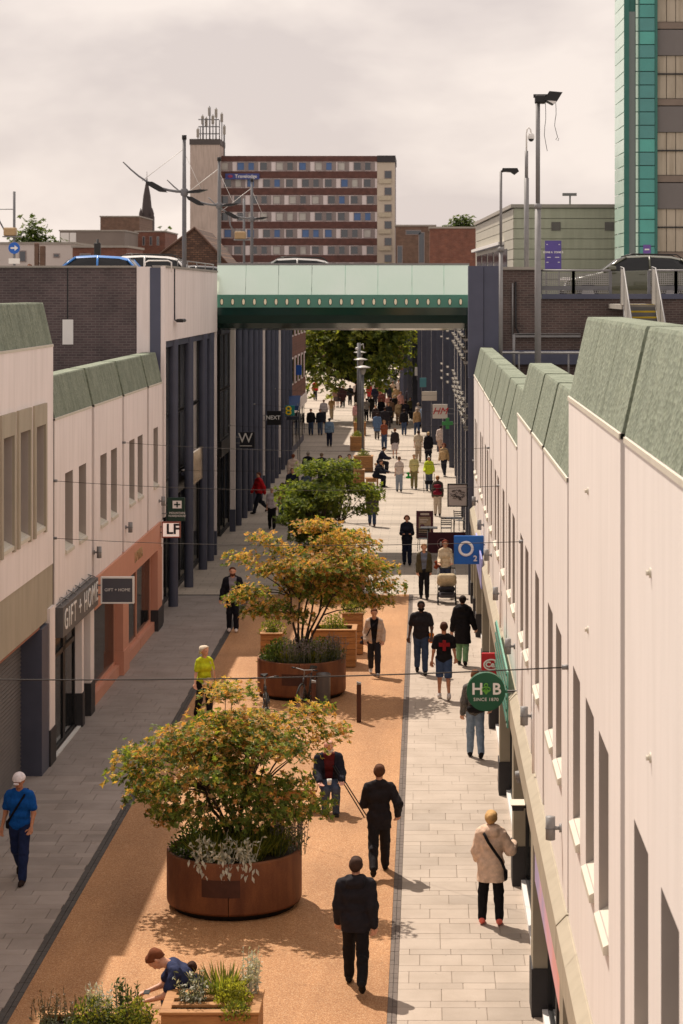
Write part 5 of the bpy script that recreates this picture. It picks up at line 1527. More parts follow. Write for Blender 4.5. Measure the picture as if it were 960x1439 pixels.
def planter(label, x, y, r_=1.055, h=0.89):
    t = thing('round_planter', label, 'planter', (x, y, 0.018), group='round rusted steel planters')
    n = 4
    for k in range(n):                                     # four curved steel sheets with open seams
        a0 = -math.pi/2 + 2*math.pi*k/n + 0.006; a1 = -math.pi/2 + 2*math.pi*(k+1)/n - 0.006
        m = MB()
        m.lathe([(r_-0.06, 0.115), (r_-0.012, 0.09), (r_, 0.13), (r_, h-0.03), (r_-0.004, h), (r_-0.05, h), (r_-0.05, h-0.12)], 22, (x, y, 0.018), a0=a0, a1=a1)
        m.build('steel_sheet', M_CORTEN, t)
    m = MB(); m.lathe([(0, 0.0), (r_-0.10, 0.0), (r_-0.10, 0.12)], 48, (x, y, 0.018)); m.build('plinth', M_BLACK, t)
    m = MB(); m.lathe([(0.0, h-0.06), (r_*0.6, h-0.07), (r_-0.052, h-0.12)], 32, (x, y, 0.018)); m.build('soil', M_SOIL, t)
    m = MB()
    a0, a1 = -math.pi/2-0.40, -math.pi/2+0.17
    m.lathe([(r_+0.004, h*0.42), (r_+0.004, h*0.72)], 12, (x, y, 0.018), a0=a0, a1=a1); m.build('plaque', M_CORTEN_D, t)
    return t
Y1, Y2, Y3 = 33.45, 50.9, 68.2
P1, P2, P3 = (PX(329.5, Y1), Y1), (PX(424, Y2), Y2), (PX(467, Y3), Y3)
planter('round rusted steel planter with a dark plaque under the widest orange tipped tree', *P1)
planter('round rusted steel planter behind the parked bicycles and grey bin', *P2)
planter('round rusted steel planter under the all green tree before the footbridge', *P3)

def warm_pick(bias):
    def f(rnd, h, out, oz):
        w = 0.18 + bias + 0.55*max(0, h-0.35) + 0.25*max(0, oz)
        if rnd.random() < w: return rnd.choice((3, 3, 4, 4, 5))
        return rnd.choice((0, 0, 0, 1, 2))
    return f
LM = [leafmat('tip_green', (0.15,0.215,0.045)), leafmat('tip_deep', (0.085,0.12,0.03)), leafmat('tip_lime', (0.30,0.36,0.07)), leafmat('tip_gold', (0.62,0.42,0.12)), leafmat('tip_orange', (0.60,0.32,0.11)), leafmat('tip_pink', (0.64,0.42,0.24))]
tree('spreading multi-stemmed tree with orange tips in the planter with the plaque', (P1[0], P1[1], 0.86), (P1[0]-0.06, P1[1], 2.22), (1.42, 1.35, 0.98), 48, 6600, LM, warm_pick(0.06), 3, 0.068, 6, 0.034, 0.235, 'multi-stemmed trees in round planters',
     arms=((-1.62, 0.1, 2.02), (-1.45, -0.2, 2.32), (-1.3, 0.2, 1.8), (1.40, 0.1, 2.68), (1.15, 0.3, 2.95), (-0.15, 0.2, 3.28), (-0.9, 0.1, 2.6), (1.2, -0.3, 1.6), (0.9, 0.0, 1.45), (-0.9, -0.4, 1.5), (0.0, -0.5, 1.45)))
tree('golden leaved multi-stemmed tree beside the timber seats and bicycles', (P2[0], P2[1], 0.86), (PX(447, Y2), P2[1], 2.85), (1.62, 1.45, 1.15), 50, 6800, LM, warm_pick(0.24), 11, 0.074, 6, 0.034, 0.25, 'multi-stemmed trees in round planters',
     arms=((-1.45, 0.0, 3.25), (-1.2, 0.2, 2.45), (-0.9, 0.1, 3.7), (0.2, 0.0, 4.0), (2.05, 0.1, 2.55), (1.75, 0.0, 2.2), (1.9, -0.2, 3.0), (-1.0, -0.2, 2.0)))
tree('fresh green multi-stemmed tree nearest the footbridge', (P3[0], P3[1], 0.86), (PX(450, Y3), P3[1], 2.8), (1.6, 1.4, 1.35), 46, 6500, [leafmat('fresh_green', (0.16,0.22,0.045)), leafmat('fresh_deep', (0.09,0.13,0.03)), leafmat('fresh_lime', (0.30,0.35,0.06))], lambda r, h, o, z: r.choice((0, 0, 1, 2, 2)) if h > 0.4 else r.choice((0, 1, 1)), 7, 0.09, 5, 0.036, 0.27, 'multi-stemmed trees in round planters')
BIG = lambda r, h, o, z: r.choice((0, 2, 2)) if (o > 0.6 and r.random() < 0.6) else r.choice((0, 0, 1, 1))  # crown-edge highlights put into leaf colour: outer leaves turn lime more often
Yb = 158.0
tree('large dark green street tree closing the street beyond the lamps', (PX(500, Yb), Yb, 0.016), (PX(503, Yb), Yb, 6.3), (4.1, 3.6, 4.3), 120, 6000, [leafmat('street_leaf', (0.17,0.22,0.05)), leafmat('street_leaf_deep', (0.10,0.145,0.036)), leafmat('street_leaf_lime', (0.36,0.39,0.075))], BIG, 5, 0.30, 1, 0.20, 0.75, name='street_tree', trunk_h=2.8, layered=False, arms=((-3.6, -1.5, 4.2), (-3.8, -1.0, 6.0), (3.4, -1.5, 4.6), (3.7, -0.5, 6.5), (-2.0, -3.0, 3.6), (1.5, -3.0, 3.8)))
tree('yellow green street tree behind the large dark one', (PX(566, 235), 235, 0.016), (PX(564, 235), 235, 5.6), (3.6, 3.2, 3.4), 60, 1500, [L_GREEN, L_LIME, L_LIME], lambda r, h, o, z: r.choice((0, 1, 2)), 15, 0.36, 1, 0.18, 0.8, name='street_tree', trunk_h=2.6, layered=False)
tree('bushy tree low on the skyline by the blue arrow sign', (PX(45, 300), 300, 0.0), (PX(44, 300), 300, 15.5), (3.3, 3.0, 3.6), 40, 1100, [L_DEEP, L_DEEP, L_GREEN], lambda r, h, o, z: r.choice((0, 1, 2)), 21, 0.5, 1, 0.25, 0.9, name='skyline_tree', trunk_h=10.5, layered=False)
tree('tree top showing over the red brick block', (PX(648, 380), 380, 0.0), (PX(648, 380), 380, 20.6), (2.3, 2.2, 2.2), 24, 600, [L_DEEP, L_DEEP, L_GREEN], lambda r, h, o, z: r.choice((0, 1, 2)), 22, 0.5, 1, 0.25, 0.8, name='skyline_tree', trunk_h=17.5, layered=False)
tree('small tree beside the church spire', (PX(228, 480), 480, 0.0), (PX(229, 480), 480, 20.5), (2.2, 2.0, 2.4), 20, 500, [L_DEEP, L_DEEP, L_GREEN], lambda r, h, o, z: r.choice((0, 1, 2)), 23, 0.6, 1, 0.25, 0.8, name='skyline_tree', trunk_h=17.5, layered=False)

# ---- low planting
def shrub(label, x, y, z, rx_, ry_, h, n, mats, seed, L=0.07, kind='leaf', name='leafy_plant', group=None):
    rnd = random.Random(seed)
    t = thing(name, label, 'plant', (x, y, z), group=group)
    lv = Leaves(); st_ = MB()
    if kind == 'leaf':
        for i in range(n):
            d = rdir(rnd, 0.5); r0 = rnd.random()**0.4
            p = Vector((x+d.x*rx_*r0, y+d.y*ry_*r0, z+abs(d.z)*h*r0))
            dd = (rdir(rnd, 0.8)+d*0.6).normalized()
            lv.leaf(p, dd, rdir(rnd, 0.5), L*rnd.uniform(0.6, 1.3), L*0.45, rnd.randrange(len(mats)))
        for k in range(6):
            a = rnd.uniform(0, 6.28); st_.tube([(x, y, z), (x+rx_*0.5*math.cos(a), y+ry_*0.5*math.sin(a), z+h*0.6)], 0.006, 4)
    elif kind == 'grass':
        for i in range(n):
            a = rnd.uniform(0, 6.28); r0 = rnd.random()*0.45
            p = Vector((x+rx_*r0*math.cos(a), y+ry_*r0*math.sin(a), z))
            d = Vector((math.cos(a)*rnd.uniform(0.1, 0.9), math.sin(a)*rnd.uniform(0.1, 0.9), 1.0)).normalized()
            ll = h*rnd.uniform(0.6, 1.1)
            for s_ in range(2):
                lv.leaf(p+d*(ll*0.45*s_), d+Vector((math.cos(a), math.sin(a), -0.3))*0.35*s_, Vector((math.cos(a), math.sin(a), 0.4)), ll*0.55, 0.022, rnd.randrange(len(mats)))
        st_.tube([(x, y, z-0.01), (x, y, z+h*0.3)], 0.01, 4)
    elif kind == 'spike':
        for i in range(n):
            a = rnd.uniform(0, 6.28); r0 = rnd.random()**0.5
            p = Vector((x+rx_*r0*math.cos(a), y+ry_*r0*math.sin(a), z))
            top = p+Vector((rnd.uniform(-.08,.08), rnd.uniform(-.08,.08), h*rnd.uniform(0.7, 1.1)))
            st_.tube([p, top], [0.005, 0.003], 4, caps=False)
            for k in range(12):
                q = p.lerp(top, 0.25+0.75*k/11)
                lv.leaf(q, rdir(rnd, 0.7), rdir(rnd), L*(0.85 if k > 4 else 1.1), L*0.42, (0 if k > 4 else len(mats)-1))
    elif kind == 'silver':
        for i in range(n):
            a = rnd.uniform(0, 6.28); r0 = rnd.random()**0.6
            p = Vector((x+rx_*r0*math.cos(a), y+ry_*r0*math.sin(a), z+h*0.25*rnd.random()))
            top = p+Vector((rnd.uniform(-.12,.12), rnd.uniform(-.18,.06), h*rnd.uniform(0.15, 1.0)))
            st_.tube([p, top], [0.006, 0.004], 4, caps=False)
            for k in range(7):
                q = p.lerp(top, k/6)
                lv.leaf(q, rdir(rnd, 0.1), rdir(rnd, 0.6), L*rnd.uniform(0.7, 1.2), L*0.38, rnd.randrange(len(mats)))
        # leaves flopping over the rim
        for i in range(n):
            p = Vector((x+rnd.gauss(0, 0.5)*rx_, y-ry_*rnd.uniform(0.6, 1.0), z+rnd.uniform(-0.12, 0.14)))
            lv.leaf(p, (Vector((rnd.uniform(-.5,.5), -0.5, -1.0))).normalized(), Vector((0,-1,0.3)), L*1.2, L*0.45, rnd.randrange(len(mats)))
    st_.build('stems', M_BARK if kind == 'leaf' else L_DEEP if kind == 'grass' else mats[-1], t)
    lv.build('foliage', mats, t)
    return t
GP = 'plants filling the round planters'
def fill(P, seed, silver, lav, where):
    x, y = P; z = 0.80
    rnd = random.Random(seed)
    for k in range(7):
        a = -0.2 + 2*math.pi*k/7
        kind = 'grass' if k in (5, 6, 0) else 'leaf'
        shrub(('bushy green plant growing in the ' if kind == 'leaf' else 'tufted green grass growing in the ') + where, x+0.62*math.cos(a), y+0.62*math.sin(a), z, 0.42, 0.40, rnd.uniform(0.40, 0.55), 750 if kind == 'leaf' else 260,
              [L_GREEN, L_DEEP] if kind == 'leaf' else [L_GREEN, L_LIME], seed*10+k, 0.075, kind, 'leafy_plant' if kind == 'leaf' else 'tufted_grass', GP)
    shrub('bushy green plant round the stems of the tree in the ' + where, x, y, z, 0.5, 0.5, 0.5, 700, [L_GREEN, L_DEEP], seed*10+8, 0.08, 'leaf', 'leafy_plant', GP)
    for (dx, dy) in silver:
        shrub('silver lambs ear drooping over the rim of the ' + where, x+dx, y+dy, z+0.04, 0.14, 0.12, 0.42, 16, [L_SILVER], seed*10+20+int(dx*50), 0.10, 'silver', 'silver_plant', 'silver plants in the planters')
    for (dx, dy) in lav:
        shrub('grey lavender spikes rising from the ' + where, x+dx, y+dy, z+0.02, 0.30, 0.20, 0.62, 46, [L_LAV, L_GREY], seed*10+40+int(dx*50), 0.06, 'spike', 'lavender_plant', 'lavender in the planters')
fill(P1, 2, ((-0.40, -0.86), (-0.03, -0.94), (0.26, -0.90)), ((0.84, -0.1),), 'rusted planter with the plaque')
fill(P2, 3, (), ((0.35, -0.72), (0.78, -0.35), (-0.12, -0.80)), 'rusted planter behind the bicycles')
fill(P3, 4, (), ((0.5, -0.6),), 'rusted planter before the footbridge')

# ---- timber planter boxes and seats
def timber():
    tt = NT('larch_timber')
    v = tt.pos()
    f = tt.noise(tt.scale(v, (2.0, 14.0, 14.0)), 2.0, 5.0, 0.6)
    c = tt.ramp(f, [(0.3, (0.30,0.135,0.045)), (0.55, (0.44,0.215,0.075)), (0.8, (0.52,0.28,0.11))])
    oi = tt.node('ShaderNodeObjectInfo')
    c = tt.mixc(c, tt.ramp(oi.outputs['Random'], [(0, (0.8,0.8,0.8)), (1, (1.12,1.1,1.06))]), 1.0, 'MULTIPLY')
    tt.link(c, tt.b.inputs['Base Color']); tt.b.inputs['Roughness'].default_value = 0.65
    tt.bump(f, 0.2, 0.004)
    return tt.m
M_TIMBER = timber()
def crate(label, x0, x1, y0, y1, h, plants=True, seed=1, group='timber planter boxes', rows=None, z=0.018):
    t = thing('timber_planter', label, 'planter', ((x0+x1)/2, (y0+y1)/2, z), group=group)
    n = rows or max(3, int(round((h-0.06)/0.155)))
    bh = (h-0.07)/n
    for k in range(n):
        z0 = z+0.02+k*bh; z1 = z0+bh-0.008
        for (a, b, c, d) in ((x0, x1, y0, y0+0.045), (x0, x1, y1-0.045, y1), (x0, x0+0.045, y0+0.047, y1-0.047), (x1-0.045, x1, y0+0.047, y1-0.047)):
            m = MB(); m.bbox(a, b, c, d, z0, z1, 0.006); m.build('plank', M_TIMBER, t)
    for (a, b) in ((x0+0.046, y0+0.046), (x1-0.11, y0+0.046), (x0+0.046, y1-0.11), (x1-0.11, y1-0.11)):
        m = MB(); m.box(a, a+0.065, b, b+0.065, z, z+h-0.06); m.build('corner_post', M_TIMBER, t)
    zt_ = z+0.02+n*bh
    w = 0.11
    for (a, b, c, d) in ((x0-0.02, x1+0.02, y0-0.02, y0+w), (x0-0.02, x1+0.02, y1-w, y1+0.02), (x0-0.02, x0+w, y0+w+0.003, y1-w-0.003), (x1-w, x1+0.02, y0+w+0.003, y1-w-0.003)):
        m = MB(); m.bbox(a, b, c, d, zt_, zt_+0.04, 0.006); m.build('top_board', M_TIMBER, t)
    m = MB(); m.box(x0+0.046, x1-0.046, y0+0.046, y1-0.046, z+0.1, zt_-0.06); m.build('soil', M_SOIL, t)
    return t, zt_-0.06
def bench(label, x0, x1, y0, y1, h=0.45, group='timber seats'):
    t = thing('timber_bench', label, 'bench', ((x0+x1)/2, (y0+y1)/2, 0.018), group=group)
    n = 4; w = (y1-y0)/n
    for k in range(n):
        m = MB(); m.bbox(x0, x1, y0+k*w+0.006, y0+(k+1)*w-0.006, h-0.045, h, 0.006); m.build('seat_slat', M_TIMBER, t)
    for x in (x0+0.05, x1-0.13):
        m = MB(); m.box(x, x+0.08, y0+0.04, y1-0.04, 0.018, h-0.047); m.build('leg', M_TIMBER, t)
    m = MB(); m.bbox(x0+0.14, x1-0.14, y0+0.05, y0+0.09, h-0.20, h-0.05, 0.005); m.build('apron', M_TIMBER, t)
    return t
# near foreground
YF = 26.85
xa_, xb2_ = PX(238, YF), PX(370, YF)
t, zs = crate('slatted timber planter with silver and lime plants beside the bent man', xa_, xb2_, YF-0.85, YF, 0.82, seed=3)
for k in range(2):
    m = MB(); m.bbox(xa_+0.10, xb2_-0.10, YF-0.62+0.26*k, YF-0.50+0.26*k, 0.80, 0.838, 0.005); m.build('cross_board', M_TIMBER, t)
shrub('bushy silver plant beside the bent man', xa_+0.34, YF-0.42, zs, 0.17, 0.15, 0.42, 40, [L_SILVER, L_GREY], 61, 0.075, 'silver', 'silver_plant', None)
shrub('rounded lime green plant in the slatted timber planter', xb2_-0.33, YF-0.50, zs, 0.24, 0.22, 0.38, 1100, [L_LIME, leafmat('leaf_chartreuse', (0.36,0.38,0.06))], 62, 0.055, 'leaf', 'lime_plant')
shrub('spiky grass at the back of the slatted timber planter', xb2_-0.48, YF-0.16, zs, 0.30, 0.22, 0.46, 240, [L_GREEN, L_LIME], 63, 0.07, 'grass', 'tufted_grass')
shrub('tall silver spikes at the corner of the slatted timber planter', xb2_-0.15, YF-0.12, zs, 0.12, 0.12, 0.58, 26, [L_SILVER], 64, 0.06, 'spike', 'silver_spikes')
shrub('trailing lime plant on the front of the slatted timber planter', xb2_-0.26, YF-0.82, zs, 0.2, 0.16, 0.22, 420, [L_LIME, L_GREEN], 66, 0.05, 'leaf', 'lime_plant')
xc0, xc1 = PX(55, YF-0.2), PX(233, YF-0.2)
t, zs = crate('timber planter overgrown with wispy plants at the shaded edge of the path', xc0, xc1, YF-1.1, YF-0.35, 0.66, seed=5)
shrub('wispy brown seed heads in the overgrown timber planter', xc0+0.25, YF-0.7, zs, 0.30, 0.22, 0.40, 30, [leafmat('seed_brown', (0.16,0.10,0.05), 0.2), L_GREY], 71, 0.05, 'spike', 'seed_head_plant')
shrub('bushy yellow green plant in the overgrown timber planter', xc0+0.75, YF-0.7, zs, 0.34, 0.26, 0.40, 900, [L_GREEN, L_LIME, L_DEEP], 72, 0.055, 'leaf', 'leafy_plant')
shrub('tall silver spikes in the overgrown timber planter', xc0+0.82, YF-0.55, zs, 0.18, 0.12, 0.46, 30, [L_SILVER], 73, 0.06, 'spike', 'silver_spikes')
shrub('low rounded green plant at the end of the overgrown timber planter', xc1-0.32, YF-0.72, zs, 0.30, 0.25, 0.40, 900, [L_GREEN, L_LIME], 74, 0.055, 'leaf', 'leafy_plant')
shrub('leggy dark leaved plant leaning over the overgrown timber planter', xc1-0.42, YF-0.52, zs, 0.18, 0.14, 0.50, 16, [L_DEEP, L_GREY], 75, 0.075, 'spike', 'leggy_plant')
bench('low timber seat under the bent man', xa_-0.62, xb2_-0.35, YF+0.05, YF+0.50)
# seats and boxes behind the planter trees
bench('timber seat under the bearded man with the stick', PX(372, 39.6), PX(447, 39.6), 39.2, 39.7)
def boxed(px0, px1, Y, h, label, seed, kind='leaf', depth=0.9):
    t, zs = crate(label, PX(px0, Y), PX(px1, Y), Y, Y+depth, h, seed=seed)
    shrub('leafy plant in the ' + label, (PX(px0, Y)+PX(px1, Y))/2, Y+depth/2, zs, 0.36, 0.32, 0.42, 650, [L_GREEN, L_LIME], seed+100, 0.07, kind, 'leafy_plant')
boxed(437, 500, 54.4, 0.98, 'tall timber planter beside the plum green lavender', 31)
boxed(481, 510, 56.3, 1.12, 'tallest timber planter beside the woman in the pale jacket', 32, depth=0.55)
boxed(366, 396, 54.2, 0.92, 'timber planter on the shaded side of the golden tree', 33)
bench('timber seat between the tall timber planters behind the golden tree', PX(398, 54.4), PX(436, 54.4), 54.4, 54.9)
boxed(497, 524, 113.5, 0.85, 'timber planter at the foot of the nearest disc lamp', 34)
boxed(487, 512, 106.0, 0.75, 'timber planter half hidden by the green tree', 35)
boxed(492, 512, 128.0, 0.9, 'timber planter between the disc lamps', 36)
boxed(497, 514, 142.0, 0.9, 'timber planter by the far disc lamps', 37)
bench('timber seat by the nearest disc lamp', PX(526, 113.5), PX(541, 113.5), 113.4, 113.9)
bench('timber seat past the green tree with a dark dressed sitter', PX(513, 105), PX(533, 105), 104.8, 105.4)
# ================================================================== people
def nets(F, org, h):
    """naive surface nets: numpy grid of signed distance -> verts, quads"""
    ins = F < 0
    n = np.array(F.shape) - 1
    cnt = np.zeros(n, np.int8)
    for i in (0, 1):
        for j in (0, 1):
            for k in (0, 1):
                cnt += ins[i:n[0]+i, j:n[1]+j, k:n[2]+k]
    mix = (cnt > 0) & (cnt < 8)
    idx = np.full(n, -1, np.int64)
    cells = np.argwhere(mix)
    if len(cells) == 0: return np.zeros((0, 3)), np.zeros((0, 4), int)
    idx[mix] = np.arange(len(cells))
    acc = np.zeros((len(cells), 3)); num = np.zeros(len(cells))
    corners = [(i, j, k) for i in (0, 1) for j in (0, 1) for k in (0, 1)]
    for a in corners:
        for ax in range(3):
            if a[ax]: continue
            b = list(a); b[ax] = 1
            fa = F[cells[:, 0]+a[0], cells[:, 1]+a[1], cells[:, 2]+a[2]]
            fb = F[cells[:, 0]+b[0], cells[:, 1]+b[1], cells[:, 2]+b[2]]
            x = (fa < 0) != (fb < 0)
            t = np.where(x, fa/np.where(x, fa-fb, 1.0), 0.0)
            p = np.tile(np.array(a, float), (len(cells), 1)); p[:, ax] = t
            acc[x] += p[x]; num[x] += 1
    verts = (cells + acc/num[:, None])*h + org
    quads = []
    for ax in range(3):
        o = [q for q in range(3) if q != ax]
        sl_a = [slice(1, -1)]*3; sl_b = [slice(1, -1)]*3
        sl_a[ax] = slice(0, -1); sl_b[ax] = slice(1, None)
        A, B = ins[tuple(sl_a)], ins[tuple(sl_b)]
        e = np.argwhere(A != B)
        if len(e) == 0: continue
        sgn = A[e[:, 0], e[:, 1], e[:, 2]]
        base = e.copy()
        for q in o: base[:, q] += 1
        def cell(du, dv):
            c = base.copy(); c[:, o[0]] += du; c[:, o[1]] += dv
            return idx[c[:, 0], c[:, 1], c[:, 2]]
        q = np.stack([cell(-1, -1), cell(0, -1), cell(0, 0), cell(-1, 0)], 1)
        flip = sgn if ax != 1 else ~sgn
        q[~flip] = q[~flip][:, ::-1]
        quads.append(q[(q >= 0).all(1)])
    return verts, np.concatenate(quads)

def sdf_mesh(prims, res, k=0.035, clips=(), infl=0.0, wr=0.0):
    """prims: (a, b, ra, rb); smooth union of round cones, cut by half spaces (fn of x, y, z)"""
    P = [(np.array(a, float), np.array(b, float), ra+infl, rb+infl) for a, b, ra, rb in prims]
    lo = np.min([np.minimum(a-ra, b-rb) for a, b, ra, rb in P], 0) - 2.5*res
    hi = np.max([np.maximum(a+ra, b+rb) for a, b, ra, rb in P], 0) + 2.5*res
    n = np.ceil((hi-lo)/res).astype(int)+1
    F = np.full(n, 0.5)
    ax = [lo[i]+res*np.arange(n[i]) for i in range(3)]
    for a, b, ra, rb in P:
        m = k + 2.5*res
        s = [max(0, int((min(a[i]-ra, b[i]-rb)-m-lo[i])/res)) for i in range(3)]
        e = [min(n[i], int((max(a[i]+ra, b[i]+rb)+m-lo[i])/res)+2) for i in range(3)]
        X = ax[0][s[0]:e[0], None, None]; Y = ax[1][None, s[1]:e[1], None]; Z = ax[2][None, None, s[2]:e[2]]
        d = b-a; L2 = max(float(d@d), 1e-9)
        t = np.clip(((X-a[0])*d[0]+(Y-a[1])*d[1]+(Z-a[2])*d[2])/L2, 0, 1)
        D = np.sqrt((X-a[0]-t*d[0])**2+(Y-a[1]-t*d[1])**2+(Z-a[2]-t*d[2])**2) - (ra+(rb-ra)*t)
        blk = F[s[0]:e[0], s[1]:e[1], s[2]:e[2]]
        hh = np.clip(0.5+0.5*(D-blk)/k, 0, 1)
        F[s[0]:e[0], s[1]:e[1], s[2]:e[2]] = D*(1-hh)+blk*hh - k*hh*(1-hh)
    X, Y, Z = ax[0][:, None, None], ax[1][None, :, None], ax[2][None, None, :]
    if wr:
        F = F + wr*(np.sin(26*Z+9*np.sin(7*X+1.3)+6*np.sin(9*Y))*0.6+np.sin(41*Z-17*X+11*Y+3*np.sin(13*Z))*0.4+np.sin(19*X+23*Y+9*Z)*0.4)
    for c in clips: F = np.maximum(F, c(X, Y, Z))
    F[0], F[-1], F[:, 0], F[:, -1], F[:, :, 0], F[:, :, -1] = 0.5, 0.5, 0.5, 0.5, 0.5, 0.5
    return nets(F, lo, res)

def np_obj(name, parts, mat, parent=None):
    vs, qs, o = [], [], 0
    for v, q in parts:
        vs.append(v); qs.append(q+o); o += len(v)
    v = np.concatenate(vs); q = np.concatenate(qs)
    me = bpy.data.meshes.new(name)
    me.vertices.add(len(v)); me.vertices.foreach_set('co', v.ravel())
    me.loops.add(q.size); me.loops.foreach_set('vertex_index', q.ravel().astype(np.int32))
    me.polygons.add(len(q)); me.polygons.foreach_set('loop_start', np.arange(0, q.size, 4, dtype=np.int32))
    me.update(calc_edges=True)
    me.polygons.foreach_set('use_smooth', [True]*len(q))
    me.materials.append(mat)
    return link(name, me, parent)

SKINS = {'fair': (214, 160, 132), 'tan': (190, 130, 98), 'dark': (86, 56, 42), 'pink': (222, 165, 145)}
def skinmat(k):
    key = 'skin_' + k
    if key in MATS: return MATS[key]
    t = NT(key); c = lin(SKINS[k])
    f = t.noise(t.obj(), 22.0, 3.0)
    t.link(t.ramp(f, [(0.3, tuple(x*0.85 for x in c)), (0.7, tuple(min(1, x*1.08) for x in c))]), t.b.inputs['Base Color'])
    t.b.inputs['Roughness'].default_value = 0.55
    t.b.inputs['Subsurface Weight'].default_value = 0.12
    t.b.inputs['Subsurface Radius'].default_value = (0.02, 0.008, 0.004)
    MATS[key] = t.m
    return t.m

def rotx(p, c, a):
    """rotate p about the x axis through c; a > 0 leans forward (+y)"""
    y, z = p[1]-c[1], p[2]-c[2]
    return (p[0], c[1]+y*math.cos(a)+z*math.sin(a), c[2]-y*math.sin(a)+z*math.cos(a))

def person(label, x, y, head=0.0, h=1.74, fem=False, top=((40,40,44), 'long', 'jacket'), legs=((30,30,36), 'long'), shoes=(30,28,28), hair=((50,34,24), 'short'), skin='fair',
           walk=0.6, arms=None, lean=2, seat=None, z=0.02, build=1.0, cap=None, beard=None, pat=None, legpat=None, nod=0, inner=None, hood=False, group='people walking along the street', twist=0, spread=0.0):
    """heading 0 walks away from the camera, 180 towards it"""
    res = 0.011 if y < 45 else 0.014 if y < 70 else 0.021 if y < 100 else 0.03
    near = y < 70
    s = h/1.75
    B = build*(0.92 if fem else 1.0)
    sw = (0.158 if fem else 0.185)*build**0.5
    hw = 0.085
    # --- legs
    TH, SHN, ANK = 0.43, 0.415, 0.085
    def leg(side, th, kn):
        hip = np.array([side*hw, 0, 0.0])
        a, b = R(th), R(th-kn)
        knee = hip + TH*np.array([side*0.02*(1+6*spread), math.sin(a), -math.cos(a)])
        ank = knee + SHN*np.array([side*0.01*(1+4*spread), math.sin(b), -math.cos(b)])
        return hip, knee, ank, b
    if seat is None:
        w = walk
        LL = leg(-1, 24*w if w >= 0 else 18*w, 6 if w >= 0 else 6-34*w*0.9)
        RR = leg(1, -18*w if w >= 0 else -24*w, 6+34*w*0.9 if w >= 0 else 6)
        drop = min(LL[2][2], RR[2][2])
        hz = -drop + ANK
    else:
        LL = leg(-1, 82, 84); RR = leg(1, 80, 88)
        hz = (seat-z)/s + 0.10
    off = np.array([0, 0, hz])
    LL = [LL[0]+off, LL[1]+off, LL[2]+off, LL[3]]; RR = [RR[0]+off, RR[1]+off, RR[2]+off, RR[3]]
    hipc = (0, 0, hz)
    la = R(lean)
    U = lambda p: np.array(rotx(p, hipc, la))
    # --- torso
    cz, bz_, nz = hz+0.40, hz+0.17, hz+0.56
    body = []
    pel = [(np.array([-0.07, 0, hz+0.02]), np.array([0.07, 0, hz+0.02]), 0.108*B+0.004*fem, 0.108*B+0.004*fem)]
    bel = [(U((-0.05, 0.005, bz_)), U((0.05, 0.005, bz_)), 0.105*B, 0.105*B)]
    ch = [(U((-0.075, 0.0, cz-0.05)), U((0.075, 0.0, cz-0.05)), 0.112*B, 0.112*B)]
    if fem: ch.append((U((-0.07, 0.07, cz-0.06)), U((0.07, 0.07, cz-0.06)), 0.062, 0.062))
    shd = [(U((-sw+0.03, -0.01, nz-0.075)), U((sw-0.03, -0.01, nz-0.075)), 0.058, 0.058), (U((-0.08, -0.01, nz-0.04)), U((0.08, -0.01, nz-0.04)), 0.05, 0.05)]
    torso = pel+bel+ch+shd
    hc = hz+0.722
    nd = R(nod)
    nb_ = (0, 0.0, nz+0.01)
    def H(p):
        q = rotx(p, nb_, nd)
        if twist:
            a = R(twist); q = (q[0]*math.cos(a)-q[1]*math.sin(a), q[0]*math.sin(a)+q[1]*math.cos(a), q[2])
        return U(q)
    neck = [(U((0, -0.01, nz-0.05)), H((0, 0.0, hc-0.07)), 0.062, 0.058)]
    skull = [(H((0, -0.034, hc+0.030)), H((0, 0.026, hc+0.034)), 0.079, 0.077), (H((0, -0.014, hc+0.0)), H((0, 0.02, hc-0.02)), 0.073, 0.068), (H((0, 0.035, hc-0.02)), H((0, 0.04, hc-0.068)), 0.058, 0.046)]
    face = [(H((0, 0.094, hc-0.003)), H((0, 0.110, hc-0.03)), 0.010, 0.015), (H((-0.03, 0.083, hc-0.068)), H((0.03, 0.083, hc-0.068)), 0.014, 0.014),
            (H((-0.034, 0.084, hc+0.028)), H((0.034, 0.084, hc+0.028)), 0.013, 0.013)] if near else []
    ears = [(H((sd*0.084, -0.008, hc+0.022)), H((sd*0.079, -0.002, hc-0.020)), 0.020, 0.014) for sd in (-1, 1)] if near else []
    # --- arms
    if arms is None:
        arms = ((-24*walk-4, 7, 16, 4), (24*walk-4, 7, 16, 4))
    A = []
    for side, (fw, ab, fl, inw) in zip((-1, 1), arms):
        sh = U((side*sw, -0.01, nz-0.085))
        a = R(fw)+la*0.0
        d1 = np.array([side*math.sin(R(ab)), math.sin(a)*math.cos(R(ab)), -math.cos(a)*math.cos(R(ab))])
        el = sh + 0.29*d1
        f = R(fw+fl)
        d2 = np.array([side*(math.sin(R(ab))-math.sin(R(inw))), math.sin(f), -math.cos(f)]); d2 /= np.linalg.norm(d2)
        wr = el + 0.25*d2
        A.append((sh, el, wr, d2, side))
    AR = 0.052*build**0.5 if not fem else 0.043
    armp = []
    for sh, el, wr, d2, side in A:
        armp.append((sh, el, AR, AR*0.80)); armp.append((el, wr, AR*0.80, 0.028))
    TR = 0.083*B**0.7
    legp = []
    for Lg in (LL, RR):
        legp.append((Lg[0], Lg[1], TR, 0.056)); legp.append((Lg[1], Lg[2], 0.056, 0.036))
        ca = Lg[1]*0.65+Lg[2]*0.35 + np.array([0, -0.018, 0]); legp.append((ca, ca+np.array([0, 0, 0.05]), 0.045, 0.047))
    feet = []
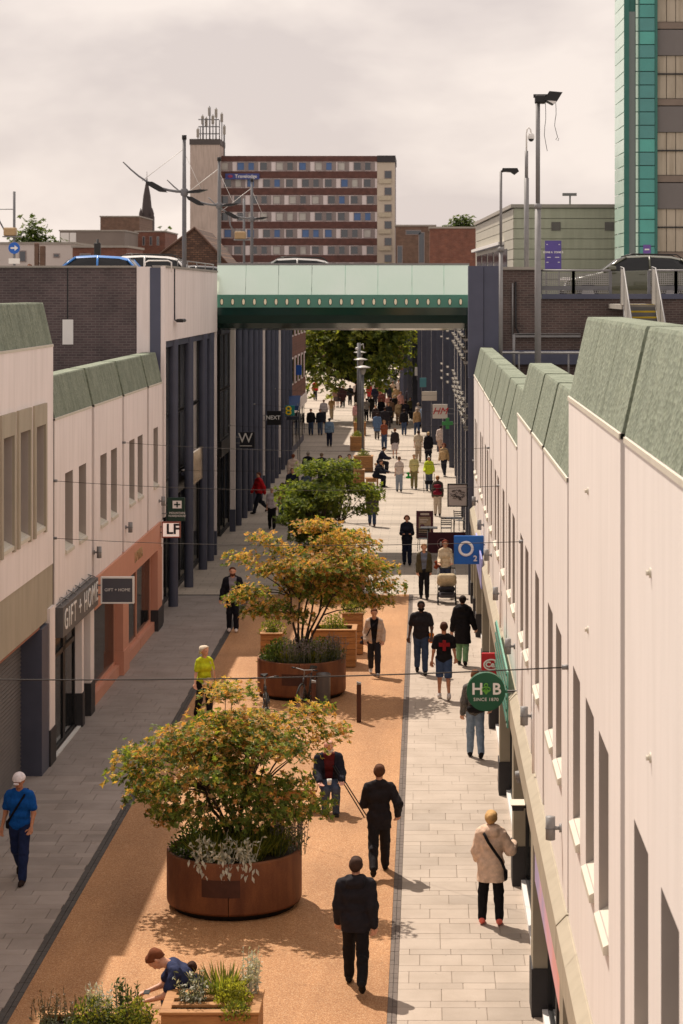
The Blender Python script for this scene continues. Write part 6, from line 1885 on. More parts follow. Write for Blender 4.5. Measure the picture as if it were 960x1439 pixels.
    for Lg in (LL, RR):
        ank, b = Lg[2], Lg[3]
        pitch = min(0.0, b)*0.8 if seat is None else 0.0
        fd = np.array([0, math.cos(pitch), math.sin(pitch)]); up = np.array([0, -math.sin(pitch), math.cos(pitch)])
        heel = ank - up*0.052 - fd*0.035; toe = ank - up*0.060 + fd*0.155; ball = ank - up*0.056 + fd*0.08
        feet.append((heel, ball, 0.034, 0.036)); feet.append((ball, toe, 0.036, 0.025)); feet.append((ank, heel+up*0.02, 0.037, 0.036))
    hands = []
    for sh, el, wr, d2, side in A:
        n_ = np.array([0.0, 1.0, 0.25]) if abs(d2[1]) < 0.75 else np.array([0, 0.2, 1.0])
        e = np.cross(d2, n_); e /= np.linalg.norm(e)                     # across the palm
        e = e if near else e
        pn = np.cross(e, d2)
        pal = wr + d2*0.075
        hp_ = [(wr+d2*0.015-e*0.014, pal-e*0.022, 0.023, 0.019), (wr+d2*0.015+e*0.014, pal+e*0.022, 0.023, 0.019)]
        if near:
            inn = np.array([-side, 0.25, 0.0])
            cur = inn - d2*(inn@d2); cur /= max(np.linalg.norm(cur), 1e-6)
            for q, ln in zip((-0.033, -0.011, 0.011, 0.033), (0.030, 0.037, 0.035, 0.026)):
                b0 = pal+e*q; k1 = b0+(d2*0.92+cur*0.38)*ln; k2 = k1+(d2*0.72+cur*0.70)*ln*0.9
                hp_ += [(b0-d2*0.01, k1, 0.0095, 0.0088), (k1, k2, 0.0088, 0.0075)]
            tb = wr+d2*0.028+e*0.026; t1 = tb+(d2*0.55+e*0.75+cur*0.25)*0.036; t2 = t1+(d2*0.85+e*0.2+cur*0.45)*0.032
            hp_ += [(tb, t1, 0.0125, 0.0105), (t1, t2, 0.0105, 0.0085)]
        hands.append(hp_)
    kk = 0.03
    bp = torso+neck+skull+face+ears+armp+legp+feet
    parts = [sdf_mesh(bp, res, kk, infl=-0.004 if near else -0.008)]
    for hp_ in hands: parts.append(sdf_mesh(hp_, 0.0055 if y < 45 else 0.007 if near else res*0.7, 0.008))
    body_o = np_obj('person', parts, skinmat(skin))
    tag(body_o, label, 'person', group)
    # --- clothes
    tc, sleeve, kind = top
    infl = {'tee': 0.019, 'shirt': 0.021, 'jacket': 0.030, 'coat': 0.034, 'hoodie': 0.027, 'suit': 0.022, 'puffer': 0.046}[kind] + (0 if near else 0.006)
    hem = {'tee': 0.09, 'shirt': 0.10, 'jacket': 0.10, 'coat': 0.38, 'hoodie': 0.13, 'suit': 0.17, 'puffer': 0.26}[kind]
    tp = list(torso)
    if hem > 0.12:
        fl_ = 0.11*B + (0.025 if kind in ('puffer', 'coat') else 0.0)
        for sd, Lg in ((-1, LL), (1, RR)):
            q = Lg[0]+(Lg[1]-Lg[0])*min(1.0, hem/TH)*0.5
            tp.append((np.array([sd*0.055, 0, hz]), np.array([sd*0.062, q[1]*0.5, hz-hem]), 0.108*B, fl_))
    for (sh, el, wr, d2, side) in A:
        r0 = AR + (0.012 if kind in ('puffer', 'hoodie', 'coat') else 0.004)
        if sleeve == 'short': tp.append((sh+(el-sh)*0.08, sh+(el-sh)*0.66, r0-0.010, r0-0.004))
        elif sleeve == 'none': pass
        elif sleeve == 'elbow': tp += [(sh, el, r0, r0*0.95)]
        else: tp += [(sh, el, r0, r0*0.92), (el, wr-d2*0.015, r0*0.92, 0.034)]
    if hood: tp += [(U((-0.05, -0.10, nz-0.03)), U((0.05, -0.10, nz-0.03)), 0.05, 0.05), (U((-0.07, -0.03, nz+0.0)), U((0.07, -0.03, nz+0.0)), 0.035, 0.035)]
    elif kind in ('jacket', 'suit', 'shirt', 'coat'): tp.append((U((-0.02, -0.012, nz-0.01)), U((0.02, -0.012, nz-0.01)), 0.052, 0.052))
    hemz = hz-hem
    clips = [lambda X, Y, Z: (hemz-Z)+0*X+0*Y] if seat is None else []
    if inner is not None:      # an open front showing the shirt beneath
        ff = lambda X, Y, Z: np.minimum(Y-0.035+0*X+0*Z, 0.055+0.10*(Z-hz)-np.abs(X)+0*Y)
        clips2 = clips+[ff]
    else: clips2 = clips
    top_o = np_obj({'tee': 't_shirt', 'shirt': 'shirt', 'jacket': 'jacket', 'coat': 'coat', 'hoodie': 'hooded_jacket', 'suit': 'suit_jacket', 'puffer': 'padded_coat'}[kind],
                   [sdf_mesh(tp, res, 0.04, clips2, infl, 0.0055 if near else 0.004)], cloth(tc, pat), body_o)
    if inner is not None:
        np_obj('shirt', [sdf_mesh(torso, res, 0.04, [lambda X, Y, Z: (hz-0.06-Z)+0*X+0*Y], 0.012)], cloth(inner), body_o)
    lc, lk = legs
    lp = list(pel)
    frac = {'long': 1.0, 'shorts': 0.0, 'crop': 0.72, 'skirt': 0.0}[lk]
    wide = 0.016 if lk == 'long' else 0.012
    for Lg in (LL, RR):
        if lk == 'shorts': lp.append((Lg[0], Lg[0]+(Lg[1]-Lg[0])*0.92, TR+0.012, 0.082))
        elif lk == 'skirt': lp.append((Lg[0], Lg[0]+(Lg[1]-Lg[0])*0.95, TR+0.03, 0.11))
        else:
            lp += [(Lg[0], Lg[1], TR+0.006, 0.066), (Lg[1], Lg[1]+(Lg[2]-Lg[1])*frac, 0.066, 0.052)]
            ca = Lg[1]*0.65+Lg[2]*0.35 + np.array([0, -0.018, 0]); lp.append((ca, ca+np.array([0, 0, 0.05]), 0.053, 0.055))
    if lk == 'skirt': lp.append((np.array([0, 0, hz-0.05]), np.array([0, 0.02, hz-0.36]), 0.13, 0.17))
    wz = hz+0.05
    cl = [lambda X, Y, Z: (Z-wz)+0*X+0*Y] if seat is None else []
    if lk in ('shorts', 'skirt') and seat is None: cl.append(lambda X, Y, Z: (hz-0.43-Z)+0*X+0*Y)
    np_obj({'long': 'trousers', 'crop': 'trousers', 'shorts': 'shorts', 'skirt': 'skirt'}[lk], [sdf_mesh(lp, res, 0.03, cl, wide + (0 if near else 0.004), 0.0045)], cloth(lc, legpat), body_o)
    np_obj('shoe', [sdf_mesh(feet[:3], res*0.8, 0.02, [], 0.010)], cloth(shoes), body_o)
    np_obj('shoe', [sdf_mesh(feet[3:], res*0.8, 0.02, [], 0.010)], cloth(shoes), body_o)
    # --- hair, cap, beard, eyes
    # work in the head frame: mesh the hair there, then move it
    hcol, hst = hair
    def headframe(v):
        out = np.array([H(p) for p in v]) if len(v) < 4000 else np.array([H(p) for p in v])
        return out
    sk0 = [((0, -0.034, hc+0.030), (0, 0.026, hc+0.034), 0.079, 0.077), ((0, -0.022, hc), (0, -0.022, hc-0.075), 0.072, 0.050)]
    if hst not in ('bald', 'none'):
        hp2 = list(sk0); cut = [lambda X, Y, Z: ((Y-0.045)*0.75-(Z-(hc+0.055))*0.75)+0*X]
        up = 0.011 if hst == 'short' else 0.020
        if hst in ('short', 'tail', 'bun'): cut.append(lambda X, Y, Z: (hc-0.088-Z)+0*X+0*Y)
        if hst == 'short': cut.append(lambda X, Y, Z: np.minimum(0.012-Z+hc-0.005+0*X+0*Y, Y+0.030+0*X+0*Z))
        hp2[0] = ((0, -0.036, hc+0.034), (0, 0.024, hc+0.042), 0.079, 0.077)
        if hst == 'long': hp2 += [((-0.04, -0.045, hc), (-0.05, -0.05, hc-0.22), 0.055, 0.045), ((0.04, -0.045, hc), (0.05, -0.05, hc-0.22), 0.055, 0.045)]
        if hst == 'bob': hp2 += [((-0.05, -0.025, hc), (-0.055, -0.02, hc-0.09), 0.05, 0.04), ((0.05, -0.025, hc), (0.055, -0.02, hc-0.09), 0.05, 0.04)]
        if hst == 'bun': hp2 += [((0, -0.11, hc+0.045), (0, -0.12, hc+0.04), 0.042, 0.04)]
        if hst == 'tail': hp2 += [((0, -0.11, hc+0.05), (0, -0.14, hc-0.10), 0.032, 0.022)]
        v, q = sdf_mesh(hp2, res*0.8, 0.03, cut, up, 0.005)
        np_obj('hair', [(headframe(v), q)], cloth(hcol), body_o)
    if cap is not None:
        v, q = sdf_mesh([((0, -0.025, hc+0.035), (0, 0.02, hc+0.038), 0.083, 0.08)], res*0.8, 0.02, [lambda X, Y, Z: (hc+0.035-Z)+0*X+0*Y], 0.022)
        v2, q2 = sdf_mesh([((-0.05, 0.10, hc+0.045), (0.05, 0.10, hc+0.045), 0.022, 0.022), ((-0.03, 0.175, hc+0.032), (0.03, 0.175, hc+0.032), 0.02, 0.02)], res*0.7, 0.05, [], -0.004)
        np_obj('cap', [(headframe(v), q), (headframe(v2), q2)], cloth(cap), body_o)
    if beard is not None:
        v, q = sdf_mesh([((-0.04, 0.055, hc-0.06), (0.04, 0.055, hc-0.06), 0.036, 0.036), ((0, 0.06, hc-0.085), (0, 0.055, hc-0.10), 0.036, 0.026)], res*0.7, 0.02, [lambda X, Y, Z: (Z-(hc-0.045))+0*X+0*Y], 0.008)
        np_obj('beard', [(headframe(v), q)], cloth(beard), body_o)
    if near and abs(head) > 60:
        m = MB()
        for sd in (-1, 1): m.sphere(tuple(H((sd*0.031, 0.088, hc+0.010))), 0.0105, 8)
        m.build('eyes', M_BLACK, body_o, local=True)
        m = MB(); m.sphere(tuple(H((0, 0.094, hc-0.052))), (0.022, 0.008, 0.006), 8)
        m.build('mouth', plain('lips', (0.30,0.10,0.085), 0.5), body_o, local=True)
    body_o.location = (x, y, z); body_o.rotation_euler = (0, 0, R(head)); body_o.scale = (s, s, s)
    # shift so that the soles touch the ground
    if seat is None:
        lowest = min(min(a[2]-ra, b[2]-rb) for a, b, ra, rb in feet) - 0.010
        body_o.location.z = z - lowest*s
    info = dict(hz=hz*s, s=s, hands=[(a[2]+a[3]*0.08)*s for a in A], o=body_o, nz=nz*s, hc=hc*s)
    return info

def at(info, p):
    """point in the person's frame (metres) -> world"""
    o = info['o']; a = o.rotation_euler.z
    return Vector((o.location.x+p[0]*math.cos(a)-p[1]*math.sin(a), o.location.y+p[0]*math.sin(a)+p[1]*math.cos(a), o.location.z+p[2]))

def soft_bag(name, label, info, c, size, col, strap=None, cat='bag'):
    """a rounded bag carried by a person; c in the person's frame"""
    w = at(info, c)
    t = thing(name, label, cat, w, info['o'].rotation_euler.z)
    sx, sy, sz = size
    pr = [((-sx/2, 0, -sz/2), (sx/2, 0, -sz/2), sy/2, sy/2), ((-sx/2*0.85, 0, sz/2*0.6), (sx/2*0.85, 0, sz/2*0.6), sy/2*0.8, sy/2*0.8), ((0, 0, -sz/2), (0, 0, sz/2*0.6), sy/2, sy/2*0.85)]
    np_obj('bag_body', [sdf_mesh(pr, 0.018, 0.05)], cloth(col), t)
    if strap:
        m = MB(); m.tube([Vector(p)-Vector(c) for p in strap], 0.014, 6); m.build('strap', cloth(tuple(max(0, q-12) for q in col)), t, local=True)
    return t
def stand(px, py): 
    Y = PY(py); return PX(px, Y), Y

# ---- the near figures
BLK, NVY, JEAN = (24,22,25), (26,30,46), (62,80,108)
x, y = stand(500, 1391)
a = person('man in a dark hooded jacket and black trousers walking away past the first planter', x, y, 0, 1.80, top=((36,34,40), 'long', 'hoodie'), legs=(BLK, 'long'), hair=((66,48,40), 'short'), walk=0.85, hood=True, build=1.0, arms=((6, 7, 14, 2), (-14, 7, 14, 2)))
x, y = stand(533, 1230)
person('man in a black suit walking away with a hand in his pocket', x, y, 2, 1.80, top=((38,33,36), 'long', 'suit'), legs=((34,30,33), 'long'), hair=((92,58,40), 'short'), walk=-0.9, arms=((18, 10, 70, 34), (-28, 24, 62, 26)), inner=None)
x, y = stand(690, 1300)
a = person('woman in a cream padded coat and coral trainers with her back turned', x, y, -6, 1.66, True, top=((226,196,172), 'long', 'puffer'), legs=(BLK, 'long'), shoes=(238,120,104), hair=((205,165,110), 'bun'), walk=0.04, hood=True, arms=((8, 12, 40, 10), (10, 30, 85, 20)), spread=0.6)
m = MB()
sb_ = thing('shoulder_strap_bag', 'black cross body strap on the cream padded coat', 'bag', a['o'].location.copy(), a['o'].rotation_euler.z)
pts = [(-0.10, -0.165, a['nz']-0.02), (-0.02, -0.195, a['nz']-0.16), (0.08, -0.20, a['nz']-0.30), (0.17, -0.17, a['hz']+0.10), (0.215, -0.06, a['hz']-0.06), (0.215, 0.03, a['hz']-0.16)]
m.tube(pts, 0.022, 6); m.build('strap', cloth(BLK), sb_, local=True)
m = MB(); m.bbox(0.19, 0.25, -0.06, 0.10, a['hz']-0.24, a['hz']-0.09, 0.02); m.build('pouch', cloth(BLK), sb_, local=True)
x, y = stand(668, 1066)
a = person('man in a black checked shirt and pale jeans walking away under the round green sign', x, y, 4, 1.76, top=((34,30,32), 'long', 'shirt'), legs=((128,146,166), 'long'), shoes=(30,28,30), hair=((120,82,56), 'short'), walk=0.4, pat='check', arms=((-6, 10, 20, 4), (4, 14, 34, 2)))
soft_bag('backpack', 'black rucksack on the man in the checked shirt', a, (0, -0.22, a['hz']+0.26), (0.24, 0.15, 0.34), (28,26,28))
x, y = stand(624, 984)
a = person('man in a black T-shirt with a red cross and blue denim shorts', x, y, 3, 1.78, top=((28,24,27), 'short', 'tee'), legs=((66,84,116), 'shorts'), shoes=(215,205,200), hair=((70,40,30), 'short'), skin='tan', walk=0.5, arms=((-8, 11, 12, 2), (10, 11, 14, 2)))
m = MB()                                                    # printed cross on his back
zc = a['hz']+0.33
for u0, u1, w0, w1 in ((-0.04, 0.04, -0.12, 0.13), (-0.13, -0.042, -0.02, 0.07), (0.042, 0.13, -0.02, 0.07)):
    m.box(u0, u1, -0.1475, -0.138, zc+w0, zc+w1)
q = m.build('printed_cross', cloth((150,34,40)), a['o'], local=True); q.scale = (1/a['s'],)*3
x, y = stand(592, 948)
a = person('bearded man in a dark T-shirt and jeans coming forward with an orange bag', x, y, 180, 1.80, top=((40,36,40), 'short', 'tee'), legs=((54,70,98), 'long'), shoes=(32,28,28), hair=((22,18,18), 'short'), skin='dark', beard=(20,17,17), walk=0.5, build=1.15, arms=((8, 12, 26, 14), (-6, 12, 16, 2)))
soft_bag('orange_bag', 'small orange bag held by the bearded man in jeans', a, (-0.26, 0.12, a['hz']-0.02), (0.07, 0.09, 0.20), (230,130,30))
x, y = stand(650, 936)
person('person in a long black coat and green trousers walking away', x, y, -8, 1.74, True, top=((26,23,26), 'long', 'coat'), legs=((120,160,118), 'long'), shoes=(40,36,36), hair=((40,28,24), 'short'), walk=0.35, arms=((-4, 12, 10, 0), (12, 16, 12, 0)), hood=True, build=1.05)
x, y = stand(526, 950)
a = person('woman in a pale grey jacket over black with white shoes coming forward', x, y, 180, 1.66, True, top=((205,182,165), 'long', 'jacket'), legs=((42,42,52), 'long'), shoes=(228,220,214), hair=((98,62,42), 'short'), walk=0.6, inner=(26,24,30), nod=8, arms=((-6, 14, 42, 14), (-6, 14, 42, 14)))
soft_bag('handbag', 'dark shoulder bag of the woman in the pale grey jacket', a, (0.24, 0.06, a['hz']+0.02), (0.16, 0.09, 0.15), (52,44,50), strap=[(0.20, 0.08, a['hz']+0.08), (0.10, 0.17, a['hz']+0.30), (-0.06, 0.12, a['nz']-0.06), (-0.10, 0.02, a['nz']+0.0)])
x, y = stand(327, 889)
a = person('man in a black jacket and grey shirt with white trainers on the shaded pavement', x, y, 184, 1.78, top=((28,28,36), 'long', 'jacket'), legs=((26,27,36), 'long'), shoes=(222,212,206), hair=((92,58,42), 'short'), beard=(96,60,44), walk=0.12, inner=(142,136,142), arms=((-4, 12, 14, 0), (-2, 14, 18, 0)))
x, y = PX(287, 47.6), 47.6
a = person('white haired woman in a bright yellow top and black trousers', x, y, 205, 1.66, True, top=((196,204,40), 'short', 'tee'), legs=((34,30,34), 'long'), shoes=(40,36,36), hair=((228,212,190), 'tail'), walk=0.5, arms=((-10, 16, 14, 0), (10, 14, 20, 0)), twist=25)
soft_bag('cream_handbag', 'cream handbag slung across the yellow top', a, (-0.03, 0.20, a['hz']+0.03), (0.22, 0.09, 0.13), (214,186,160), strap=[(-0.15, 0.18, a['hz']+0.08), (-0.16, 0.14, a['hz']+0.25), (-0.10, 0.05, a['nz']-0.03), (-0.08, -0.05, a['nz']-0.01)])
x, y = stand(28, 1240)
a = person('man in a white cap and blue polo shirt on the shaded pavement', x, y, 176, 1.76, top=((14,82,160), 'short', 'tee'), legs=((34,46,84), 'long'), shoes=(46,34,32), hair=((60,44,36), 'short'), skin='tan', cap=(240,232,236), walk=0.75, nod=13, arms=((6, 10, 34, 10), (-4, 10, 24, 0)))
m = MB()
sl = thing('sling_strap_bag', 'dark sling strap across the blue polo shirt', 'bag', a['o'].location.copy(), a['o'].rotation_euler.z)
pts = [(-0.13, -0.02, a['nz']+0.015), (-0.09, 0.10, a['nz']-0.08), (0.02, 0.155, a['hz']+0.30), (0.13, 0.145, a['hz']+0.13), (0.19, 0.05, a['hz']+0.02)]
m.tube(pts, 0.019, 6); m.build('strap', cloth((20,22,34)), sl, local=True)
m = MB(); m.bbox(0.14, 0.22, -0.08, 0.08, a['hz']-0.06, a['hz']+0.08, 0.02); m.build('pouch', cloth((22,22,30)), sl, local=True)
np_obj('collar', [sdf_mesh([((-0.06, 0.045, a['nz']/a['s']-0.02), (0.06, 0.045, a['nz']/a['s']-0.02), 0.03, 0.03)], 0.012, 0.02)], cloth((30,130,60)), a['o'])
# seated bearded man with a stick
SEATED = 'people sitting on the timber seats'
a = person('bald man with a white beard sitting with a walking stick', PX(461, 39.5), 39.45, 190, 1.74, top=((34,34,46), 'long', 'jacket'), legs=((74,84,104), 'long'), shoes=(40,32,30), hair=((200,190,180), 'bald'), skin='pink', beard=(225,218,210), seat=0.45, lean=14, inner=(88,28,30), arms=((24, 8, 42, 12), (24, 8, 42, 12)), group=SEATED)
t = thing('walking_stick', 'pair of slim walking poles reaching out from the bearded man', 'walking stick', (PX(514, 38.9), 38.9, 0.02))
for k in range(2):
    m = MB(); m.tube([(PX(512+4*k, 38.9), 38.9+0.05*k, 0.022), (PX(468+3*k, 39.3), 39.2, 0.90)], 0.011, 6); m.build('pole', M_BLACK, t)
t = thing('white_cup', 'white round cup with a dark centre in the bearded man\'s hands', 'cup', (PX(463, 39.0), 38.98, 0.62))
m = MB(); m.lathe([(0.0, 0.0), (0.035, 0.0), (0.045, 0.10), (0.038, 0.10), (0.03, 0.02)], 16, (PX(463, 39.0), 38.98, 0.60)); m.build('cup', M_SIGNWHITE, t)
# bent man with phone and the child beside him
a = person('ginger haired man in a navy T-shirt bent over his phone on the low seat', PX(286, YF+0.28), YF+0.32, 100, 1.86, top=((44,52,84), 'short', 'tee'), legs=((30,32,44), 'long'), shoes=(40,36,36), hair=((112,62,38), 'short'), seat=0.56, lean=48, nod=18, arms=((26, 6, 48, 20), (26, 6, 48, 20)), group=SEATED)
w = at(a, (0.0, 0.72, a['hz']+0.06))
t = thing('phone', 'dark phone held by the bent man', 'phone', w)
m = MB(); m.bbox(-0.04, 0.04, -0.075, 0.075, -0.006, 0.006, 0.004); m.build('phone_body', M_BLACK, t, local=True)
person('small child with short dark hair beside the bent man', PX(268, YF), YF+0.28, 20, 1.16, top=((40,44,66), 'short', 'tee'), legs=((30,32,44), 'long'), hair=((58,36,26), 'short'), seat=0.45, lean=6, arms=((20, 8, 30, 10), (20, 8, 30, 10)), group=SEATED)

# ---- middle distance
x, y = stand(596, 843)
a = person('woman in an olive jacket and black trousers beside the pushchair', x, y, 180, 1.68, True, top=((84,76,56), 'long', 'jacket'), legs=((28,26,30), 'long'), shoes=(60,56,56), hair=((190,150,110), 'bun'), walk=0.3, inner=(110,116,132))
x, y = PX(626, 67.4), 67.4
a = person('woman with long auburn hair in a cream top pushing the pushchair', x, y, 180, 1.70, True, top=((226,206,176), 'long', 'shirt'), legs=((56,66,92), 'long'), shoes=(40,36,36), hair=((120,52,32), 'long'), walk=0.3, arms=((20, 8, 52, 6), (20, 8, 52, 6)))
soft_bag('tan_handbag', 'tan shoulder bag of the woman with the pushchair', a, (0.27, 0.0, a['hz']+0.06), (0.10, 0.10, 0.20), (140,66,40))
x, y = stand(572, 795)
person('woman in a navy trouser suit holding a red cup', x, y, 180, 1.70, True, top=((28,30,44), 'long', 'suit'), legs=((30,36,58), 'long'), shoes=(30,26,26), hair=((110,64,44), 'bob'), walk=0.2, arms=((14, 8, 78, 26), (14, 8, 78, 26)))
x, y = stand(615, 726)
a = person('person in cream trousers with a maroon backpack walking away', x, y, 0, 1.68, True, top=((90,80,72), 'long', 'jacket'), legs=((214,198,180), 'long'), shoes=(50,44,44), hair=((170,120,80), 'short'), walk=0.3)
soft_bag('backpack', 'maroon backpack above cream trousers', a, (0, -0.21, a['hz']+0.28), (0.24, 0.16, 0.36), (130,28,48))
x, y = stand(603, 691)
person('woman in a fluorescent yellow jacket pushing a walking frame', x, y, 180, 1.64, True, top=((206,222,60), 'long', 'jacket'), legs=((96,104,120), 'long'), hair=((226,220,212), 'short'), walk=0.3, arms=((16, 12, 50, 8), (16, 12, 50, 8)))
x, y = stand(582, 688)
a = person('woman in a striped yellow top and olive trousers with a green bag', x, y, 180, 1.68, True, top=((208,190,130), 'elbow', 'tee'), legs=((130,120,84), 'long'), hair=((220,205,185), 'short'), walk=0.4, pat='stripe')
soft_bag('green_bag', 'green carrier bag of the woman in the striped top', a, (0.27, 0.05, a['hz']-0.20), (0.18, 0.10, 0.26), (40,150,70))
x, y = stand(561, 692)
person('woman in a white blouse and pale jeans walking away', x, y, 0, 1.66, True, top=((224,206,196), 'short', 'shirt'), legs=((150,160,175), 'long'), hair=((110,80,60), 'short'), walk=0.3)
x, y = stand(523, 740)
person('woman in a grey coat and jeans beside the green tree', x, y, 180, 1.72, True, top=((88,80,84), 'long', 'coat'), legs=((60,76,106), 'long'), shoes=(90,50,36), hair=((120,80,56), 'long'), walk=0.4)
x, y = stand(588, 650)
person('man in a beige shirt walking away past the cream signs', x, y, 0, 1.74, top=((214,196,170), 'short', 'shirt'), legs=((190,170,146), 'long'), hair=((60,40,32), 'short'), walk=0.3)
x, y = stand(602, 652)
person('person in a black coat with a cream bag slung behind', x, y, 0, 1.72, True, top=((30,28,36), 'long', 'coat'), legs=((34,32,38), 'long'), hair=((190,160,120), 'short'), walk=0.3)
x, y = stand(624, 670)
person('woman in a tan top and dark trousers walking by the navy columns', x, y, 160, 1.70, True, top=((206,174,130), 'long', 'shirt'), legs=((44,46,58), 'long'), shoes=(220,214,208), hair=((120,62,40), 'long'), walk=0.6)
x, y = stand(614, 618)
person('man in a lilac shirt pushing a dark pram', x, y, 0, 1.74, top=((180,164,176), 'long', 'shirt'), legs=((36,36,46), 'long'), walk=0.3)
x, y = stand(364, 722)
person('man in a red jacket striding by the shaded arcade', x, y, 120, 1.78, top=((186,30,36), 'long', 'jacket'), legs=((30,32,42), 'long'), hair=((96,60,46), 'short'), walk=0.9)
x, y = stand(382, 744)
person('white haired woman in a pale blouse and black trousers by the arcade', x, y, 180, 1.64, True, top=((206,192,196), 'elbow', 'shirt'), legs=((26,24,28), 'long'), hair=((226,214,196), 'short'), walk=0.2)
x, y = stand(397, 738)
person('woman in a tan top and blue jeans half hidden by the green tree', x, y, 0, 1.68, True, top=((190,140,110), 'short', 'tee'), legs=((74,96,128), 'long'), hair=((70,46,36), 'long'), walk=0.4)
x, y = stand(414, 742)
person('person in black trousers behind the leaves of the green tree', x, y, 0, 1.74, top=((46,44,58), 'long', 'jacket'), legs=((24,22,26), 'long'), walk=0.3)
x, y = stand(411, 716)
person('man in a dark coat carrying a white cup', x, y, 180, 1.76, top=((30,34,50), 'long', 'jacket'), legs=((30,30,38), 'long'), hair=((100,64,48), 'short'), walk=0.3, arms=((6, 8, 20, 0), (16, 8, 70, 20)))
x, y = stand(430, 716)
person('woman in a slate blue blouse next to the man with the white cup', x, y, 180, 1.66, True, top=((78,88,98), 'short', 'shirt'), legs=((40,44,58), 'long'), hair=((110,56,40), 'bob'), walk=0.3)
for px, py, hd, tc, lc, hc_, lb in ((412, 690, 0, (206,184,170), (120,110,110), (120,70,48), 'woman in a pink beige cardigan walking away on the shaded side'),
                                    (433, 686, 0, (26,26,34), (40,38,44), (150,140,130), 'grey haired person in a black jacket walking away in the middle of three'),
                                    (452, 688, 0, (28,32,46), (34,34,42), (130,110,92), 'person in a navy anorak walking away by the green tree'),
                                    (437, 612, 180, (30,28,32), (58,72,98), (40,30,26), 'man in a black T-shirt and jeans holding hands in the sun patch'),
                                    (450, 612, 180, (36,38,48), (74,88,112), (60,40,32), 'companion in a dark top and jeans beside the man in black'),
                                    (455, 596, 0, (216,206,206), (50,52,64), (150,110,84), 'man in a white shirt seen from behind past the couple'),
                                    (463, 628, 0, (120,146,172), (34,40,62), (36,28,26), 'dark haired woman in a pale denim jacket with a black bag')):
    x, y = stand(px, py)
    person(lb, x, y, hd, 1.72, top=(tc, 'long', 'jacket'), legs=(lc, 'long'), hair=(hc_, 'short'), walk=0.35)
x, y = stand(478, 690); person('woman in a white top behind the green tree', x, y, 180, 1.66, True, top=((214,200,190), 'short', 'tee'), legs=((40,36,40), 'long'), hair=((60,40,32), 'bob'), walk=0.2)
x, y = stand(491, 690); person('person in a black jacket with pale sleeves behind the green tree', x, y, 180, 1.72, top=((34,30,34), 'short', 'tee'), legs=((40,38,46), 'long'), walk=0.2)
person('dark dressed man sitting at the end of the timber seat past the green tree', PX(528, 105), 105.0, 250, 1.76, top=((34,36,48), 'long', 'jacket'), legs=((30,32,44), 'long'), hair=((80,60,50), 'short'), seat=0.45, lean=22, arms=((40, 6, 40, 14), (40, 6, 40, 14)), group=SEATED)
person('person in a dark jacket sitting by the nearest disc lamp', PX(533, 113.6), 113.6, 260, 1.74, top=((32,36,52), 'long', 'jacket'), legs=((32,34,44), 'long'), seat=0.45, lean=20, arms=((40, 6, 40, 14), (40, 6, 40, 14)), group=SEATED)
# ---- the crowd round the far disc lamps and under the big tree
crowd = [(530, 618, 0, (92,116,150), (104,96,88), 'man in a light blue denim jacket and stone trousers by the lamps'),
         (555, 645, 0, (60,52,54), (206,194,196), 'woman in a dark top and white skirt with a black rucksack'),
         (536, 594, 180, (34,32,38), (60,60,70), 'dark coated person among the crowd by the lamps'),
         (546, 602, 180, (40,38,44), (70,64,66), 'person in a charcoal anorak in the thick of the crowd'),
         (549, 596, 0, (140,108,84), (60,52,50), 'person in a brown cardigan in the thick of the crowd'),
         (549, 570, 180, (40,40,52), (48,46,54), 'person in a blue black coat under the large tree'),
         (537, 580, 180, (120,70,64), (44,42,50), 'person in a rust red top under the large tree'),
         (560, 598, 180, (196,166,124), (160,130,100), 'man in a tan jacket and beige trousers in the sunlit crowd'),
         (570, 599, 0, (36,34,42), (30,30,38), 'tall person in black in the sunlit crowd'),
         (552, 566, 0, (206,180,150), (150,126,104), 'person in pale clothes standing in the far sun'),
         (560, 561, 180, (226,210,200), (120,110,108), 'person in a white top standing in the far sun'),
         (566, 568, 180, (220,176,140), (200,160,130), 'person in peach clothes standing in the far sun'),
         (582, 571, 0, (222,200,160), (60,56,60), 'person in a cream top with arms out in the far sun'),
         (574, 577, 180, (64,60,70), (54,52,60), 'person in a grey coat with a bag in the far sun'),
         (527, 573, 0, (36,38,56), (40,40,54), 'slim person in navy standing at the edge of the big tree shade'),
         (519, 566, 180, (176,50,50), (44,40,46), 'person in a red top under the big tree'),
         (472, 573, 180, (150,120,104), (96,84,80), 'person in a beige dress in the pale plaza'),
         (477, 573, 0, (70,52,50), (60,52,54), 'person in a brown coat next to the beige dress'),
         (482, 573, 180, (60,36,38), (40,38,44), 'person in a dark red jacket in the pale plaza'),
         (443, 563, 180, (196,44,52), (34,34,46), 'person in a red shirt beside the far shaded shops'),
         (492, 570, 0, (30,30,34), (34,32,36), 'person in black under the left edge of the big tree'),
         (500, 566, 180, (200,186,178), (60,56,60), 'person in a white shirt under the middle of the big tree'),
         (620, 640, 0, (226,206,196), (200,170,150), 'woman in a pale pink dress by the sunlit columns'),
         (528, 606, 180, (58,46,46), (48,46,56), 'person in a dark brown top close to the lamp posts'),
         (541, 611, 0, (48,44,50), (36,36,44), 'broad person in a dark coat close to the lamp posts')]
for k, (px, py, hd, tc, lc, lb) in enumerate(crowd):
    x, y = stand(px, py)
    person(lb, x, y, hd, 1.66+0.03*(k % 5), top=(tc, 'long', 'jacket' if k % 3 else 'coat'), legs=(lc, 'skirt' if 'skirt' in lb or 'dress' in lb else 'long'), hair=(((60,42,34), (120,80,56), (40,30,28), (170,140,110))[k % 4], 'short'), walk=0.2+0.1*(k % 4), fem=bool(k % 2))
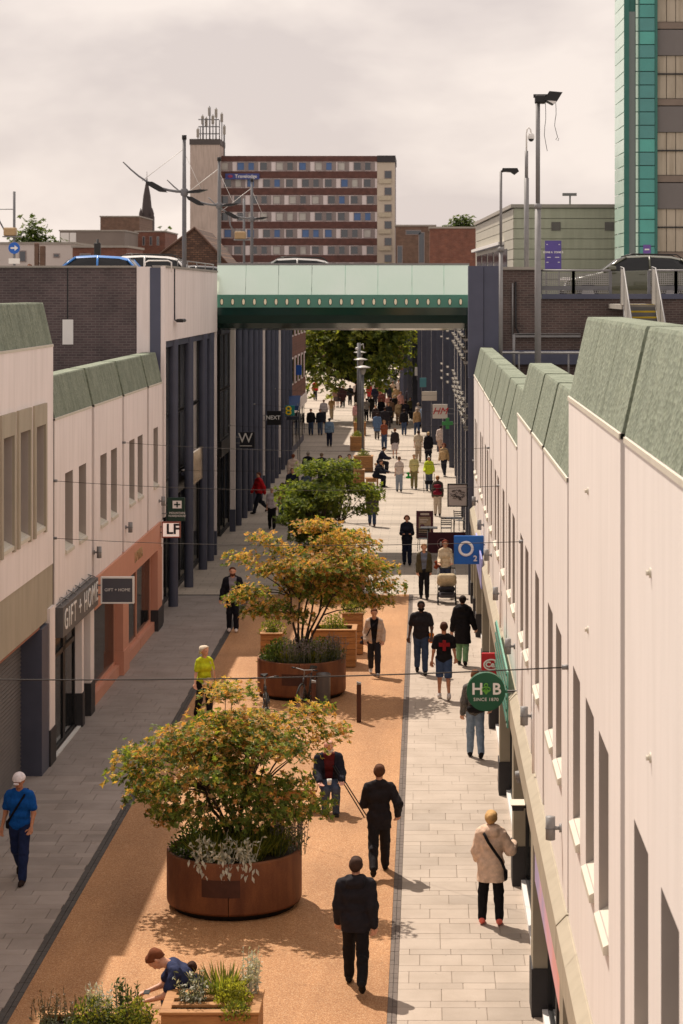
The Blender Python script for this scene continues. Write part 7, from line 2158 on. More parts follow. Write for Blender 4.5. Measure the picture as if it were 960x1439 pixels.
TOPS = {'white': (220,208,200), 'black': (34,32,36), 'rust': (150,84,60), 'pale blue': (140,160,186), 'camel': (190,156,116), 'pink': (214,160,156), 'olive': (96,92,64)}
BOTS = {'black': (34,32,36), 'denim': (70,86,116), 'stone': (176,160,138)}
far = [(515, 592), (522, 588), (533, 570), (543, 560), (556, 574), (563, 584), (577, 590), (588, 600), (568, 612), (540, 632), (596, 606), (586, 612), (546, 586), (530, 560), (509, 574), (555, 588), (575, 562), (590, 582), (466, 590), (500, 600)]
cmb = [(a_, b_) for b_ in BOTS for a_ in TOPS]
for k, (px, py) in enumerate(far):
    x, y = stand(px, py); a_, b_ = cmb[k]
    person('person in a %s top and %s trousers in the far crowd' % (a_, b_), x, y, (0, 180, 170, 10)[k % 4], 1.64+0.03*(k % 6), top=(TOPS[a_], 'short' if k % 3 == 0 else 'long', 'tee' if k % 3 == 0 else 'jacket'), legs=(BOTS[b_], 'long'), hair=(((60,42,34), (150,110,76), (40,30,28), (190,170,150))[k % 4], 'bob' if k % 2 else 'short'), walk=0.2+0.12*(k % 4), fem=bool(k % 2), group='people in the far crowd')
person('grey person head showing over the parapet by the blue hatchback', PX(42, 72), 72.0, 150, 1.30, top=((50,52,70), 'long', 'jacket'), legs=((40,40,50), 'long'), hair=((110,74,56), 'short'), z=Z_DECK, walk=0.1)
# ================================================================== street furniture
def disc_lamp(px, py, label, r_=0.065):
    Y = 4.1*FP/(py-410); x = PX(px, Y); zt_ = EYE-4.1
    t = thing('disc_lamp_post', label, 'lamp post', (x, Y, 0.016), group='grey lamp posts with disc tops along the street')
    m = MB(); m.tube([(x, Y, 0.016), (x, Y, 1.1)], r_*1.25, 12); m.build('base_sleeve', M_GREYPOLE, t)
    m = MB(); m.tube([(x, Y, 1.1), (x, Y, zt_-0.28)], r_, 12); m.build('pole', M_GREYPOLE, t)
    m = MB(); m.lathe([(0.05, -0.42), (0.10, -0.36), (0.16, -0.22), (0.18, -0.10), (0.06, -0.05)], 18, (x, Y, zt_)); m.build('lantern', plain('lamp_silver', (0.42,0.40,0.37), 0.4), t)
    m = MB(); m.lathe([(0.0, 0.10), (0.12, 0.085), (0.42, 0.0), (0.43, -0.03), (0.30, -0.045), (0.06, -0.05)], 28, (x, Y, zt_)); m.build('disc_top', plain('lamp_disc', (0.55,0.53,0.49), 0.4), t)
    m = MB(); m.tube([(x+0.2, Y, zt_+0.0), (x+0.2, Y, zt_+0.02)], 0.02, 6); m.build('finial', M_GREYPOLE, t)
for k, (px, py) in enumerate(((510, 516), (507, 505), (506, 495), (505, 484), (502.5, 480), (502.5, 475))):
    disc_lamp(px, py, 'grey lamp post with a shallow disc top in the middle of the street')
Yq = 131.0; xq = PX(504.5, Yq)
t = thing('camera_column', 'thick grey column with a white dome camera among the disc lamps', 'camera mast', (xq, Yq, 0.016))
m = MB(); m.tube([(xq, Yq, 0.016), (xq, Yq, PZ(482, Yq))], 0.12, 14); m.build('column', M_GREYPOLE, t)
m = MB(); m.tube([(xq, Yq, PZ(487, Yq)), (xq+0.25, Yq, PZ(483, Yq)), (xq+0.30, Yq, PZ(490, Yq))], 0.03, 8); m.build('arm', M_SIGNWHITE, t)
m = MB(); m.sphere((xq-0.12, Yq-0.14, PZ(490, Yq)), 0.10, 12); m.build('dome', M_SIGNWHITE, t)

# litter bin, bollards, bicycles in front of the golden tree
Yb_ = 49.7; xb = PX(454.5, Yb_)
t = thing('litter_bin', 'grey steel drum litter bin in front of the golden tree planter', 'bin', (xb, Yb_, 0.018))
m = MB(); m.lathe([(0.0, 0.02), (0.155, 0.02), (0.165, 0.05), (0.165, 0.66), (0.17, 0.68), (0.16, 0.70), (0.13, 0.70), (0.13, 0.55)], 28, (xb, Yb_, 0.018)); m.build('drum', plain('bin_grey', (0.16,0.155,0.16), 0.4, 0.15, 3.0, metal=0.4), t)
m = MB(); m.lathe([(0.0, 0.0), (0.12, 0.0), (0.12, 0.03)], 20, (xb, Yb_, 0.018)); m.build('foot', M_BLACK, t)
m = MB(); m.lathe([(0.0, 0.56), (0.128, 0.56)], 20, (xb, Yb_, 0.018)); m.build('liner', M_BLACK, t)
def bollard(px, py, h, label):
    Y = PY(py); x = PX(px, Y)
    t = thing('bollard', label, 'bollard', (x, Y, 0.018), group='square steel bollards')
    m = MB(); m.bbox(x-0.05, x+0.05, Y-0.05, Y+0.05, 0.018, h, 0.008); m.build('post', M_CORTEN_D, t)
    m = MB(); m.prism([(x-0.05, h+0.002), (x+0.05, h+0.002), (x+0.05, h+0.035), (x-0.05, h+0.06)], Y-0.05, Y+0.05, 'y'); m.build('cap', M_STEEL, t)
bollard(504.5, 1016, 0.86, 'dark square bollard with a steel cap standing alone on the path')
bollard(441, 1012, 0.84, 'dark square bollard half hidden by the leaves next to the bin')

def bicycle(label, x, y, rz, lean=0.0, frame=(0.02,0.02,0.022), z=0.018):
    t = thing('bicycle', label, 'bicycle', (x, y, z), rz, group='bicycles parked by the golden tree')
    t.rotation_euler = (lean, 0, rz)
    # local: length along x, front wheel at +x
    wb, r_ = 1.02, 0.34
    for xx, nm in ((wb/2, 'wheel'), (-wb/2, 'wheel')):
        m = MB(); m.tube([(xx+r_*math.cos(a), 0, r_+r_*math.sin(a)) for a in [2*math.pi*k/28 for k in range(29)]], 0.019, 7, caps=False); w = m.build(nm, M_TYRE, t, local=True)
        m = MB()
        for k in range(10):
            a = math.pi*k/10; m.tube([(xx+0.32*math.cos(a), 0, r_+0.32*math.sin(a)), (xx-0.32*math.cos(a), 0, r_-0.32*math.sin(a))], 0.0022, 4, caps=False)
        m.tube([(xx, -0.05, r_), (xx, 0.05, r_)], 0.022, 8); m.build('spokes', M_STEEL, w, local=True)
    F = plain('bike_frame_%d' % int(frame[0]*100), frame, 0.35, coat=0.5)
    bb, hd0, hd1, st_ = (-0.10, 0, 0.28), (0.40, 0, 0.66), (0.36, 0, 0.80), (-0.24, 0, 0.80)
    m = MB()
    for a, b, q in ((bb, hd0, 0.019), (st_, hd1, 0.016), (bb, st_, 0.016), (hd0, hd1, 0.02)): m.tube([a, b], q, 8)
    for s_ in (-1, 1):
        m.tube([(bb[0], s_*0.03, bb[2]), (-wb/2, s_*0.055, r_)], 0.009, 6); m.tube([(st_[0]+0.02, s_*0.02, st_[2]-0.06), (-wb/2, s_*0.055, r_)], 0.008, 6)
    m.build('frame', F, t, local=True)
    m = MB()
    for s_ in (-1, 1): m.tube([(hd0[0], s_*0.045, hd0[2]-0.02), (0.46, s_*0.05, 0.5), (wb/2, s_*0.05, r_)], 0.011, 6)
    m.tube([(hd0[0], -0.05, hd0[2]-0.02), (hd0[0], 0.05, hd0[2]-0.02)], 0.014, 6); m.build('fork', F, t, local=True)
    m = MB(); m.tube([hd1, (0.34, 0, 0.92), (0.39, 0, 0.97)], 0.014, 8); m.tube([(0.33, -0.30, 0.99), (0.38, -0.18, 1.0), (0.39, 0, 0.975), (0.38, 0.18, 1.0), (0.33, 0.30, 0.99)], 0.012, 8); hb_ = m.build('handlebar', M_STEEL, t, local=True)
    for s_ in (-1, 1):
        m = MB(); m.tube([(0.37, s_*0.20, 1.0), (0.33, s_*0.31, 0.99)], 0.018, 8); m.build('grip', M_BLACK, hb_, local=True)
    m = MB(); m.tube([st_, (-0.27, 0, 0.90)], 0.012, 8); m.build('seat_post', M_STEEL, t, local=True)
    m = MB(); m.prism([(-0.42, -0.07), (-0.38, -0.085), (-0.22, -0.03), (-0.10, -0.018), (-0.10, 0.018), (-0.22, 0.03), (-0.38, 0.085), (-0.42, 0.07)], 0.90, 0.945, 'z'); m.build('saddle', M_BLACK, t, local=True)
    m = MB(); m.tube([(bb[0], -0.07, bb[2]), (bb[0], -0.055, bb[2])], 0.085, 16); m.tube([(bb[0], -0.08, bb[2]), (bb[0]+0.10, -0.09, bb[2]-0.13)], 0.012, 6); m.tube([(bb[0], 0.06, bb[2]), (bb[0]-0.10, 0.09, bb[2]+0.13)], 0.012, 6); m.build('crank', M_BLACK, t, local=True)
bicycle('dark bicycle parked head on at the shaded side of the planter', PX(374, 47.6), 47.9, R(-84), 0.06)
bicycle('dark bicycle with silver bars standing beside the grey bin', PX(434, 50.2), 48.95, R(-104), -0.08, (0.03,0.03,0.035))

# pushchair
Yp = 65.7; xp = PX(628, Yp)
t = thing('pushchair', 'black framed pushchair with a beige hood pushed along the sunny side', 'pushchair', (xp, Yp, 0.022))
m = MB()
for s_ in (-1, 1):
    m.tube([(s_*0.26, 0.42, 1.02), (s_*0.27, 0.10, 0.55), (s_*0.27, -0.34, 0.12)], 0.016, 7)
    m.tube([(s_*0.27, 0.36, 0.14), (s_*0.27, -0.02, 0.52)], 0.014, 7)
m.tube([(-0.26, 0.42, 1.02), (0.26, 0.42, 1.02)], 0.018, 7); m.tube([(-0.27, -0.34, 0.14), (0.27, -0.34, 0.14)], 0.012, 6); m.tube([(-0.27, 0.36, 0.14), (0.27, 0.36, 0.14)], 0.012, 6)
m.build('frame', M_BLACK, t, local=True)
for s_ in (-1, 1):
    for yy, rr_ in ((-0.36, 0.09), (0.37, 0.12)):
        m = MB(); m.tube([(s_*0.25, yy, rr_), (s_*0.295, yy, rr_)], rr_, 16); w = m.build('wheel', M_TYRE, t, local=True)
        m = MB(); m.tube([(s_*0.246, yy, rr_), (s_*0.299, yy, rr_)], rr_*0.5, 12); m.build('hub', M_STEEL, w, local=True)
v, q = sdf_mesh([((-0.17, 0.10, 0.62), (0.17, 0.10, 0.62), 0.14, 0.14), ((-0.17, -0.02, 0.78), (0.17, -0.02, 0.78), 0.13, 0.13)], 0.025, 0.1, [lambda X, Y, Z: (Y-0.16)*0.7-(Z-0.66)*0.6+0*X])
np_obj('hood', [(v, q)], cloth((200,182,150)), t)
v, q = sdf_mesh([((-0.16, 0.05, 0.42), (0.16, 0.05, 0.42), 0.10, 0.10), ((-0.16, -0.20, 0.46), (0.16, -0.20, 0.46), 0.07, 0.07), ((-0.15, -0.36, 0.34), (0.15, -0.36, 0.34), 0.05, 0.05)], 0.025, 0.08)
np_obj('seat', [(v, q)], cloth((46,44,50)), t)
v, q = sdf_mesh([((-0.17, -0.12, 0.26), (0.17, -0.12, 0.26), 0.09, 0.09), ((-0.17, 0.18, 0.26), (0.17, 0.18, 0.26), 0.09, 0.09)], 0.03, 0.1)
np_obj('basket', [(v, q)], cloth((96,92,98)), t)
t = thing('pram', 'dark pram pushed by the man in the lilac shirt', 'pram', (PX(618, 139.5), 137.6, 0.016))
m = MB(); m.tube([(-0.25, -0.4, 1.0), (0.25, -0.4, 1.0)], 0.02, 6)
for s_ in (-1, 1): m.tube([(s_*0.25, -0.4, 1.0), (s_*0.25, 0.4, 0.12)], 0.02, 6); m.tube([(s_*0.25, -0.35, 0.12), (s_*0.25, 0.1, 0.6)], 0.02, 6)
m.build('frame', M_BLACK, t, local=True)
v, q = sdf_mesh([((-0.18, -0.1, 0.6), (0.18, -0.1, 0.6), 0.17, 0.17), ((-0.18, 0.25, 0.55), (0.18, 0.25, 0.55), 0.13, 0.13)], 0.035, 0.08); np_obj('carrycot', [(v, q)], cloth((36,34,40)), t)
for s_ in (-1, 1):
    for yy in (-0.35, 0.4):
        m = MB(); m.tube([(s_*0.25, yy, 0.13), (s_*0.29, yy, 0.13)], 0.13, 14); m.build('wheel', M_TYRE, t, local=True)

# walking frame of the woman in yellow
xw_, yw_ = stand(603, 691)
t = thing('wheeled_walker', 'grey walking frame in front of the fluorescent jacket', 'walking frame', (xw_, yw_-0.45, 0.016))
m = MB()
for s_ in (-1, 1):
    m.tube([(s_*0.25, 0.18, 0.0), (s_*0.25, 0.05, 0.82), (s_*0.25, 0.2, 0.86)], 0.016, 6); m.tube([(s_*0.25, -0.22, 0.0), (s_*0.25, 0.05, 0.6)], 0.016, 6)
m.tube([(-0.25, 0.05, 0.55), (0.25, 0.05, 0.55)], 0.016, 6); m.build('frame', M_GREYPOLE, t, local=True)
m = MB(); m.bbox(-0.2, 0.2, -0.06, 0.14, 0.38, 0.56, 0.03); m.build('pouch', cloth((30,28,32)), t, local=True)

# cafe corner: banner, board, chairs and table
Yc = 77.6; M_MAROON = plain('maroon_banner', (0.075,0.012,0.022), 0.6, 0.1)
t = thing('cafe_banner', 'maroon cafe wind break with a round coffee bean badge', 'banner', (PX(620, Yc), Yc, 0.016))
xa_, xb3 = PX(601, Yc), PX(655, Yc)
m = MB(); m.bbox(xa_, xb3, Yc-0.012, Yc+0.012, 0.10, 0.86, 0.006); bn = m.build('canvas', M_MAROON, t)
for xx in (xa_, xb3):
    m = MB(); m.tube([(xx, Yc, 0.016), (xx, Yc, 0.90)], 0.02, 8); m.lathe([(0.0, 0.0), (0.16, 0.0), (0.16, 0.02), (0.03, 0.035)], 14, (xx, Yc, 0.016)); m.build('post', M_STEEL, t)
cx, cz = PX(622, Yc), PZ(764, Yc)
m = MB(); m.tube([(cx+0.19*math.cos(a), Yc-0.014, cz+0.19*math.sin(a)) for a in [2*math.pi*k/24 for k in range(25)]], 0.010, 5); m.build('badge_ring', plain('badge_rose', (0.42,0.20,0.20), 0.5), bn)
m = MB()
for dx, dz, sx, sz in ((-0.06, 0.0, 0.045, 0.085), (0.03, 0.04, 0.045, 0.08), (0.06, -0.07, 0.06, 0.05)): m.sphere((cx+dx, Yc-0.016, cz+dz), (sx, 0.006, sz), 12)
m.build('bean_mark', plain('badge_cream', (0.70,0.58,0.52), 0.5), bn)
Ya_ = 83.2
t = thing('pavement_board', 'maroon cafe pavement board with pictures of drinks', 'sign', (PX(597, Ya_), Ya_, 0.016))
xa_, xb3 = PX(585, Ya_), PX(609, Ya_)
m = MB()
m.prism([(Ya_-0.22, 0.016), (Ya_-0.02, 1.06), (Ya_+0.01, 1.06), (Ya_-0.19, 0.016)], xa_, xb3, 'x'); fb = m.build('front_panel', M_MAROON, t)
m = MB(); m.prism([(Ya_+0.22, 0.016), (Ya_+0.02, 1.06), (Ya_-0.005, 1.06), (Ya_+0.19, 0.016)], xa_, xb3, 'x'); m.build('back_panel', M_MAROON, t)
def onb(x0, x1, z0, z1, o):    # flat print on the sloping front
    ya = lambda z: Ya_-0.22+0.20*(z-0.016)/1.044 - o
    return [(x0, ya(z0), z0), (x1, ya(z0), z0), (x1, ya(z1), z1), (x0, ya(z1), z1)]
m = MB(); m.quad(*onb(xa_+0.10, xb3-0.10, 0.20, 0.84, 0.004)); m.build('poster', plain('poster_tan', (0.36,0.26,0.17), 0.5, 0.4, 6.0), fb)
m = MB(); m.quad(*onb(xa_+0.16, xb3-0.16, 0.90, 0.98, 0.005)); m.quad(*onb(xa_+0.14, xb3-0.20, 0.70, 0.75, 0.008)); m.quad(*onb(xa_+0.14, xb3-0.26, 0.62, 0.66, 0.008)); m.build('print_line', plain('print_cream', (0.62,0.52,0.44), 0.5), fb)
m = MB()
for ux, uz, q in ((0.24, 0.46, 0.10), (0.46, 0.42, 0.08)): m.sphere((xa_+ux, Ya_-0.22+0.2*uz-0.004, uz), (q, 0.012, q), 14)
m.build('drink_picture', plain('drink_plum', (0.10,0.03,0.05), 0.4), fb)
def cafe_chair(x, y, rz, label):
    t = thing('cafe_chair', label, 'chair', (x, y, 0.016), rz, group='black slatted cafe chairs')
    m = MB()
    for k in range(5): m.bbox(-0.20, 0.20, -0.20+0.085*k, -0.14+0.085*k, 0.44, 0.455, 0.004)
    m.build('seat', M_BLACK, t, local=True)
    m = MB()
    for k in range(4): m.bbox(-0.19, 0.19, 0.215+0.008*k, 0.232+0.008*k, 0.58+0.075*k, 0.62+0.075*k, 0.004)
    for s_ in (-1, 1): m.tube([(s_*0.2, 0.2, 0.45), (s_*0.2, 0.25, 0.88)], 0.013, 6)
    m.build('backrest', M_BLACK, t, local=True)
    for sx in (-1, 1):
        for sy in (-1, 1):
            m = MB(); m.tube([(sx*0.19, sy*0.18, 0.445), (sx*0.21, sy*0.21, 0.0)], 0.012, 6); m.build('leg', M_BLACK, t, local=True)
def cafe_table(x, y, label):
    t = thing('cafe_table', label, 'table', (x, y, 0.016), group='small black cafe tables')
    m = MB(); m.bbox(x-0.32, x+0.32, y-0.32, y+0.32, 0.70, 0.73, 0.008); m.build('top', M_BLACK, t)
    m = MB(); m.tube([(x, y, 0.03), (x, y, 0.70)], 0.025, 8); m.build('stem', M_BLACK, t)
    m = MB(); m.lathe([(0, 0.0), (0.22, 0.0), (0.22, 0.015), (0.03, 0.03)], 18, (x, y, 0.016)); m.build('foot', M_BLACK, t)
cafe_chair(PX(596, 79.0), 79.0, R(170), 'black slatted cafe chair beside the pavement board')
cafe_chair(PX(627, 83), 82.6, R(180), 'black slatted cafe chair behind the maroon wind break')
cafe_chair(PX(648, 85.5), 85.3, R(150), 'black slatted cafe chair against the sunny shopfront')
cafe_table(PX(638, 84), 83.8, 'small black cafe table behind the maroon wind break')
cafe_table(PX(603, 80.2), 80.4, 'small black cafe table beside the pavement board')

# far end: shops, kiosk awning, vans
def far_shop(px, Y0, Y1, side, z1, mat, label, x0=None, wcol=None):
    """old brick shop on the street line; side -1 left, +1 right"""
    x = x0
    t = thing('old_shop', label, 'building', (x, Y0, 0))
    m = MB(); m.box(x, x+side*9, Y0, Y1, 3.0, z1); m.build('upper_wall', mat, t)
    m = MB(); m.box(x+side*0.12, x+side*9, Y0+0.02, Y1-0.02, 0, 2.98); m.build('shop_front', M_NAVY2, t)
    m = MB(); m.box(x-side*0.1, x+side*0.15, Y0+0.1, Y1-0.1, 2.5, 3.1); m.build('fascia', wcol or M_WHITE, t)
    n = int((Y1-Y0)/3.2)
    for k in range(n):
        ya = Y0+1.0+k*3.2
        for zb_ in (4.2, 7.0):
            if zb_+1.6 > z1: continue
            m = MB(); m.box(x-side*0.06, x+side*0.02, ya, ya+1.2, zb_, zb_+1.6); w = m.build('window', M_WHITE, t)
            m = MB(); m.box(x-side*0.08, x-side*0.062, ya+0.1, ya+1.1, zb_+0.1, zb_+1.5); m.build('pane', M_PANE, w)
        m = MB(); m.box(x+side*0.05, x+side*0.125, ya-0.4, ya+1.9, 0.5, 2.4); m.build('shop_window', M_PANE, t)
    return t
far_shop(0, 122.0, 138.0, -1, 9.6, B_RED, 'old red brick shop with white windows after the shaded arcade', x0=-7.7)
far_shop(0, 138.3, 156.0, -1, 10.0, B_BROWN, 'old brown brick shop farther along the shaded side', x0=-8.8)
far_shop(0, 156.4, 182.0, -1, 9.2, B_RED, 'old red brick shop beside the big tree', x0=-13.5)
far_shop(0, 182.4, 230.0, -1, 10.5, B_BROWN, 'long old brick shop row at the end of the shaded side', x0=-16.0)
far_shop(0, 180.0, 232.0, 1, 9.4, B_RED, 'old red brick shop row at the end of the sunny side', x0=-2.2)
simple_house('old_shop', 'brick shop closing the far end of the street', 440, 640, 380, 300, 15, B_BROWN, [(540, 560, 430, 452), (565, 585, 430, 452), (515, 535, 430, 452)])
t = thing('kiosk_awning', 'blue market awning beside the old shops', 'awning', (PX(411, 120), 120.0, 0.016))
x0, x1 = PX(401, 120), PX(421, 120)
m = MB(); m.prism([(119.0, PZ(569, 120)), (121.0, PZ(557, 120)), (121.0, PZ(557, 120)-0.05), (119.0, PZ(569, 120)-0.25)], x0, x1, 'x'); m.build('canopy', plain('awning_blue', (0.02,0.06,0.18), 0.7), t)
for xx in (x0+0.04, x1-0.04):
    for yy in (119.05, 120.95):
        m = MB(); m.tube([(xx, yy, 0.016), (xx, yy, PZ(566, 120) if yy < 120 else PZ(558, 120)-0.05)], 0.025, 6); m.build('post', M_STEEL, t)
def van(label, x, y, rz, col, L=4.8, H=2.1):
    t = thing('van', label, 'van', (x, y, 0.016), rz)
    W = 1.9
    m = MB(); m.prism([(-L/2, 0.3), (L/2, 0.3), (L/2, H-0.1), (L/2-0.1, H), (-L/2+1.5, H), (-L/2+0.9, 1.25), (-L/2+0.05, 1.0)], -W/2, W/2, 'y'); m.build('body', col, t, local=True)
    m = MB(); m.quad((-L/2+0.93, -W/2+0.12, 1.3), (-L/2+0.93, W/2-0.12, 1.3), (-L/2+1.43, W/2-0.2, H-0.1), (-L/2+1.43, -W/2+0.2, H-0.1)); o = m.build('windscreen', M_CARGLASS, t, local=True); o.location.x = -0.02
    for s_ in (-1, 1):
        m = MB(); m.box(-L/2+1.3, -L/2+2.2, s_*(W/2+0.002), s_*(W/2+0.012), 1.25, H-0.25); m.build('door_glass', M_CARGLASS, t, local=True)
        for xx in (-L/2+0.8, L/2-0.9):
            m = MB(); m.tube([(xx, s_*(W/2-0.2), 0.33), (xx, s_*(W/2+0.01), 0.33)], 0.33, 16); m.build('wheel', M_TYRE, t, local=True)
        m = MB(); m.bbox(-L/2-0.005, -L/2+0.1, s_*0.55, s_*0.85, 0.75, 0.95, 0.02); m.build('headlight', M_SIGNWHITE, t, local=True)
van('pale van parked beyond the big tree', PX(538, 205), 205.0, R(80), paint('van_cream', (0.55,0.52,0.46)))
van('blue van parked at the far end of the street', PX(581, 262), 262, R(20), paint('van_blue', (0.03,0.08,0.30)))
def a_board(px, py, label, c):
    Y = PY(py); x = PX(px, Y)
    t = thing('pavement_board', label, 'sign', (x, Y, 0.016), group='pavement boards by the far arcade')
    m = MB(); m.prism([(Y-0.25, 0.016), (Y-0.02, 1.2), (Y+0.0, 1.2), (Y-0.22, 0.016)], x-0.32, x+0.32, 'x'); m.build('front_panel', S2(c), t)
    m = MB(); m.prism([(Y+0.25, 0.016), (Y+0.02, 1.2), (Y+0.004, 1.2), (Y+0.22, 0.016)], x-0.32, x+0.32, 'x'); m.build('back_panel', S2(c), t)
def S2(c): return plain('brd_%d_%d_%d' % c, lin(c), 0.4, 0.04)
a_board(582, 582, 'blue pavement board by the far sunny columns', (60,76,120))
a_board(571, 555, 'white pavement board at the far end of the crowd', (222,214,208))
for px, py, lb in ((547, 601, 'pigeon on the pale paving among the crowd'), (552, 607, 'pigeon on the paving near the woman in the white skirt')):
    Y = PY(py+4); x = PX(px, Y)
    v, q = sdf_mesh([((0, -0.07, 0.12), (0, 0.06, 0.14), 0.035, 0.05), ((0, 0.06, 0.15), (0, 0.10, 0.22), 0.035, 0.024), ((0, 0.10, 0.225), (0, 0.125, 0.225), 0.024, 0.010), ((0, -0.07, 0.12), (0, -0.19, 0.09), 0.03, 0.012),
                     ((-0.02, 0.0, 0.10), (-0.02, 0.0, 0.008), 0.012, 0.008), ((0.02, 0.0, 0.10), (0.02, 0.0, 0.008), 0.012, 0.008)], 0.012, 0.02)
    o = np_obj('pigeon', [(v, q)], cloth((70,70,78))); tag(o, lb, 'bird', 'pigeons on the street'); o.location = (x, Y, 0.016); o.rotation_euler = (0, 0, 1.0)
# ================================================================== signs over the street
def hang_sign(label, x0, x1, y, z0, z1, mat, name='hanging_sign', sg=1, face=None, t=0.09, edge=None, group=None):
    """projecting box sign on a bracket; sg=1 fixed to the right-hand wall, -1 to the left"""
    s_ = thing(name, label, 'sign', (x1 if sg > 0 else x0, y, z0), group=group)
    m = MB(); m.bbox(x0, x1, y, y+t, z0, z1, 0.012); b = m.build('sign_box', mat, s_)
    if edge:
        m = MB(); e = 0.03
        for (a, c, d, f) in ((x0-0.004, x0+e, z0-0.004, z1+0.004), (x1-e, x1+0.004, z0-0.004, z1+0.004), (x0+e, x1-e, z0-0.004, z0+e), (x0+e, x1-e, z1-e, z1+0.004)): m.box(a, c, y-0.012, y+t+0.01, d, f)
        m.build('frame', edge, s_)
    wx = X_R+0.02 if sg > 0 else X_L-0.02
    m = MB(); ex = x1 if sg > 0 else x0
    zc = (z0+z1)/2
    for dz in (-0.18, 0.18):
        m.box(min(ex, wx)-0.005, max(ex, wx)+0.005, y+0.03, y+0.06, zc+dz*(z1-z0)-0.015, zc+dz*(z1-z0)+0.015)
    m.build('bracket', M_STEEL, s_)
    return s_, b
def S(c): return plain('sgn_%d_%d_%d' % c, lin(c), 0.4, 0.04)
# gift and home
s_, b = hang_sign('slate grey projecting board reading gift and home', -7.42, PX(188, 48.9), 48.9, PZ(848, 48.9), PZ(811, 48.9), S((82,82,90)), sg=-1, edge=M_SIGNWHITE)
lettering('lettering', 'GIFT + HOME', 0.098, M_SIGNWHITE, b, (PX(165, 48.9), 48.893, PZ(829, 48.9)), FACE_CAM, depth=0.004)
# outdoor shop
s_, b = hang_sign('dark green outdoor shop sign with a white emblem over the salmon shop', -7.45, PX(263, 62.3), 61.7, PZ(731, 62), PZ(698, 62), S((18,52,40)), sg=-1)
x, z = PX(249, 61.7), PZ(709, 61.7)
m = MB(); m.box(x-0.13, x+0.13, 61.688, 61.699, z-0.11, z+0.11); em = m.build('emblem', M_SIGNWHITE, b)
m = MB(); m.box(x-0.09, x+0.09, 61.682, 61.687, z-0.02, z+0.02); m.box(x-0.02, x+0.02, 61.682, 61.687, z-0.08, z+0.08); m.build('emblem_star', S((18,52,40)), em)
lettering('lettering', 'MOUNTAIN\nWAREHOUSE', 0.085, M_SIGNWHITE, b, (x, 61.692, PZ(723, 61.7)), FACE_CAM, depth=0.004)
# LF
s_, b = hang_sign('white lit sign with black letters LF beside the salmon fascia', -7.5, PX(254, 61), 60.9, PZ(755, 61), PZ(733, 61), emit('lit_cream', (0.9,0.74,0.64), 0.35), sg=-1, edge=S((150,80,60)))
lettering('lettering', 'LF', 0.40, M_BLACK, b, (PX(243, 60.9), 60.885, PZ(744, 60.9)), FACE_CAM, bold=0.012)
# far left signs
s_, b = hang_sign('navy sign with a white letter W on the shaded arcade', -7.45, PX(358, 86), 86.0, PZ(630, 86), PZ(607, 86), S((20,22,34)), sg=-1)
lettering('lettering', 'W', 0.56, M_SIGNWHITE, b, (PX(345, 86), 85.99, PZ(616, 86)), FACE_CAM)
m = MB(); m.box(PX(337, 86), PX(354, 86), 85.985, 85.998, PZ(627, 86), PZ(626, 86)); m.build('underline', M_SIGNWHITE, b)
s_, b = hang_sign('black sign reading NEXT on the shaded arcade', -7.45, PX(395, 101), 100.8, PZ(597, 101), PZ(577, 101), S((16,15,18)), sg=-1)
lettering('lettering', 'NEXT', 0.26, M_SIGNWHITE, b, (PX(384, 100.8), 100.79, PZ(587, 100.8)), FACE_CAM, bold=0.004)
s_, b = hang_sign('teal sign with a yellow double E figure on the shaded arcade', -7.45, PX(414, 114), 114.0, PZ(584, 114), PZ(570, 114), S((20,130,125)), sg=-1)
m = MB(); x, z = PX(405.5, 114), PZ(577, 114)
for dz in (-0.1, 0.1): m.tube([(x+0.13*math.cos(a), 113.98, z+dz+0.10*math.sin(a)) for a in [2*math.pi*k/12 for k in range(13)]], 0.045, 6)
m.build('figure', S((240,205,20)), b)
for (p0_, p1_, q0, q1, Y, c, lb) in ((409, 424, 513, 527, 128, (20,80,170), 'bright blue projecting sign above the far arcade'), (408, 420, 585, 590, 116, (40,45,60), 'small dark name plate below the teal sign')):
    x0_ = -7.6 if Y < 121 else -8.0
    hang_sign(lb, x0_+0.1, PX(p1_, Y), Y, PZ(q1, Y), PZ(q0, Y), S(c), sg=-1)
# right-hand signs
s_, b = hang_sign('round dark green health shop sign with white letters H and B', PX(660, 36), 1.40, 36.0, 2.83, 2.87, S((22,86,60)), sg=1)
cx, cz = PX(683, 36), PZ(972, 36)
m = MB(); m.tube([(cx, 35.96, cz), (cx, 36.10, cz)], 0.325, 40, smooth=False); d = m.build('disc', S((22,86,60)), s_)
lettering('lettering', 'H  B', 0.27, M_SIGNWHITE, d, (cx+0.005, 35.952, cz+0.045), FACE_CAM, bold=0.006, depth=0.004)
m = MB(); M_LEAFG = S((96,165,60))
for dx, dz, r0 in ((-0.03, 0.015, 0.035), (0.035, 0.015, 0.035), (0.0, 0.085, 0.028)): m.tube([(cx+0.0+dx+r0*math.cos(a), 35.953, cz+0.03+dz+r0*math.sin(a)) for a in [2*math.pi*k/10 for k in range(11)]], 0.012, 5)
m.prism([(cx-0.055, cz+0.03), (cx, cz-0.045), (cx+0.06, cz+0.03), (cx, cz+0.06)], 35.95, 35.957, 'y'); m.build('leaf_mark', M_LEAFG, d)
lettering('lettering', 'SINCE 1870', 0.078, M_SIGNWHITE, d, (cx, 35.952, cz-0.125), FACE_CAM, depth=0.004, spacing=1.1)
s_, b = hang_sign('red square sign with a white looped emblem behind the round green sign', PX(677, 42), PX(708, 42), 42.0, PZ(950, 42), PZ(918, 42), S((190,32,42)), sg=1)
cx, cz = PX(692, 42), PZ(934, 42)
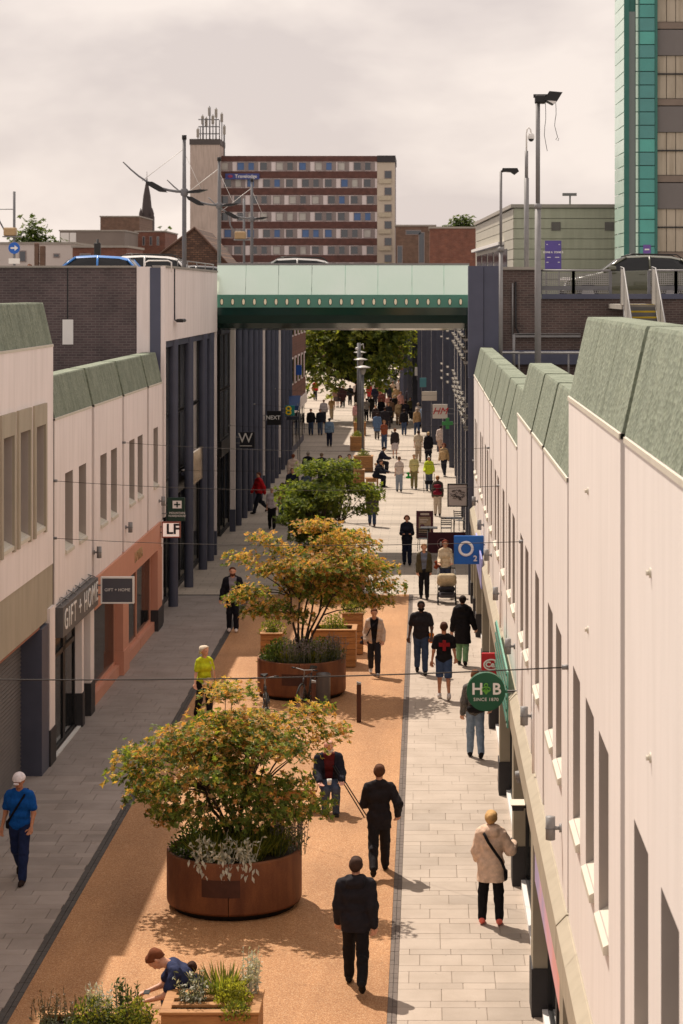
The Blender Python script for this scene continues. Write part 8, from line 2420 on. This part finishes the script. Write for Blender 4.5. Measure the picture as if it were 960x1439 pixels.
m = MB(); m.tube([(cx-0.02+0.145*math.cos(a), 41.99, cz+0.10*math.sin(a)) for a in [0.5+5.3*k/20 for k in range(21)]], 0.016, 6); m.build('emblem_loop', M_SIGNWHITE, b)
lettering('lettering', 'CeX', 0.15, M_SIGNWHITE, b, (cx+0.005, 41.99, cz), FACE_CAM, bold=0.006, depth=0.006)
s_, b = hang_sign('bright blue square sign reading O2', PX(638, 55), PX(680, 55), 55.0, PZ(793, 55), PZ(753, 55), plain('o2_blue', (0.010,0.125,0.46), 0.35, 0.25, 1.5), sg=1)
cx, cz = PX(655, 55), PZ(771, 55)
m = MB(); m.tube([(cx+0.165*math.cos(a), 54.985, cz+0.165*math.sin(a)) for a in [2*math.pi*k/28 for k in range(29)]], 0.036, 8); m.build('ring', M_SIGNWHITE, b)
lettering('lettering', '2', 0.20, M_SIGNWHITE, b, (PX(668, 55), 54.985, PZ(785, 55)), FACE_CAM, bold=0.006)
s_, b = hang_sign('grey framed cafe sign with dark scrolling script', PX(629, 70), 1.40, 70.0, PZ(712, 70), PZ(680, 70), S((190,180,176)), sg=1, edge=M_BLACK)
rnd = random.Random(6); m = MB()
for k in range(34):
    a = rnd.uniform(0, 6.28); rr_ = rnd.uniform(0.06, 0.24)
    x, z = PX(643.5, 70)+rr_*1.1*math.cos(a), PZ(696, 70)+rr_*0.75*math.sin(a)
    m.tube([(x-0.04, 69.99, z), (x, 69.985, z+0.03), (x+0.03, 69.99, z-0.01), (x+0.05, 69.985, z+0.02)], 0.008, 5)
m.build('scroll_work', S((70,62,60)), b)
s_, b = hang_sign('white sign with red slanted letters HM', PX(608, 110), PX(629, 110), 110.0, PZ(588, 110), PZ(568, 110), S((225,215,205)), sg=1)
o = lettering('lettering', 'HM', 0.50, S((200,20,30)), b, (PX(618, 110), 109.99, PZ(578, 110)), FACE_CAM, shear=0.35)
t = thing('pharmacy_cross', 'green pharmacy cross standing out from the sunny arcade', 'sign', (PX(637, 105), 105, PZ(595, 105)))
x, z = PX(629, 105), PZ(595, 105)
m = MB(); m.box(x-0.09, x+0.09, 104.95, 105.05, z-0.27, z+0.27); m.box(x-0.27, x-0.092, 104.95, 105.05, z-0.09, z+0.09); m.box(x+0.092, x+0.27, 104.95, 105.05, z-0.09, z+0.09); m.build('cross', S((70,150,85)), t)
m = MB(); m.box(x+0.27, rx(105)+0.02, 104.98, 105.02, z-0.02, z+0.02); m.build('bracket', M_STEEL, t)
for (p0_, p1_, q0, q1, Y, c, lb) in ((593, 610, 550, 563, 128, (215,205,190), 'cream projecting sign on the far sunny arcade'), (590, 597, 531, 544, 140, (80,140,150), 'pale teal projecting sign on the far arcade'),
                                     (583, 590, 516, 528, 152, (215,212,205), 'small white projecting sign on the far arcade')):
    hang_sign(lb, PX(p0_, Y), rx(Y)-0.0, Y, PZ(q1, Y), PZ(q0, Y), S(c), sg=1)

# ================================================================== wires across the street
M_WIRE = plain('wire_dark', (0.035,0.028,0.025), 0.7)
def wire(label, y, z0, z1, sag, x0=X_L, x1=X_R, r_=0.0055, dy=0.0):
    t = thing('street_cable', label, 'cable', (x0, y, z0), group='steel cables strung across the street')
    pts = []
    for k in range(17):
        u = k/16
        pts.append((x0+(x1-x0)*u, y+dy*u, z0+(z1-z0)*u-4*sag*u*(1-u)))
    m = MB(); m.tube(pts, r_, 5); m.build('wire', M_WIRE, t)
    for s_, p in ((-1, pts[0]), (1, pts[-1])):
        m = MB(); m.tube([(p[0]+s_*0.03, p[1], p[2]), (p[0]-s_*0.06, p[1], p[2])], 0.028, 8); m.build('eye_bolt', M_STEEL, t)
wire('thick cable crossing over the first round planters below the round green sign', 23.2, 5.45, 5.52, 0.10, r_=0.0075)
wire('cable running from the gift shop corner up to the wall past the tall mansard', 43.75, 4.55, 5.65, 0.10, dy=-10.0)
wire('cable strung above the blue O2 sign between the white walls', 43.8, 5.72, 5.57, 0.14, dy=0.5)
wire('cable tied to the salmon shop joint and the long white row', 53.8, 5.8, 5.85, 0.14, dy=-2.5)
wire('cable spanning between the white panel and the navy pier', 67.0, 4.0, 4.3, 0.14)
wire('cable strung under the footbridge near the W sign', 83.0, 4.4, 4.45, 0.16)
wire('cable past the footbridge near the black sign', 95.0, 4.6, 4.3, 0.16)
wire('cable at the end of the arcade before the big tree', 108.0, 4.7, 4.4, 0.16)
